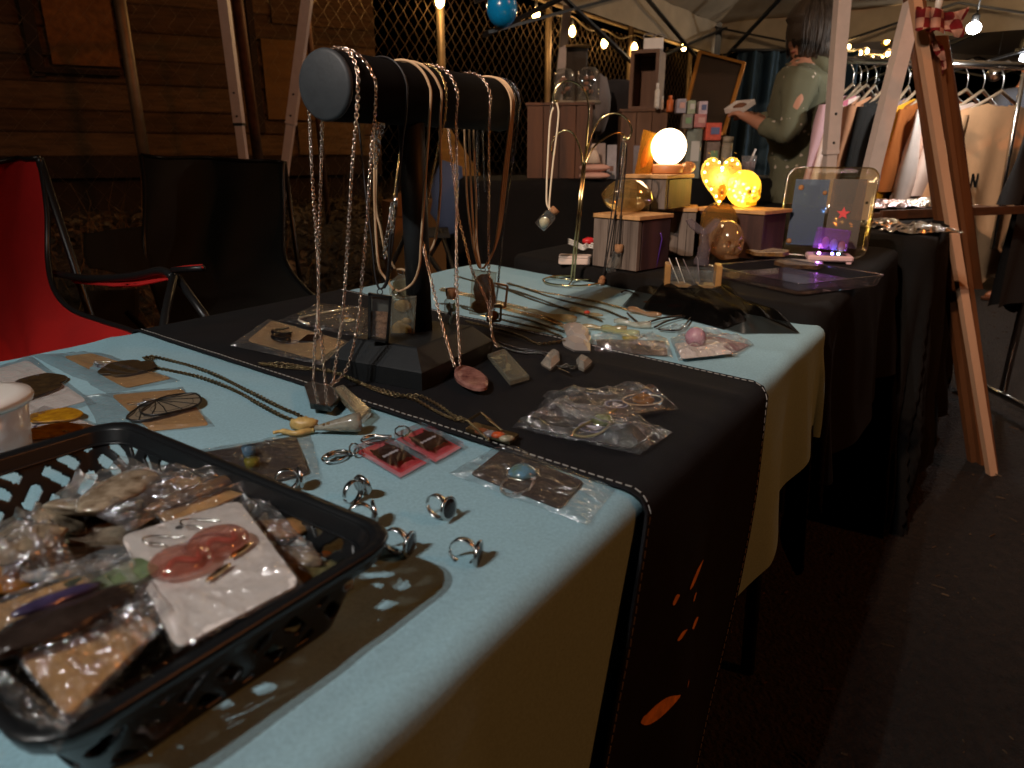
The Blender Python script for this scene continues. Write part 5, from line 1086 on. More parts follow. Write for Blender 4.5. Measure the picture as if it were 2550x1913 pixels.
for a_, b_ in (((1165, 1048), (1216, 1095)), ((1200, 1030), (1248, 1072))):
    g = MB(); A, B_ = at(*a_, .757), at(*b_, .757)
    for i in range(15): g.sphere(A+(B_-A)*(i/14), .0014, 7, 5)
    g.build('beaded_bar', BRAS, t)
q = [at(x, y, .7488) for x, y in ((1160, 1075), (1182, 1060), (1292, 1090), (1268, 1108))]
MB().add(q+[p+V((0, 0, .0035)) for p in q], [(3, 2, 1, 0), (4, 5, 6, 7)]+[(i, (i+1) % 4, 4+(i+1) % 4, 4+i) for i in range(4)]).build('pendant_tray', BRAS, t)
for x, y, c_ in ((1200, 1074, (120, 70, 44)), (1222, 1080, (120, 110, 110)), (1240, 1083, (176, 76, 40)), (1262, 1092, (150, 140, 116))): MB().sphere(at(x, y, .7535), (.007, .005, .003), 10, 7, lambda d: 1+.2*NZ.noise(d*3)).build('stone', mat('chip_%d' % x, lin(c_), .2, noise=(150, .4), coat=.4), t)
t = lying('fine dark chain with clear crystal drops and a tangle of charms on the runner', [[(1226, 850), (1260, 868), (1300, 878), (1345, 880), (1362, 890), (1370, 900)], [(1240, 852), (1290, 868), (1340, 874), (1372, 882)], [(1386, 912), (1404, 914), (1424, 912), (1436, 915)], [(1390, 920), (1410, 908), (1425, 920), (1440, 908)]], GUNM, .7492, step=.003, lw=.0012)
def gem(c4, nm, z=.749, h=.010, m=None):
    f = [at(*p, z) for p in c4]; n = len(f); c = sum(f, V())/n
    MB().add([c+(p-c)*.9 for p in f]+[p+V((0, 0, h*.4)) for p in f]+[c+(p-c)*.55+V((0, 0, h)) for p in f], [tuple(range(n-1, -1, -1)), tuple(range(2*n, 3*n))]+[(l*n+i, l*n+(i+1) % n, l*n+n+(i+1) % n, l*n+n+i) for l in range(2) for i in range(n)]).build(nm, m or RESIN, t)
gem([(1366, 890), (1378, 880), (1392, 884), (1394, 905), (1370, 927), (1346, 913)], 'crystal_drop', m=film('crystal_facets', (.97, .96, .93), .14, .9, .1, haze=.25, hazecol=(.6, .57, .5))); gem([(1434, 905), (1446, 894), (1475, 908), (1454, 928), (1440, 922)], 'crystal_drop', m=MATS['crystal_facets'])
MB().bar(at(1390, 918, .752), at(1418, 930, .752), .0016).build('charm_bar', STEEL, t)
# rows of necklaces on the far blue strip
rows = [([(1263, 706), (1300, 716), (1370, 740), (1440, 757), (1500, 770), (1550, 790), (1566, 795)], BRON, 'tiny bronze chain starting nearest the gold tree'), ([(1130, 686), (1180, 700), (1240, 714), (1300, 730), (1360, 752), (1420, 773)], BRON, 'bronze chain ending in a red speckled bone charm'),
        ([(1265, 705), (1330, 724), (1400, 736), (1470, 748), (1530, 762), (1570, 774)], GOLD, 'pale gold chain ending in a coral charm by the mesh bag'), ([(1095, 722), (1150, 734), (1200, 745), (1265, 762), (1310, 772)], GOLD, 'pale gold chain ending in a long tooth shaped charm'),
        ([(1095, 756), (1150, 762), (1230, 779), (1310, 795), (1360, 812), (1405, 826)], BRON, 'bronze chain second from the runner with a clear quartz'), ([(1240, 712), (1300, 736), (1360, 758), (1425, 772), (1500, 800)], BRON, 'bronze chain crossing under the tooth charms'),
        ([(1150, 766), (1210, 786), (1290, 806), (1350, 820), (1402, 840)], BRON, 'bronze chain nearest the runner with a flat quartz'), ([(1230, 762), (1300, 782), (1360, 796), (1410, 818)], GOLD, 'thin gold chain between the bronze chains'),
        ([(1160, 800), (1230, 818), (1300, 838), (1340, 856), (1400, 850)], BRON, 'bronze chain lying over the far runner edge')]
BONE = film('bone_resin', (1, .93, .78), .09, .9, .12, haze=.45, hazecol=(.62, .48, .26), transl=True)
TL = []
for i, (p, m, lab) in enumerate(rows):
    t = lying(lab, [p, [(x+3, y-4) for x, y in p]] if i in (3, 7) else [p], m, .7448 if i < 8 else .7495, step=.0034, lw=.0017, wire=.0007); TL.append(t)
def tooth(t, a, b, r0, r1, m, nm='charm', z=.749):
    A, B_ = at(*a, z), at(*b, z); MB().tube([A+(B_-A)*(k/8)+V((0, 0, .0015*math.sin(k))) for k in range(9)], [.68*(r0+(r1-r0)*k/8+.0012*math.sin(k*1.3)) for k in range(9)], 8).build(nm, m, t)
tooth(TL[3], (1306, 772), (1432, 797), .003, .0085, BONE, 'tooth_charm'); tooth(TL[1], (1422, 770), (1500, 788), .0055, .003, BONE, 'bone_charm'); MB().sphere(at(1462, 778, .753), (.005, .004, .003), 10, 7).build('red_speck', mat('red_speck', lin((190, 70, 50)), .3), TL[1])
tooth(TL[2], (1566, 770), (1646, 786), .006, .0045, film('coral_charm', (1, .85, .7), .09, .9, .12, haze=.5, hazecol=(.6, .36, .2), transl=True), 'coral_charm')
tooth(TL[5], (1446, 812), (1560, 822), .003, .0075, BONE, 'claw_charm'); tooth(TL[0], (1530, 800), (1620, 812), .005, .007, film('smoky_tube', (.95, .95, .9), .1, .9, .1, haze=.3, hazecol=(.55, .52, .42)), 'vial_charm')
tooth(TL[7], (1500, 818), (1590, 834), .007, .0075, film('green_yellow_resin', (.97, .97, .8), .1, .9, .1, haze=.35, hazecol=(.5, .5, .26)), 'resin_charm')
QZ = film('milky_quartz', (.97, .95, .93), .12, .9, .12, haze=.4, hazecol=(.6, .53, .48), bump=(90, .6, .004))
t = TL[4]; gem([(1400, 816), (1430, 812), (1466, 826), (1462, 842), (1410, 838)], 'quartz', .7445, .010, QZ); gem([(1408, 838), (1440, 828), (1472, 846), (1466, 862), (1420, 856)], 'quartz', .7448, .012, QZ)
t = TL[6]; gem([(1398, 852), (1420, 842), (1470, 862), (1470, 882), (1430, 880), (1402, 866)], 'quartz', .7448, .010, QZ)
t = TL[8]; ringlet(t, at(1402, 848, .752), .003, BRON, (0, 0, 1))
# ================================================================ BLACK ORGANZA POUCHES
ORG = film('black_organza', (.42, .38, .36), .25, .9, .4, (.05, .045, .04)); BLKS = mat('black_satin', (.008, .007, .007), .35)
t = thing('organza_bag', 'sheer black organza pouches with satin cords piled near the far corner', 'pouch', at(1760, 770))
def sheet(c4, h, sd, m, nm, n=22):
    f = [at(*p, .744) for p in c4]
    def fn(a, b):
        p = f[0]*(1-a)*(1-b)+f[1]*a*(1-b)+f[2]*a*b+f[3]*(1-a)*b; e = min(1, min(a, 1-a, b, 1-b)/.2)
        return p+V((0, 0, h*(e*(2-e))+.009*(math.sin(a*9+b*4+sd)**2-.3)*e+.004*NZ.noise(V((a*6, b*6, sd)))*e+.001))
    MB().grid(fn, n, n).build(nm, m, t)
sheet([(1548, 765), (1612, 690), (1760, 712), (1740, 800)], .014, 1, ORG, 'pouch_fabric'); sheet([(1600, 770), (1660, 690), (1880, 770), (1800, 818)], .024, 4, ORG, 'pouch_fabric'); sheet([(1690, 790), (1740, 715), (1992, 832), (1850, 832)], .022, 6, ORG, 'pouch_fabric'); sheet([(1700, 790), (1740, 750), (1860, 796), (1800, 820)], .006, 9, BLKS, 'pouch_lining')
for p in ([(1562, 780), (1580, 796), (1600, 806), (1650, 792), (1720, 784)], [(1630, 815), (1660, 800), (1700, 790), (1730, 780)], [(1640, 820), (1690, 822), (1714, 800), (1730, 776)], [(1548, 728), (1560, 724), (1590, 735)]): MB().tube(smooth_path([at(x, y, .7475) for x, y in p], 5), .0016, 6).build('satin_cord', BLKS, t)
MB().sphere(at(1680, 762, .752), (.012, .005, .003), 10, 6).build('pink_tag', mat('pink_tag', lin((200, 120, 120)), .7), t); MB().sphere(at(1630, 752, .75), (.02, .006, .002), 10, 6).build('orange_tag', mat('orange_tag', lin((150, 92, 54)), .7), t)
# ================================================================ BLACK TABLE: RESIN PIECES
ZB = Z2+.004
def gel(name, tint, hz, hc, base=.06, edge=.85, rough=.05): return film(name, tint, base, edge, rough, haze=hz, hazecol=hc, transl=True)
STRP = mat('striped_wood', lin((140, 124, 112)), .7, noise=(34, .4), stretch=(1, 1, .06), c2=lin((52, 40, 34)), bump=(40, .4, .002))
DWD = mat('purple_brown_wood', lin((78, 50, 44)), .6, noise=(30, .45), stretch=(1, 1, .1), c2=lin((36, 22, 20)))
TOPW = mat('pale_wood_top', lin((186, 140, 90)), .6, noise=(14, .2), stretch=(6, 1, 1))
def crate(label, p_front_left, p_front_right, zb, h, depth, name='wooden_block', group='striped wooden risers'):
    a, b = V(p_front_left), V(p_front_right); d = (b-a); d.z = 0; L = d.length; d.normalize(); n = V((-d.y, d.x, 0))
    if n.y < 0: n = -n
    c = a+d*L/2+n*depth/2; t = thing(name, label, 'riser', (c.x, c.y, zb), group); R = orient(d, n, (0, 0, 0))
    zc = zb+h/2; th = .010
    k = max(3, int(L/.016)); w_ = L/k                                  # upright slats on the front
    for i in range(k):
        q = a+d*(w_*(i+.5)); MB().box((q.x, q.y, zc-.004), (w_-.0012, .008+.002*(i % 2), h-.012), R).build('slat', STRP, t)
    for s, kk in ((a, .5), (b, -.5)):
        q = s+d*th*kk+n*(depth/2+.004); MB().box((q.x, q.y, zc-.004), (th, depth-.01, h-.012), R).build('side_panel', DWD, t)
    q = a+d*L/2+n*depth/2; MB().box((q.x, q.y, zb+h-.004), (L+.004, depth+.012, .008), R, .001).build('top_board', TOPW, t)
    q = a+d*L/2+n*(depth-.006); MB().box((q.x, q.y, zc-.004), (L-.02, .008, h-.012), R).build('back_panel', DWD, t)
    return t, V((c.x, c.y, zb+h)), R
# lower block, upper block, plank riser
A = at(1478, 662, ZB); B = at(1588, 678, ZB); h1 = .105
crate('lower striped wooden block holding a glass dome, left of the coffin', A, B, ZB, h1, .10)
yL = A.y+.06
A2 = ad(1566, 545, yL+.05); B2 = ad(1662, 560, yL+.0); zl = ZB+.055
crate('wooden riser block under the sphere lamp, front third', V((A2.x+.03, A2.y+.05, 0)), V((A2.x+.15, A2.y+.02, 0)), ZB, h1, .11)
z2 = ZB+h1+.001
tL = ad(1558, 440, yL+.06); tR = ad(1662, 456, yL+.0); hU = tL.z-z2
t, ctop, RU = crate('upper striped wooden block carrying the glowing sphere lamp', V((tL.x, tL.y, 0)), V((tR.x, tR.y, 0)), z2, max(hU, .07), .12)
zt2 = z2+max(hU, .07)+.0005
# sphere lamp
pl = ad(1662, 412, ctop.y); pl.z = zt2
sp = thing('sphere_lamp', 'glowing white sphere lamp on a round wooden base', 'lamp', pl)
MB().lathe([(0, 0), (.031, 0), (.033, .002), (.033, .016), (.030, .019), (.018, .020)], 30, c=pl).build('base', mat('light_wood', lin((196, 128, 76)), .5, noise=(30, .15), stretch=(1, 1, 4)), sp)
cs = pl+V((0, 0, .020+.034)); MB().sphere(cs, .0375, 32, 20).build('globe', emis('lamp_globe', (1, .72, .40), 9), sp)
# amber resin block
q0, q1 = ad(1580, 438, ctop.y+.005), ad(1620, 441, ctop.y-.01); q0.z = q1.z = zt2
AMBR = gel('amber_resin', (1, .66, .2), .22, (1, .52, .08), .12, .95); t = thing('resin_block', 'upright amber resin block leaning beside the sphere lamp', 'resin block', (q0+q1)/2)
tp0, tp1 = ad(1602, 322, ctop.y+.012), ad(1638, 334, ctop.y-.002); n = V((.2, .9, 0)).normalized()*.02
MB().add([q0, q1, tp1, tp0, q0+n, q1+n, tp1+n, tp0+n], [(0, 1, 2, 3), (7, 6, 5, 4), (0, 4, 5, 1), (1, 5, 6, 2), (2, 6, 7, 3), (3, 7, 4, 0)]).build('block', AMBR, t)
MB().sphere((q0+tp1)/2+n*.5, (.009, .006, .03), 12, 8, lambda d: 1+.2*NZ.noise(d*3), ry(.25)).build('inclusion', mat('amber_core', lin((190, 110, 20)), .4, noise=(120, .5)), t)
ck = ad(1712, 425, ctop.y+.03); ck.z = zt2+.012; blob('resin_chunk', 'peach resin chunk behind the sphere lamp base', 'resin chunk', ck, (.020, .014, .013), gel('peach_resin', (1, .8, .6), .35, (.8, .45, .25)), rz(.4), .25, 1.6, 10, 7)
# glass dome / geode on the lower block
gd = ad(1562, 498, yL-.02); gd.z = ZB+h1+.030
blob('glass_skull', 'amber and clear glass skull lying on the lower striped block', 'skull', gd, (.052, .034, .034), gel('amber_clear', (.93, .82, .55), .24, (.6, .42, .16), .12, .95), rz(.1), .1, 2.2, 30, 20)
# coffin shaped vial
pc_ = ad(1618, 690, A.y-.03); pc_.z = ZB; t = thing('coffin_box', 'small coffin shaped clear resin piece with purple edges', 'resin piece', pc_)
co = [(-.011, 0), (.011, 0), (.019, .058), (.010, .088), (-.010, .088), (-.019, .058)]
MB(tr(pc_) @ rz(-.2) @ rx(PI/2-.08)).prism(co, -.006, .006).build('resin_body', gel('smoky_clear', (.5, .44, .42), .12, (.1, .07, .08)), t)
g = MB(tr(pc_) @ rz(-.2) @ rx(PI/2-.08)); g.tube([V((x, y, .0065)) for x, y in co], .0013, 5, closed=True); g.build('edge_line', mat('purple_edge', lin((96, 60, 150)), .2, .4), t)
# whale tail, arch, clear skull
def skullfn(d):
    # d.z up, -d.y is the face
    k = 1.0; f = max(0, -d.y)
    for ex in (-.36, .36): k -= .36*math.exp(-(((d.x-ex)/.17)**2+((d.z+.08)/.16)**2))*(f > 0)
    k -= .28*math.exp(-((d.x/.09)**2+((d.z+.36)/.12)**2))*(f > 0)
    k += .07*math.exp(-(((abs(d.x)-.52)/.16)**2+((d.z+.36)/.14)**2))*(f > 0)
    if d.z < -.45: k *= 1-.10*(-.45-d.z); k += .02*math.sin(d.x*34)*(f > .3)*(d.z < -.5)
    if d.y > 0: k += .12*d.y*max(0, d.z+.3)
    return k
def skull(name, label, px, py, y, r, m, ang, zbase, led=None):
    c = ad(px, py, y); c.z = zbase+r*1.02; t = thing(name, label, 'skull', (c.x, c.y, zbase))
    MB().sphere(c, (r*.80, r*1.0, r*1.02), 48, 34, skullfn, rz(ang)).build('skull', m, t)
    g = MB()
    for i in range(9):
        a = -.5+i*.125; q = c+rz(ang).to_3x3() @ V((r*.42*math.sin(a*2), -r*.70*math.cos(a), -r*.72)); g.box(q, (r*.085, r*.05, r*.2), rz(ang), .0004)
    g.build('teeth', m, t)
    HOLLOW_SHADE = mat('socket_shade', lin((110, 66, 26)), .3)  # dark amber blobs: shade of the hollows put in as colour
    for ex in (-.36, .36): MB().sphere(c+rz(ang).to_3x3() @ V((ex*r*.72, -r*.62, -r*.10)), (r*.17, r*.10, r*.17), 12, 8, None, rz(ang)).build('eye_shade', HOLLOW_SHADE, t)
    MB().sphere(c+rz(ang).to_3x3() @ V((0, -r*.70, -r*.40)), (r*.08, r*.07, r*.12), 10, 7, None, rz(ang)).build('nose_shade', HOLLOW_SHADE, t)
    if led:
        rr = random.Random(2)
        for i in range(led):
            d = V((rr.gauss(0, 1), rr.gauss(-.4, 1), rr.gauss(0, 1))).normalized(); MB().sphere(c+V((d.x*r*.55, d.y*r*.66, d.z*r*.65)), .0030, 8, 6).build('led_light', MATS['resin_led'], t)
    return t, c
emis('resin_led', (1, .68, .22), 22)
yS = at(1810, 650, ZB).y
skull('glass_skull', 'clear amber tinted glass skull in front of the arch', 1808, 600, yS, .042, gel('amber_glass', (.95, .80, .62), .34, (.62, .40, .22), .10, .9), .3, ZB)
wt = at(1745, 660, ZB); t = thing('whale_tail', 'clear resin whale tail standing left of the glass skull', 'resin figure', wt); CLR = gel('clear_violet', (.90, .87, .92), .16, (.55, .48, .55), .12, .95)
MB().tube(smooth_path([wt, wt+V((.004, 0, .03)), wt+V((.002, 0, .058)), wt+V((0, 0, .074))], 5), [.016]*3+[.013]*4+[.0095]*4+[.006]*5, 12).build('stem', CLR, t)
fl_ = [(0, 0), (.010, .008), (.028, .022), (.042, .020), (.034, .006), (.016, -.008), (0, -.012)]
for s in (-1, 1): MB(tr(wt+V((0, 0, .072))) @ rz(.1) @ rx(PI/2-.5)).prism([(s*x*.85, y) for x, y in (fl_ if s > 0 else fl_[::-1])], -.003, .003).build('fluke', CLR, t)
ar = ad(1785, 600, yS+.05); ar.z = ZB; t = thing('resin_arch', 'tall smoky amber arch shaped resin piece behind the glass skull', 'resin piece', ar)
aw, ah = .036, .118; ao = [(-aw, 0)]+[(-aw*math.cos(a*PI/14), ah-aw+aw*math.sin(a*PI/14)) for a in range(15)]+[(aw, 0), (aw*.45, 0)]+[(aw*.45*math.cos(a*PI/8), ah*.45+aw*.45*math.sin(a*PI/8)) for a in range(9)]+[(-aw*.45, 0)]
MB(tr(ar) @ rx(PI/2)).prism(ao, -.012, .012).build('arch', gel('smoky_amber', (.72, .58, .36), .25, (.42, .28, .12), .10, .9), t)
# plank riser behind with lit heart and skull
rp = ad(1735, 515, yS+.15); zr_ = rp.z; rq = ad(1912, 522, yS+.02); d = (rq-rp); d.z = 0; n = V((-d.y, d.x, 0)).normalized(); R = orient(d, n, (0, 0, 0)); c = (rp+rq)/2+n*.05; c.z = 0
t = thing('plank_riser', 'low dark wooden riser under the glowing heart and skull', 'riser', (c.x, c.y, ZB))
MB().box((c.x, c.y, zr_-.004), (d.length, .12, .008), R, .001).build('top_board', TOPW, t)
q = c-n*.052; MB().box((q.x, q.y, (ZB+zr_-.008)/2), (d.length-.006, .008, zr_-.008-ZB), R).build('front_board', DWD, t)
for s in (-1, 1): q = c+d.normalized()*s*(d.length/2-.01); MB().box((q.x, q.y, (ZB+zr_-.008)/2), (.008, .09, zr_-.008-ZB), R).build('side_panel', DWD, t)
hc = ad(1796, 425, c.y); hs_ = thing('heart_lamp', 'glowing yellow resin heart with fairy lights and a daisy inside', 'heart lamp', (hc.x, hc.y, zr_))
ho = []
for i in range(40):
    a = 2*PI*i/40; x = 16*math.sin(a)**3; y = 13*math.cos(a)-5*math.cos(2*a)-2*math.cos(3*a)-math.cos(4*a); ho.append((x/16*.043, y/16*.060))
hz0 = zr_+.060*17/16
M = tr((hc.x, hc.y, hz0)) @ rz(-.12) @ rx(PI/2)
GELY = gel('yellow_gel', (1, .88, .50), .5, (.80, .62, .22), .08, .9)
MB(M).prism([(-x, y) for x, y in ho], -.011, .011, bev=.004).build('heart_body', GELY, hs_)
for i in range(0, 40, 2): MB(M).sphere((-ho[i][0]*.86, ho[i][1]*.86, .010), .0026, 8, 6).build('led_light', MATS['resin_led'], hs_)
g = MB(M)
for k in range(12): a = k*PI/6; g.sphere((.004+.010*math.cos(a)*.6, -.030+.013*math.sin(a), .0125), (.004, .005, .0006), 8, 4)
g.build('daisy', mat('daisy_yellow', lin((236, 160, 20)), .6), hs_); MB(M).sphere((.004, -.030, .0135), (.004, .005, .001), 8, 5).build('daisy_eye', mat('daisy_brown', lin((150, 80, 16)), .8), hs_)
g = MB(M); rr = random.Random(6)
for i in range(60): x, y = rr.gauss(0, .018), rr.gauss(.008, .024); a = rr.random()*3; L = rr.uniform(.004, .010); g.tube([V((x, y, .0115)), V((x+L*math.cos(a), y+L*math.sin(a), .0118))], .0006, 3)
g.build('straw_inclusion', mat('gold_straw', lin((190, 150, 60)), .5), hs_)
lamp('heart_glow', 'POINT', V((hc.x, hc.y, hz0)), (1, .70, .25), .45, .02)
sk_t, skc = skull('skull_lamp', 'glowing yellow skull lamp beside the heart', 1852, 478, c.y-.02, .040, gel('yellow_skull_gel', (1, .88, .40), .42, (.9, .66, .13), .08, .9), .5, zr_, 22)
lamp('skull_glow', 'POINT', skc, (1, .75, .28), .35, .015)
# card holder
ch_ = at(1722, 712, ZB); M = tr(ch_) @ rz(-.18); t = thing('card_holder', 'small wooden and clear card holder with leaning white cards', 'card holder', ch_)
for s in (-1, 1): MB(M).box((s*.042, 0, .019), (.010, .040, .038), None, .001).build('wooden_end', mat('olive_wood', lin((150, 110, 62)), .5, noise=(40, .3)), t)
MB(M).box((0, -.018, .015), (.074, .002, .030)).build('clear_front', THIN, t); MB(M).box((0, .018, .015), (.074, .002, .030)).build('clear_back', THIN, t); MB(M).box((0, 0, .002), (.074, .034, .004)).build('tray_floor', MATS['olive_wood'], t)
for k, (x, a) in enumerate(((-.022, .45), (-.012, .40), (.004, .5), (.012, .15))): MB(M @ tr((x, .0, .006)) @ ry(-a)).box((0, 0, .022), (.0012, .030, .042)).build('card', WCARD if k < 2 else mat('grey_card', lin((110, 100, 104)), .7), t)
# agate slices, trays
AGT = mat('agate_face', lin((186, 168, 140)), .25, noise=(24, .3), coat=.5); AGE = mat('agate_edge', lin((140, 100, 54)), .5, noise=(90, .5), c2=lin((60, 40, 22)))
def slice_(label, px, py, z, r, ry_=1):
    c_ = at(px, py, z); t = thing('agate_slice', label, 'coaster', c_, 'agate slices on the black table'); o_ = [(r*(1+.06*math.sin(a*5+1)+.04*math.sin(a*9))*math.cos(a), r*ry_*(1+.06*math.sin(a*5+1)+.04*math.sin(a*9))*math.sin(a)) for a in (2*PI*i/40 for i in range(40))]
    MB(tr(c_)).prism(o_, 0, .007).build('agate_edge', AGE, t); MB(tr(c_)).prism([(x*.93, y*.93) for x, y in o_], .0071, .0078).build('agate_face', AGT, t)
slice_('round agate slice on a small foot beside the glass skull', 1912, 632, ZB+.012, .044); slice_('second agate slice lying partly behind the clear tray', 1990, 662, ZB+.002, .046)
MB().lathe([(.012, 0), (.010, .012)], 14, c=at(1912, 646, ZB)).build('foot', CLR, bpy.data.objects['agate_slice'])
TRAYG = gel('tray_glass', (.93, .93, .95), .03, (.3, .28, .34), .09, .9)
def tray(name, label, M, w_, h_, dp, m, r=.018):
    t = thing(name, label, 'tray', M.translation); o_ = rect(w_, h_, r, 6); n_ = len(o_); g = MB(M); i_ = [(x*(1-.02*.3/w_), y) for x, y in o_]
    ring_ = lambda k, z: [(x*(1+k/w_*2), y*(1+k/h_*2), z) for x, y in o_]
    g.add(ring_(-.006, 0)+ring_(0, .004)+ring_(.004, dp)+ring_(.0055, dp+.001)+ring_(.001, dp)+ring_(-.004, .006), [(l*n_+i, l*n_+(i+1) % n_, l*n_+n_+(i+1) % n_, l*n_+n_+i) for l in range(5) for i in range(n_)]+[tuple(range(n_-1, -1, -1)), tuple(range(5*n_, 6*n_))], True); g.build('tray_shell', m, t)
    MB(M).tube([V(p) for p in ring_(.004, dp)], .0016, 6, closed=True).build('tray_rim', m, t); return t
f = [at(*p, ZB+.022) for p in ((1817, 668), (1898, 636), (2134, 675), (2068, 712))]; c_ = sum(f, V())/4; c_.z = ZB; M = orient(f[2]-f[1], f[1]-f[0], c_)
if (M.to_3x3() @ V((0, 0, 1))).z < 0: M = orient(f[2]-f[1], f[0]-f[1], c_)
tray('glass_tray', 'low clear resin tray with iridescent edges at the table corner', M, (f[2]-f[1]).length*.97, ((f[1]-f[0]).length+(f[2]-f[3]).length)*.5, .020, TRAYG, .012)
MB(M).box((0, 0, .0062), ((f[2]-f[1]).length*.85, (f[1]-f[0]).length*.85, .0008)).build('tray_film', gel('iridescent', (.9, .85, .95), .10, (.22, .14, .30), .12, .9, .1), bpy.data.objects['glass_tray'])
# upright tray with picture cards
bl_, br_ = ad(1960, 590, yS+.10), ad(2165, 604, yS+.02); zb_ = ZB+.002; w_ = (V((br_.x, br_.y, 0))-V((bl_.x, bl_.y, 0))).length; top = ad(1965, 424, yS+.16); hh = top.z-zb_
M = orient(V((br_.x-bl_.x, br_.y-bl_.y, 0)), V((.05, .28, 1)), ((bl_.x+br_.x)/2, (bl_.y+br_.y)/2+.02, zb_+hh/2))
if (M.to_3x3() @ V((0, 0, 1))).y > 0: M = M @ ry(PI)
t = tray('serving_tray', 'large clear resin tray propped upright with two picture cards inside', M, w_*1.04, hh*1.02, .016, gel('amber_tray', (.96, .90, .74), .05, (.4, .3, .14), .09, .9), .022)
P1 = film('blue_picture', (.42, .56, .75), .01, .10, .4, haze=.34, hazecol=(.022, .05, .10)); P2 = film('tan_picture', (.62, .5, .36), .01, .10, .4, haze=.34, hazecol=(.10, .07, .042))
xs = 1 if (M.to_3x3() @ V((1, 0, 0))).x > 0 else -1
MB(M).box((-xs*w_*.23, 0, .0072), (w_*.42, hh*.80, .001)).build('picture_card', P1, t); MB(M).box((xs*w_*.22, -.0, .0072), (w_*.40, hh*.82, .001)).build('picture_card', P2, t)
MB(M @ tr((xs*w_*.20, hh*.0, .0085))).prism([((.014 if i % 2 == 0 else .006)*math.sin(i*PI/5), (.014 if i % 2 == 0 else .006)*math.cos(i*PI/5)) for i in range(10)], 0, .0006).build('star_print', mat('red_star', lin((196, 40, 40)), .6), t)
for (x, y, s) in ((-.30, .3, .010), (-.05, .24, .008), (-.34, -.36, .010)): MB(M @ tr((xs*w_*x*1.2, hh*y, .009))).sphere((0, 0, 0), (s*.6, s*.6, .001), 10, 5).build('dried_flower', mat('dried_flower', lin((130, 84, 30)), .6), t)
# LED cube on pale base
bc_ = at(2062, 652, ZB); M = tr(bc_) @ rz(-.28); t = thing('light_base', 'small pale pink light base carrying a purple lit cube', 'light base', bc_); PB_ = mat('pale_pink_plastic', lin((216, 176, 176)), .35)
MB(M).box((0, .0, .010), (.088, .060, .012), None, .003).build('base', PB_, t); MB(M).box((0, -.006, .0165), (.060, .034, .0015)).build('dark_plate', CHARC, t)
for s in (-1, 1):
    for q in (-1, 1): MB(M).box((s*.036, q*.022, .002), (.010, .010, .004)).build('foot', PB_, t)
for k, (x, cl_) in enumerate(((-.022, (.8, .3, 1)), (.004, (.25, .2, 1)), (.016, (.3, .8, 1)))):
    MB(M).sphere((x, -.012, .0185), .0028, 8, 6).build('led_light', emis('cube_led_%d' % k, cl_, 60), t); 
lamp('cube_glow', 'POINT', M @ V((-.012, .004, .034)), (.62, .22, 1), .05, .008)
t = thing('resin_cube', 'clear lit block with purple and blue glow on the pale base', 'resin block', M @ V((0, 0, .022)), None)
MB(M @ tr((0, .004, .0245)) @ ry(.09) @ rx(-.1)).box((0, 0, .022), (.064, .026, .043), None, .0015).build('block', gel('violet_block', (.93, .80, 1), .20, (.58, .28, .8), .09, .9), t)
for x, y, cl_ in ((-.010, .020, (170, 110, 180)), (.006, .016, (150, 130, 190)), (.022, .012, (150, 100, 70))): MB(M @ tr((x, .0, .028+y-.008))).sphere((0, 0, 0), (.008, .004, .012), 10, 8).build('figure', mat('cube_fig_%d' % cl_[1], lin(cl_), .5), t)
# white box, cable, lump, packets
p = at(1432, 656, ZB); t = thing('white_box', 'flat white rounded box at the left corner of the black table', 'box', p); MB(tr(p) @ rz(-.12)).prism(rect(.068, .038, .006), .0, .012, bev=.0015).build('box_body', mat('cream_plastic', lin((214, 190, 176)), .4), t); MB(tr(p) @ rz(-.12)).prism(rect(.0675, .0375, .006), .0125, .017, bev=.0015).build('lid', MATS['cream_plastic'], t)
p = at(1470, 622, ZB); t = thing('cable', 'loop of white cable beside the striped block', 'cable', p)
for k in range(3): MB().tube(smooth_path([at(x, y+k*5, ZB+.006+.004*k) for x, y in ((1416, 596), (1436, 604), (1452, 612), (1466, 606), (1492, 612))], 4), .0024, 6).build('cable_strand', TUB, t)
MB().sphere(at(1466, 600, ZB+.012), (.016, .01, .009), 14, 8, lambda d: 1+.2*NZ.noise(d*2)).build('red_clip', mat('red_plastic', lin((196, 40, 44)), .4), t)
blob('cloth_bundle', 'crumpled olive cloth bundle between the arch and the upright tray', 'cloth', at(1905, 606, ZB)+V((0, .03, .018)), (.05, .03, .028), mat('olive_cloth', lin((74, 62, 36)), .9, noise=(30, .4)), None, .3, 2.4)
FOIL = mat('silver_foil', (.78, .77, .76), .16, 1, bump=(60, .8, .01))
def packet(label, px, py, z, L, W_, a, tint=None):
    c_ = at(px, py, z); t = thing('foil_packet', label, 'packet', c_, 'silver packets on the far black table'); M = tr(c_) @ rz(a)
    MB(M).grid(lambda s, q: V(((s-.5)*L, (q-.5)*W_, .004+.020*math.sin(PI*s)*math.sin(PI*q)**.7+.010*NZ.noise(V((s*5, q*5, px*.01)))+.005*NZ.noise(V((s*14, q*14, 2))))), 20, 14, False).build('packet_skin', tint or FOIL, t)
    MB(M).grid(lambda s, q: V(((s-.5)*L, (q-.5)*W_, .002)), 2, 2).build('packet_back', BLKS, t)
z4 = Z4+.004
packet('silver foil packet nearest the front edge, right of the upright tray', 2290, 578, z4, .17, .10, .2); packet('crumpled silver packet touching the upright tray', 2200, 566, z4, .12, .09, -.2)
packet('silver packet furthest right on the far black table', 2312, 512, z4+.03, .24, .14, .1); packet('pinkish silver packet behind the upright tray', 2200, 516, z4+.03, .2, .14, .3, mat('pink_foil', (.7, .55, .58), .2, 1, bump=(60, .8, .01)))
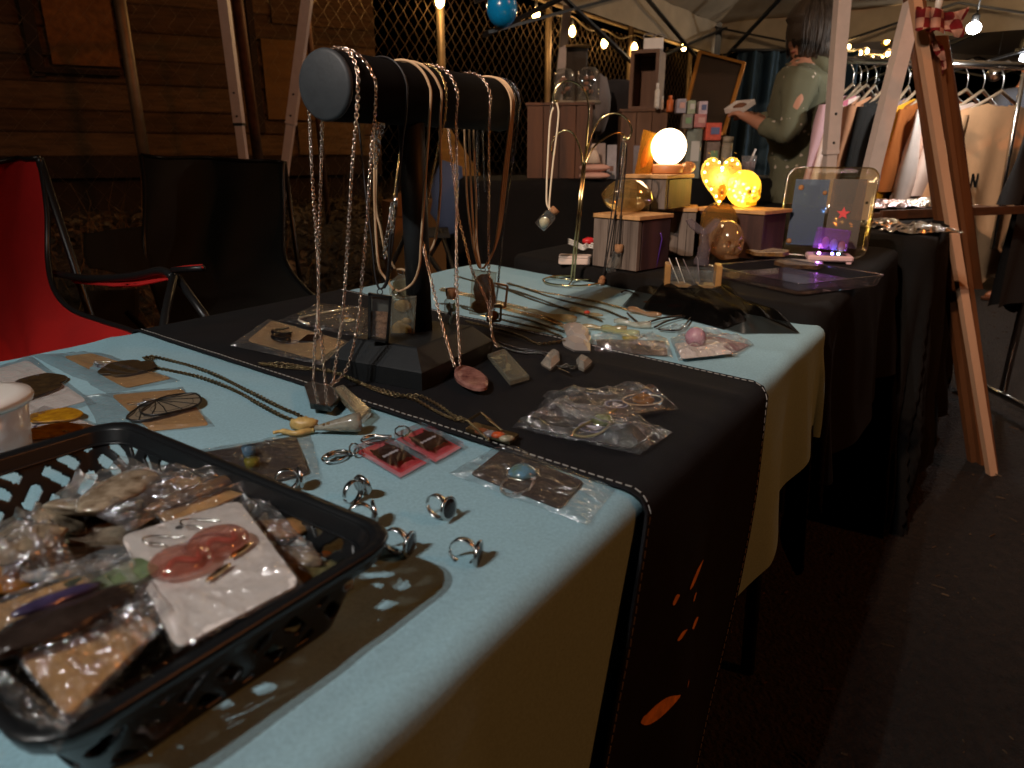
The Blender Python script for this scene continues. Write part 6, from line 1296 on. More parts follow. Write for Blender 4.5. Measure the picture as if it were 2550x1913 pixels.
packet('small silver packet left of the upright tray by the person', 1895, 500, z4+.0, .2, .12, .1)
p = at(2250, 540, z4); t = thing('wooden_tray', 'flat brown wooden tray under the far silver packets', 'tray', p); M = tr(p+V((.1, .12, 0))) @ rz(.35); MB(M).box((0, 0, .012), (.62, .30, .018), None, .002).build('board', WOODD, t); MB(M).box((0, -.15, .016), (.62, .012, .026)).build('lip', WOODD, t)
# ================================================================ BACK COUNTER
WBX = mat('walnut_box', lin((112, 66, 34)), .55, noise=(14, .45), stretch=(1, 1, .12), c2=lin((48, 26, 14)), bump=(20, .3, .003))
WBX2 = mat('brown_crate_wood', lin((120, 82, 56)), .6, noise=(16, .3), stretch=(1, 1, .12), c2=lin((72, 46, 30)))
def pbox(name, label, cat, x0, y0, x1, y1, y, dp, m, rot=0, group=None, open_front=False, zb=None, bev=.003, planks=0):
    a, b = ad(x0, y1, y), ad(x1, y0, y); w_, h_ = abs(b.x-a.x), b.z-a.z; z0 = a.z
    if zb is not None: z0 = zb; h_ = b.z-zb
    c_ = V(((a.x+b.x)/2, y+dp/2, z0)); t = thing(name, label, cat, c_, group); R = rz(rot)
    if open_front:
        th = .014; M = tr(c_) @ R
        for q, s in (((0, 0, th/2), (w_, dp, th)), ((0, 0, h_-th/2), (w_, dp, th)), ((-w_/2+th/2, 0, h_/2), (th, dp, h_-2*th-.001)), ((w_/2-th/2, 0, h_/2), (th, dp, h_-2*th-.001)), ((0, dp/2-th/2, h_/2), (w_-2*th-.001, th, h_-2*th-.001))): MB(M).box(q, s).build('panel', m, t)
    elif planks:
        M = tr(c_) @ R; k = planks
        for i in range(k): MB(M).box((-w_/2+w_*(i+.5)/k, -dp/2+.008, h_/2), (w_/k-.003, .014, h_-.002)).build('plank', m, t)
        MB(M).box((0, .008, h_/2), (w_-.004, dp-.02, h_-.004)).build('carcass', m, t); MB(M).box((0, 0, h_+.005), (w_+.012, dp+.012, .010)).build('top_board', m, t)
    else: MB(tr(c_) @ R).box((0, 0, h_/2), (w_, dp, h_), None, bev).build('body', m, t)
    return t, c_, w_, h_
GB3 = 'wooden display boxes on the back counter'; ZC = Z3+.004
yA = 2.95
tA, cA, wA, hA = pbox('wooden_box', 'wide walnut display box carrying two glass cloches', 'box', 1322, 262, 1488, 455, yA, .30, WBX, -.12, GB3, zb=ZC, planks=4)
for px, sc_, lab in ((1404, 1, 'left glass cloche with dried flowers on the walnut box'), (1464, 1.04, 'right glass cloche with dried flowers on the walnut box')):
    c_ = ad(px, 258, yA+.10); c_.z = cA.z+hA+.0105; r = .044*sc_; h_ = .135*sc_; t = thing('glass_cloche', lab, 'cloche', c_, 'glass cloches on the walnut box')
    MB().lathe([(r*1.15, 0), (r*1.15, .010), (r*.95, .012)], 24, c=c_).build('base', mat('pale_base', lin((150, 132, 110)), .5), t)
    MB().lathe([(r, .012), (r, h_*.72), (r*.9, h_*.87), (r*.6, h_*.97), (0, h_)], 24, c=c_).build('dome', THIN, t)
    rr = random.Random(px)
    for i in range(7): q = c_+V((rr.uniform(-.02, .02), rr.uniform(-.02, .02), rr.uniform(.04, .10))); MB().tube([c_+V((0, 0, .012)), (c_+q)/2+V((.005, 0, 0)), q], .0013, 4).build('stem', MOSS, t); MB().sphere(q, (.010, .010, .008), 10, 7, lambda d: 1+.3*NZ.noise(d*4)).build('flower', mat('dusty_flower', lin((170, 120, 96)), .8), t)
tB, cB, wB, hB = pbox('wooden_box', 'lower brown wooden box right of the cloches', 'box', 1548, 278, 1672, 452, yA+.05, .28, WBX2, -.1, GB3, zb=ZC, planks=3)
tC, cC, wC, hC = pbox('wooden_box', 'tall brown open crate standing on the lower box', 'box', 1582, 122, 1662, 268, yA+.12, .17, WBX2, -.35, GB3, open_front=True, zb=cB.z+hB+.011)
t, c_, w_, h_ = pbox('gift_box', 'small white gift box with a bow on the tall crate', 'box', 1608, 94, 1658, 120, yA+.14, .09, WCARD, -.2, zb=cC.z+hC+.001)
for s in (-1, 1): MB(tr(c_+V((0, 0, h_+.010)))).tube([V((s*(.022*(1-math.cos(k*.7))), .0, .010*math.sin(k*.7))) for k in range(9)], .003, 6, closed=True).build('bow_loop', mat('grey_ribbon', lin((120, 112, 106)), .5), t)
t, c_, w_, h_ = pbox('picture_frame', 'dark framed panel standing behind the cloches', 'frame', 1410, 118, 1464, 168, yA+.5, .02, mat('dark_panel', lin((58, 46, 34)), .5), .1, zb=cA.z+hA*.5)
MB(tr(c_+V((0, -.012, h_+.004)))).box((0, 0, 0), (w_+.01, .02, .012)).build('top_edge', mat('brass_edge', lin((140, 110, 70)), .4, .5), t)
# books, bottles and cards around the boxes
itms = [(1632, 205, 1648, 268, (206, 196, 184), 'tall white pump bottle beside the tall crate', 'bottle'), (1650, 238, 1658, 272, (196, 170, 150), 'slim white tube beside the pump bottle', 'tube'), (1663, 236, 1683, 278, (200, 104, 50), 'orange bottle on the lower box', 'bottle'),
        (1686, 246, 1712, 282, (150, 142, 150), 'lilac grey carton in the upper row', 'carton'), (1713, 250, 1735, 284, (150, 156, 130), 'sage green carton in the upper row', 'carton'), (1741, 252, 1765, 286, (190, 166, 172), 'pale pink carton at the end of the upper row', 'carton'),
        (1700, 284, 1728, 320, (128, 118, 110), 'grey carton in the middle row', 'carton'), (1730, 284, 1762, 318, (176, 112, 108), 'pink and green carton in the middle row', 'carton'), (1708, 320, 1752, 400, (118, 122, 112), 'grey green tall carton in the bottom row', 'carton'),
        (1758, 306, 1800, 350, (190, 78, 58), 'red and blue printed packet beside the cartons', 'packet'), (1762, 352, 1796, 372, (120, 100, 90), 'small brown box under the printed packet', 'box'), (1798, 340, 1832, 376, (150, 140, 122), 'grey round tub before the dark curtain', 'tub'),
        (1850, 388, 1892, 436, (110, 66, 66), 'clear cup of red drink with a straw', 'cup'), (1474, 356, 1512, 452, (150, 132, 124), 'white card with brown splashes on the back counter', 'card'), (1512, 360, 1540, 456, (158, 150, 152), 'plain pale card on the back counter', 'card'), (1580, 362, 1600, 420, (120, 110, 112), 'narrow grey card behind the amber block', 'card')]
rowz = {}
for i, (x0, y0, x1, y1, cl_, lab, cat) in enumerate(itms):
    yy = yA-.02+.012*(i % 3) if i < 13 else yA-.06
    if i == 12: yy = 2.6
    m = mat('item_%d' % i, lin(cl_), .5, noise=(60 if cat != 'card' else 22, .25))
    a, b_ = ad(x0, y1, yy), ad(x1, y0, yy); w_, h_ = b_.x-a.x, b_.z-a.z; c_ = V(((a.x+b_.x)/2, yy+.03, a.z))
    if cat == 'card' or i in (8, 10, 11): c_.z = ZC; h_ = b_.z-ZC
    t = thing({'bottle': 'bottle', 'tube': 'bottle', 'tub': 'tub', 'cup': 'drink_cup'}.get(cat, cat if cat != 'box' else 'small_box'), lab, cat, c_, 'goods stacked on the back counter'); k = i
    if cat in ('bottle', 'tube'):
        MB().lathe([(0, 0), (w_*.48, 0), (w_*.5, .004), (w_*.5, h_*.70), (w_*.28, h_*.76)], 16, c=c_).build('bottle_body', m, t); MB().lathe([(w_*.28, h_*.76), (w_*.28, h_*.98), (w_*.2, h_)], 14, c=c_).build('cap', WCARD if i != 2 else m, t)
    elif cat == 'tub': MB().lathe([(0, 0), (w_*.46, 0), (w_*.5, h_*.85)], 20, c=c_).build('tub_wall', m, t); MB().lathe([(w_*.52, h_*.85), (w_*.52, h_), (0, h_*1.01)], 20, c=c_).build('lid', m, t)
    elif cat == 'cup':
        MB().lathe([(0, 0), (w_*.38, 0), (w_*.5, h_)], 20, c=c_).build('cup_wall', film('cup_plastic', (.8, .75, .75), .1, .8, .08, haze=.15), t); MB().lathe([(0, .004), (w_*.36, .004), (w_*.45, h_*.7), (0, h_*.7)], 20, c=c_).build('drink', m, t); MB().tube([c_+V((0, 0, h_*.5)), c_+V((.02, 0, h_*1.35))], .004, 6).build('straw', WCARD, t)
    elif cat == 'card': MB(tr(c_) @ rx(-.12)).box((0, 0, h_/2), (w_, .004, h_)).build('card_face', m, t); MB(tr(c_) @ rx(-.12)).box((0, -.0032, h_*.3), (w_*.4, .0012, h_*.15)).build('print', mat('card_print', lin((120, 84, 70)), .7), t)
    else:
        MB(tr(c_) @ rz(-.1)).box((0, 0, h_/2), (w_, .06, h_), None, .002).build('carton_body', m, t)
        MB(tr(c_) @ rz(-.1)).box((w_*.1, -.0312, h_*.55), (w_*.55, .0012, h_*.4)).build('label', mat('carton_label_%d' % (i % 4), lin(((190, 184, 176), (90, 96, 130), (120, 150, 110), (196, 150, 140))[i % 4]), .6), t)
    if i < 8 and y1 < 330:      # shelf board that carries the row
        pass
t, c_, w_, h_ = pbox('wooden_box', 'low wooden stand carrying the rows of cartons', 'box', 1672, 322, 1706, 452, yA+.06, .2, WBX2, -.05, GB3, zb=ZC)
for k, (x0, x1, yy) in enumerate(((1628, 1770, 270), (1690, 1768, 286), (1690, 1768, 320))):
    a, b_ = ad(x0, yy+16*(k == 0), yA-.03), ad(x1, yy+16*(k == 0), yA-.03); zz = min(ad((x0+x1)/2, (286, 320, 400)[k], yA).z, a.z)
t = thing('pink_pouch', 'small pink folded pouches stacked before the walnut box', 'pouch', ad(1478, 455, yA-.1))
for k in range(2): q = ad(1480, 458, yA-.1); q.z = ZC+.014+.03*k; MB().sphere(q, (.062, .04, .015), 16, 8, lambda d: 1+.12*NZ.noise(d*2)).build('pouch_fold', mat('dusty_pink', lin((206, 160, 142)), .8), t)
t = thing('gnome_figure', 'small white figure standing on the pink pouches', 'figure', ad(1474, 430, yA-.1)); q = ad(1476, 436, yA-.1); q.z = ZC+.062
MB().lathe([(.0, -.002), (.03, 0), (.02, .03), (.008, .055), (0, .06)], 14, c=q).build('body', mat('cream_plaster', lin((206, 186, 166)), .7), t); MB().sphere(q+V((0, -.004, .058)), .012, 10, 8).build('head', MATS['cream_plaster'], t)
# dark chair backs behind the counter
for (x0, y0, x1, y1, lab, yy) in ((1492, 204, 1582, 300, 'dark round backed chair behind the cloches', 3.7),):
    a, b_ = ad(x0, y1, yy), ad(x1, y0, yy); t = thing('padded_chair', lab, 'chair', ((a.x+b_.x)/2, yy, 0)); w_ = (b_.x-a.x); c_ = V(((a.x+b_.x)/2, yy, b_.z-.2))
    MB(tr(c_) @ rx(PI/2)).prism(rect(w_*1.15, .42, .07, 6), -.03, .03, bev=.01).build('backrest', mat('dark_grey_fabric', lin((44, 40, 42)), .9, noise=(20, .2)), t); MB().box((c_.x, yy-.22, .46), (w_*1.2, .42, .06), None, .01).build('seat', MATS['dark_grey_fabric'], t)
    for sx in (-1, 1):
        for sy in (0, 1): MB().tube([(c_.x+sx*w_*.5, yy-.4*sy, .45), (c_.x+sx*w_*.55, yy-.42*sy+.02, 0)], .012, 8).build('leg', CHARC, t)
        MB().tube([(c_.x+sx*w_*.45, yy+.0, .45), (c_.x+sx*w_*.45, yy+.0, c_.z)], .012, 8).build('back_post', CHARC, t)
t = thing('grey_bag', 'pale grey cloth bag on the chair behind the cloches', 'bag', ad(1500, 290, 3.5)); MB().sphere(ad(1494, 262, 3.5), (.05, .05, .13), 16, 12, lambda d: 1+.15*NZ.noise(d*2)).build('bag_body', mat('grey_cotton', lin((120, 112, 112)), .9), t); MB().tube([ad(1490, 210, 3.5), ad(1500, 196, 3.5), ad(1508, 212, 3.5)], .006, 6).build('handle', MATS['grey_cotton'], t)
# leaning framed panel and dark teal curtain behind the person
a, b_, c2_, d_ = ad(1852, 158, 4.6), ad(1800, 335, 4.3), ad(1700, 300, 4.4), ad(1742, 130, 4.7)
t = thing('picture_frame', 'dark panel with a thin gilded frame leaning behind the cartons', 'frame', b_); g = MB().add([a, b_, c2_, d_]+[p+V((0, .02, 0)) for p in (a, b_, c2_, d_)], [(0, 1, 2, 3), (7, 6, 5, 4), (0, 4, 5, 1), (1, 5, 6, 2), (2, 6, 7, 3), (3, 7, 4, 0)]); g.build('panel', mat('umber_panel', lin((46, 30, 18)), .6, noise=(6, .3)), t)
GILT = mat('gilt_wood', lin((190, 128, 60)), .35, .4)
for p, q in ((a, b_), (d_, a), (c2_, d_), (b_, c2_)): MB().bar(p+V((0, -.012, 0)), q+V((0, -.012, 0)), .02, .015).build('frame_bar', GILT, t)
pp = (b_+c2_)/2; MB().bar((pp.x, pp.y+.05, 0), pp+V((0, .05, 0)), .03).build('prop', WOODD, t)
t = thing('curtain', 'dark teal hanging curtain behind the person', 'curtain', ad(1930, 300, 5.0)); CT = mat('teal_curtain', lin((46, 66, 80)), .9, noise=(3, .5))
p0, p1 = ad(1838, 130, 5.0), ad(2110, 130, 5.2)
MB().grid(lambda s, q: V((p0.x+(p1.x-p0.x)*s, p0.y+.05*math.sin(s*38)+.02*math.sin(s*91+q*3), p0.z*(1-q)+.05*q)), 90, 8).build('curtain_cloth', CT, t); MB().tube([p0+V((-.05, 0, .01)), p1+V((.05, 0, .01))], .012, 8).build('curtain_rod', CHARC, t)
# ================================================================ PEOPLE
def skin_mesh(name, chains, m, par, sub=2):
    """chains: lists of (point, (rx, ry)); shared points (within 1 mm) are merged so that limbs join the body"""
    vs = []; ed = []; rad = []
    def idx(p):
        for i, q in enumerate(vs):
            if (q-p).length < .001: return i
        vs.append(V(p)); rad.append(None); return len(vs)-1
    for ch in chains:
        pr = None
        for p, r in ch:
            i = idx(V(p)); rad[i] = rad[i] or (r if isinstance(r, tuple) else (r, r))
            if pr is not None and pr != i: ed.append((pr, i))
            pr = i
    me = bpy.data.meshes.new(name); me.from_pydata([tuple(v) for v in vs], ed, []); o = link(bpy.data.objects.new(name, me)); me.materials.append(m)
    md = o.modifiers.new('skin', 'SKIN'); md.use_smooth_shade = True
    for i, sv in enumerate(me.skin_vertices[0].data): sv.radius = rad[i]; sv.use_root = (i == 0)
    sb = o.modifiers.new('sub', 'SUBSURF'); sb.levels = sub; sb.render_levels = sub
    setpar(o, par); return o
yW = 3.02
def W(px, py, dy=0): return ad(px, py, yW+dy)
HOOD = mat('star_hoodie', lin((104, 104, 84)), .9); 
_m = HOOD.node_tree; _b = _m.nodes['Principled BSDF']; _tc = _m.nodes.new('ShaderNodeTexCoord'); _v = _m.nodes.new('ShaderNodeTexVoronoi'); _v.distance = 'MINKOWSKI'; _v.inputs['Exponent'].default_value = .8; _v.inputs['Scale'].default_value = 24
_l = _m.nodes.new('ShaderNodeMath'); _l.operation = 'LESS_THAN'; _l.inputs[1].default_value = .25; _x = _m.nodes.new('ShaderNodeMix'); _x.data_type = 'RGBA'; _x.inputs[6].default_value = (*lin((100, 100, 80)), 1); _x.inputs[7].default_value = (*lin((196, 182, 168)), 1)
_m.links.new(_tc.outputs['Object'], _v.inputs['Vector']); _m.links.new(_v.outputs['Distance'], _l.inputs[0]); _m.links.new(_l.outputs[0], _x.inputs[0]); _m.links.new(_x.outputs[2], _b.inputs['Base Color'])
pel = W(1985, 500); gx = pel.x; gy = pel.y
wm = thing('person', 'person in a grey green star print hoodie looking down at something in their hands', 'person', (gx, gy, 0))
head = W(2015, 88); neck_ = W(2010, 150); chest = W(1990, 230); waist = W(1990, 370); shN = W(1992, 205, -.17); shF = W(2000, 205, .17); elN = W(1962, 345, -.20); wrN = W(1886, 305, -.10); elF = W(1950, 330, .2); wrF = W(1884, 298, .06)
def hand(wr, d, up, s=1):
    d = d.normalized(); side = d.cross(up).normalized(); out = []; palm = wr+d*.075; 
    for k, (o_, L) in enumerate(((-.027, .062), (-.009, .074), (.009, .070), (.027, .054))): b0 = palm+side*o_; out.append([(palm, .022), (b0+d*.012, .0095), (b0+d*(L*.55)-up*.010, .0085), (b0+d*L*.85-up*.030, .0075)])
    out.append([(wr+d*.03, .02), (wr+d*.045+side*-.035*s, .011), (wr+d*.080+side*-.042*s-up*.012, .0085)])
    return out
lk = [(pel, (.11, .10)), (V((gx, gy-.09, .55)), .085), (V((gx+.01, gy-.09, .48)), .06), (V((gx+.02, gy-.09, .10)), .042), (V((gx+.02, gy-.09, .05)), .045), (V((gx-.12, gy-.09, .03)), .03)]
lk2 = [(pel, (.11, .10)), (V((gx, gy+.09, .55)), .085), (V((gx+.03, gy+.09, .48)), .06), (V((gx+.05, gy+.09, .10)), .042), (V((gx+.05, gy+.09, .05)), .045), (V((gx-.09, gy+.09, .03)), .03)]
dN = (wrN-elN).normalized(); dF = (wrF-elF).normalized()
bd = [[(pel, (.11, .10)), (waist, (.088, .10)), (chest, (.09, .12)), (neck_, .052), (W(2013, 120), .05), (head, (.055, .06)), (W(2018, 50), (.045, .05))],
      [(chest, (.09, .12)), (shN, .052), (elN, .040), (wrN, .026), (wrN+dN*.03, .02), (wrN+dN*.075, .022)], [(chest, (.09, .12)), (shF, .052), (elF, .040), (wrF, .026), (wrF+dF*.03, .02), (wrF+dF*.075, .022)], lk, lk2]
bd += hand(wrN, dN, V((0, 0, 1)), -1)+hand(wrF, dF, V((0, 0, 1)), 1)
skin_mesh('body', bd, SKIN, wm)
hh_ = skin_mesh('hoodie', [[(W(1985, 520), (.128, .120)), (pel, (.126, .120)), (W(1986, 440), (.118, .125)), (waist, (.108, .125)), (W(1985, 300), (.110, .138)), (chest, (.108, .136)), (W(2000, 180), (.085, .11)), (W(2008, 155), .070)],
     [(chest, (.108, .136)), (shN, .066), ((shN+elN)/2, .060), (elN, .057), ((elN+wrN)/2, .047), (wrN+(elN-wrN)*.10, .040)], [(chest, (.108, .136)), (shF, .066), ((shF+elF)/2, .060), (elF, .057), ((elF+wrF)/2, .047), (wrF+(elF-wrF)*.10, .040)]], HOOD, wm)
dm = hh_.modifiers.new('wrinkle', 'DISPLACE'); tx = bpy.data.textures.new('cloth_wrinkle', 'CLOUDS'); tx.noise_scale = .075; dm.texture = tx; dm.strength = .045; dm.mid_level = .5; dm.texture_coords = 'GLOBAL'
MB().sphere(W(2042, 172), (.085, .10, .05), 22, 14, lambda d: 1+.12*NZ.noise(d*2), ry(.5)).build('hood', HOOD, wm)
skin_mesh('trousers', [[(pel, (.14, .125)), (V((gx, gy-.09, .55)), .098), (V((gx+.01, gy-.09, .48)), .078), (V((gx+.02, gy-.09, .10)), .062)], [(pel, (.14, .125)), (V((gx, gy+.09, .55)), .098), (V((gx+.03, gy+.09, .48)), .078), (V((gx+.05, gy+.09, .10)), .062)]], mat('dark_denim', (.016, .018, .024), .9), wm)
HAIR = mat('brown_bob_hair', (.022, .014, .009), .42, noise=(70, .5), stretch=(6, 6, .5), bump=(120, .6, .003), c2=(.065, .045, .030))
def hairfn(d):
    k = 1.0
    if d.x < -.62 and d.z < .25: k = .86               # open towards the face (left)
    return k*(1+.03*math.sin(math.atan2(d.y, d.x)*24))
MB().sphere(W(2024, 76), (.110, .106, .124), 40, 28, hairfn).build('hair', HAIR, wm)
MB().sphere(W(2034, 116), (.098, .100, .085), 36, 20, lambda d: (1+.04*math.sin(math.atan2(d.y, d.x)*26))*(.80 if d.x < -.3 else 1)).build('hair', HAIR, wm)
g = MB(); rr = random.Random(12); hc_ = W(2026, 78)
for i in range(420):
    ph = rr.uniform(-2.35, 2.35); j = rr.uniform(.99, 1.05); pts = []; L = rr.uniform(2.0, 2.35)
    for k in range(8):
        th = .08+L*k/7; q = V((math.sin(th)*math.cos(ph)*.110, math.sin(th)*math.sin(ph)*.106, math.cos(th)*.122))*j
        if th > 1.55: e = (th-1.55)/.8; q = V((math.cos(ph)*.110*(1-.10*e), math.sin(ph)*.106*(1-.14*e), -.088*e))*j
        pts.append(hc_+q+V((rr.gauss(0, .001), rr.gauss(0, .001), 0)))
    g.tube(pts, [.0016, .003, .0036, .0036, .0034, .003, .0024, .001], 4, cap=False)
g.build('hair_strands', mat('hair_strand', (.030, .020, .014), .5, noise=(30, .6)), wm)
fx = W(1974, 108); MB().sphere(W(2001, 108), (.050, .055, .074), 20, 14).build('face', SKIN, wm)
MB().sphere(W(1971, 112, -.005), (.013, .009, .015), 10, 8).build('nose', SKIN, wm); MB().sphere(W(1976, 130, -.012), (.010, .018, .005), 10, 6).build('lips', mat('lip', lin((150, 84, 72)), .5), wm)
for dy in (-.028, .026): MB().sphere(W(1976, 99, dy), (.006, .010, .004), 8, 6).build('eye', mat('eye_dark', (.01, .008, .006), .2), wm)
for k, (yd) in enumerate((-.105, .105)): MB().sphere(W(2016, 100, yd*.75), (.014, .008, .024), 10, 8).build('ear', SKIN, wm)
p = (wrN+dN*.12+wrF+dF*.12)/2
t = thing('small_box', 'small pale open box held in both hands of the hooded person', 'box', p); M = tr(p+V((.01, 0, .010))) @ rz(.5) @ ry(-.5) @ MX.Scale(.62, 4)
MB(M).box((0, 0, 0), (.11, .16, .006)).build('bottom', WCARD, t)
for s in (-1, 1): MB(M).box((s*.055, 0, .014), (.004, .16, .03)).build('side', WCARD, t); MB(M).box((0, s*.08, .014), (.106, .004, .03)).build('end', WCARD, t)
MB(M).sphere((0, 0, .016), (.035, .05, .016), 14, 8, lambda d: 1+.2*NZ.noise(d*2)).build('contents', mat('brown_thing', lin((120, 78, 56)), .7), t)
# second person behind the clothes rack
yP = 5.0; px_ = 2530
def Q(px, py, dy=0): return ad(px, py, yP+dy)
pl2 = Q(2530, 440); f1 = at(2480, 745, 0); f2 = V((f1.x+.32, f1.y+.12, 0))
pm = thing('person', 'person in dark shorts and sandals standing behind the clothes rack', 'person', (pl2.x, pl2.y, 0))
knee = V((f1.x+.10, yP+.02, .50)); hip = V((pl2.x, pl2.y, .86)); ch2 = V((pl2.x-.02, pl2.y, 1.28)); nk = V((pl2.x-.04, pl2.y, 1.48)); hd = V((pl2.x-.06, pl2.y-.02, 1.62))
def foot(f): return [(f+V((.10, .03, .07)), .045), (f+V((.06, .02, .045)), .045), (f+V((-.02, -.01, .035)), .038), (f+V((-.10, -.03, .025)), .024)]
skin_mesh('body', [[(hip, (.15, .12)), (ch2, (.16, .12)), (nk, .06), (hd, (.075, .09)), (hd+V((0, 0, .1)), (.06, .075))], [(hip, (.15, .12)), (knee, .062), (V((f1.x+.10, yP, .34)), .060), (f1+V((.10, .03, .07)), .045)]+foot(f1)[1:],
    [(hip, (.15, .12)), (V((f2.x+.03, f2.y, .5)), .062), (V((f2.x+.08, f2.y, .34)), .060), (f2+V((.10, .03, .07)), .045)]+foot(f2)[1:],
    [(ch2, (.16, .12)), (ch2+V((-.2, -.02, .05)), .055), (ch2+V((-.26, -.06, -.22)), .044), (ch2+V((-.22, -.2, -.42)), .03), (ch2+V((-.2, -.27, -.46)), .028)], [(ch2, (.16, .12)), (ch2+V((.2, -.02, .05)), .055), (ch2+V((.26, -.06, -.22)), .044), (ch2+V((.24, -.12, -.46)), .03), (ch2+V((.23, -.14, -.54)), .028)]], mat('brown_skin', lin((150, 92, 62)), .5), pm)
DKS = mat('dark_shirt', (.012, .011, .013), .9)
skin_mesh('shirt', [[(hip+V((0, 0, .02)), (.175, .145)), (ch2, (.185, .145)), (nk-V((0, 0, .06)), .085)], [(ch2, (.185, .145)), (ch2+V((-.2, -.02, .05)), .075), (ch2+V((-.24, -.05, -.12)), .065)], [(ch2, (.185, .145)), (ch2+V((.2, -.02, .05)), .075), (ch2+V((.24, -.05, -.12)), .065)]], DKS, pm)
skin_mesh('shorts', [[(hip, (.18, .15)), (knee+V((.03, 0, .1)), .11)], [(hip, (.18, .15)), (V((f2.x+.05, f2.y, .6)), .11)]], mat('plum_shorts', lin((40, 28, 34)), .9), pm)
MB().sphere(hd+V((.01, .02, .05)), (.095, .105, .10), 20, 14, lambda d: .75 if (d.z < -.1 and d.y < -.2) else 1).build('hair', mat('black_hair', (.008, .006, .005), .5), pm)
MB().sphere(hd+V((-.03, -.09, .0)), (.013, .018, .018), 8, 6).build('nose', MATS['brown_skin'], pm)
for f in (f1, f2):
    MB(tr(f+V((.0, 0, .006))) @ rz(.3)).prism(ell(.135, .048, 20), 0, .016).build('sandal', mat('sandal_tan', lin((96, 56, 34)), .7), pm); MB().tube(smooth_path([f+V((.02, -.045, .02)), f+V((-.02, -.01, .075)), f+V((-.05, .03, .02))], 4), .008, 6).build('sandal_strap', MATS['sandal_tan'], pm)
# ================================================================ CLOTHES RACK
yR = 2.95
ra, rb = ad(2100, 150, yR), ad(2560, 166, yR-.25); rb = ra+(rb-ra)*1.25
rk = thing('clothes_rack', 'metal garment rack rail behind the easel', 'clothes rack', ((ra+rb)/2).xy.to_3d()); CHR = mat('chrome_tube', (.6, .58, .56), .22, 1)
MB().tube([ra, rb], .014, 10).build('rail', CHR, rk)
for p in (ra+V((-.02, 0, 0)), rb):
    MB().tube([p+V((0, 0, .01)), (p.x, p.y, .08)], .015, 10).build('upright', CHR, rk); MB().tube([(p.x-.0, p.y-.28, .06), (p.x, p.y+.28, .06)], .013, 8).build('foot_bar', CHR, rk)
p = ra+(rb-ra)*.78; MB().tube([ad(2550, 180, yR-.3), ad(2470, 620, yR-.25)], .008, 8).build('brace', CHR, rk)
TEX = {}
def shirt(label, s, cl_, yaw, long=.66, sleeve=.24, noise_=None, name='shirt', strap=False, pr=None):
    top = ra+(rb-ra)*s; t = thing(name, label, 'shirt', top, 'garments hanging on the rack'); t.location = top
    m = mat('garment_%s' % '_'.join(map(str, cl_)), lin(cl_), .9, noise=(7, .12), bump=(160, .2, .001))
    ax = V((math.cos(yaw), math.sin(yaw), 0)); nr = V((-ax.y, ax.x, 0)); z0 = top.z-.115
    hk = smooth_path([top+V((0, 0, -.085)), top+V((0, 0, -.04)), top+nr*.016+V((0, 0, -.005)), top+V((0, 0, .017)), top-nr*.017+V((0, 0, .002))], 5); MB().tube(hk, .0025, 5).build('hanger_hook', CHR, t)
    MB().tube([top-ax*.21+V((0, 0, -.175)), top+V((0, 0, -.085)), top+ax*.21+V((0, 0, -.175))], .006, 6).build('hanger', mat('clear_hanger', lin((150, 132, 112)), .3), t)
    def body(front):
        sg = 1 if front else -1
        def fn(a, q):
            x = (a-.5)*2; hw = .24*(.92+.06*math.sin(q*2))*(1+.05*q); zt_ = z0-.045*abs(x)**1.2-.0*q
            if abs(x) < .36: zt_ -= (.06 if front else .02)*(1-(abs(x)/.36)**2)
            z = zt_-(long-.04*abs(x))*q; th_ = (.010+.020*q*(1-x*x))*math.sqrt(max(0, 1-x*x*.98))
            return top*0+V((top.x, top.y, 0))+ax*(x*hw)+nr*sg*(th_+.012*q*math.sin(x*9+s*40+q*2)+.004)+V((0, 0, z))
        return fn
    g = MB(); g.grid(body(True), 22, 16); g.grid(body(False), 22, 16); g.build('shirt_body', m, t)
    if strap: return t
    for sd in (-1, 1):
        def fs(a, q):
            th = 2*PI*a; root = V((top.x, top.y, z0-.115))+ax*sd*.215; end = root+ax*sd*.085+V((0, 0, -sleeve)); c_ = root+(end-root)*q; r1, r2 = .088*(1-.05*q), .014+.010*math.sin(q*5+s*9)
            return c_+(ax*sd*.25+V((0, 0, 1))*.95)*0+V((0, 0, 1))*(r1*.0)+ax*math.cos(th)*r1*(.62+.0*q)+nr*math.sin(th)*(r2+.008)+V((0, 0, .03*math.cos(th)*sd*0+.060*(1-q)))
        g = MB(); g.grid(fs, 16, 8); g.build('sleeve', m, t)
    if pr: 
        q = V((top.x, top.y, z0-.24))-nr*.05; MB().sphere(q+ax*.02, (.055, .012, .10), 12, 8, lambda d: 1+.3*NZ.noise(d*4), rz(yaw)).build('print', mat('grey_print', lin((120, 104, 98)), .9), t)
    return t
YW = .80
rk_items = [(.015, (206, 170, 180), 'pale pink shirt first on the left of the rack'), (.055, (196, 110, 130), 'pink strappy top second on the rack'), (.09, (232, 210, 200), 'cream shirt beside the pink top'), (.135, (196, 140, 104), 'peach shirt left of the black one'), (.20, (14, 15, 15), 'black shirt with long drop beside the peach one'),
            (.255, (22, 22, 22), 'second black shirt behind the tilted canopy leg'), (.31, (140, 122, 124), 'mauve grey shirt with wide sleeve'), (.37, (220, 160, 30), 'mustard yellow shirt left of the easel legs'), (.42, (150, 84, 30), 'rust brown shirt beside the mustard one'), (.46, (230, 214, 206), 'white shirt half behind the easel'),
            (.50, (226, 130, 50), 'orange shirt just right of the easel'), (.60, (226, 186, 166), 'pale peach shirt with a grey print'), (.68, (236, 216, 206), 'white shirt with a grey floral print'), (.77, (236, 186, 140), 'light orange shirt with dark lettering'), (.76, (24, 22, 22), 'black shirt at the right end of the rack')]
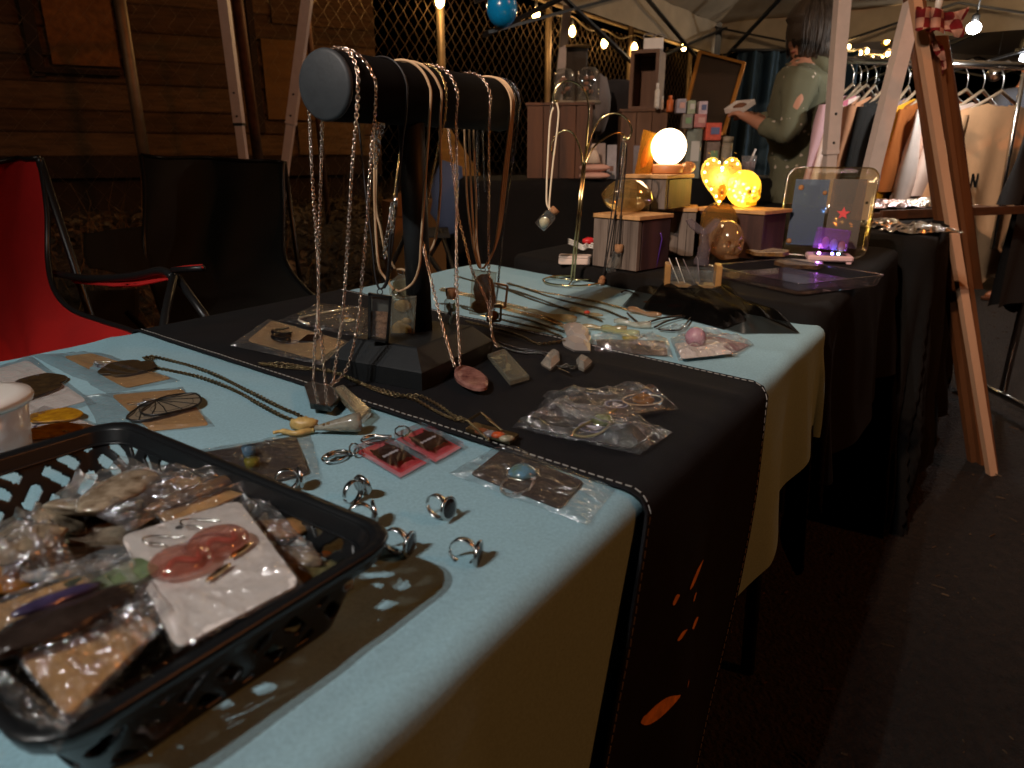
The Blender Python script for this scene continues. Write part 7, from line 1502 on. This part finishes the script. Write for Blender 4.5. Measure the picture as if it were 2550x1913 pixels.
for i, (s, cl_, lab) in enumerate(rk_items): shirt(lab, (.045+.87*s if i < 14 else 1.0), cl_, (YW if i < 10 else .5)+.08*math.sin(i*2.3), .62+.08*((i*37) % 3)/2, .22+.03*(i % 2), strap=(i == 1), pr=(i in (11, 12)))
_sh = [o for o in bpy.data.objects if o.get('label') == 'light orange shirt with dark lettering'][0]; _ya = .5+.08*math.sin(13*2.3); _n = V((-math.sin(_ya), math.cos(_ya), 0)); _p = _sh.location-_n*.036+V((0, 0, -.42)); R_ = tr(_p-V((math.cos(_ya), math.sin(_ya), 0))*.12) @ rz(_ya)
g = MB(R_); g.bar((0, 0, 0), (0, 0, .05), .008, .003, (0, 1, 0)); g.bar((.028, 0, 0), (.028, 0, .05), .008, .003, (0, 1, 0)); g.bar((.002, .001, .048), (.026, .001, .002), .008, .003, (0, 1, 0)); g.build('lettering', CHARC, _sh)
for px, py, lab in ((2180, 250, 'small clear glass bauble hanging before the cream shirt'), (2477, 185, 'silver bauble hanging by the orange shirts')):
    c_ = ad(px, py, 3.0); t = thing('glass_bauble', lab, 'bauble', c_); MB().sphere(c_, .020 if px < 2300 else .028, 16, 12).build('ball', THIN if px < 2300 else SILV, t); MB().lathe([(.006, .018), (.006, .026)], 10, c=c_ if px < 2300 else c_+V((0, 0, .009))).build('cap', SILV, t); MB().tube([c_+V((0, 0, .026)), c_+V((0, 0, .15))], .0008, 4).build('thread', CHARC, t)
# ================================================================ EASEL WITH GINGHAM BOW
EAS = mat('easel_pine', lin((200, 156, 124)), .5, noise=(6, .15), stretch=(1, 1, .15), bump=(60, .15, .001)); EASD = mat('easel_brown', lin((100, 60, 32)), .6, noise=(8, .25), stretch=(1, 1, .15))
ft = at(2470, 1182, 0); tp_ = ad(2290, 70, 2.12); es = thing('easel', 'tall folded wooden easel with a gingham bow at its top', 'easel', ft)
up_ = (tp_-ft).normalized(); top2 = tp_+up_*.12
MB().bar(ft, top2, .024, .022, (0, -1, .2)).build('leg', EAS, es)
b1 = ft+V((.02, .08, 0)); MB().bar(b1, top2+V((.05, .06, 0)), .020, .022, (0, -1, .2)).build('leg', EASD, es)
b2 = ft+V((.0, .10, 0)); MB().bar(b2, top2+V((.03, .08, 0)), .020, .022, (0, -1, .2)).build('leg', EASD, es)
m1 = ad(2372, 330, 2.2); MB().bar(ad(2332, 105, 2.16), ft+V((.028, .030, 0)), .014, .018, (0, -1, .2)).build('mast', EASD, es)
bq = [ad(x, y, yy) for x, y, yy in ((2312, 90, 2.17), (2362, 88, 2.20), (2400, 330, 2.22), (2448, 720, 2.2), (2425, 720, 2.17))]
MB().add(bq+[p+V((0, .012, 0)) for p in bq], [(0, 1, 2, 3, 4), (9, 8, 7, 6, 5)]+[(i, (i+1) % 5, 5+(i+1) % 5, 5+i) for i in range(5)]).build('board', EASD, es)
MB().sphere(ad(2338, 8, 2.1), (.010, .008, .022), 10, 8).build('white_clip', TUB, es)
GING = mat('gingham', lin((150, 30, 34)), .9); _t = GING.node_tree; _b = _t.nodes['Principled BSDF']; _tc = _t.nodes.new('ShaderNodeTexCoord'); _c = _t.nodes.new('ShaderNodeTexChecker'); _c.inputs['Scale'].default_value = 42
_c.inputs['Color1'].default_value = (*lin((128, 18, 24)), 1); _c.inputs['Color2'].default_value = (*lin((206, 150, 128)), 1)
_w = _t.nodes.new('ShaderNodeMapping'); _w.inputs['Location'].default_value = (.003, .2, .004); _w.inputs['Scale'].default_value = (1, 0, 1); _t.links.new(_tc.outputs['Object'], _w.inputs[0]); _t.links.new(_w.outputs[0], _c.inputs['Vector'])
_wv = _t.nodes.new('ShaderNodeTexWave'); _wv.inputs['Scale'].default_value = 6.6; _wv.bands_direction = 'Z'; _mx = _t.nodes.new('ShaderNodeMix'); _mx.data_type = 'RGBA'; _mx.blend_type = 'MULTIPLY'; _mx.inputs[0].default_value = .45
_t.links.new(_tc.outputs['Object'], _wv.inputs['Vector']); _t.links.new(_c.outputs[0], _mx.inputs[6]); _t.links.new(_wv.outputs['Color'], _mx.inputs[7]); _t.links.new(_mx.outputs[2], _b.inputs['Base Color'])
bw_ = thing('gingham_bow', 'red and white gingham bow tied round the easel top', 'bow', ad(2330, 45, 2.08))
def loop_(x0, x1, yc, hh, sd):
    def fn(a, q):
        th = 2*PI*a; cx_ = (x0+x1)/2; rx_ = (x1-x0)/2
        return ad(cx_+rx_*math.cos(th)*(.92+.08*q), yc+(q-.5)*hh+5*math.sin(th*2+sd), 2.075+.035*math.sin(th))
    MB().grid(fn, 28, 8).build('bow_loop', GING, bw_)
loop_(2278, 2322, 47, 52, 0); loop_(2314, 2352, 52, 56, 2)
def tail_(pts, wd, sd):
    P = smooth_path([ad(x, y, yy) for x, y, yy in pts], 6)
    MB().grid(lambda a, q: P[int(a*(len(P)-1))]+V((0, .010*math.sin(q*8+a*9+sd), (q-.5)*wd*(.55+.6*a))), 24, 8).build('bow_tail', GING, bw_)
tail_([(2340, 52, 2.09), (2365, 56, 2.08), (2385, 58, 2.07), (2402, 56, 2.07)], .065, 1)
tail_([(2318, 84, 2.10), (2330, 110, 2.11), (2345, 140, 2.12), (2352, 170, 2.13)], .03, 4)
MB().sphere(ad(2318, 50, 2.075), (.014, .016, .030), 12, 8).build('knot', GING, bw_)
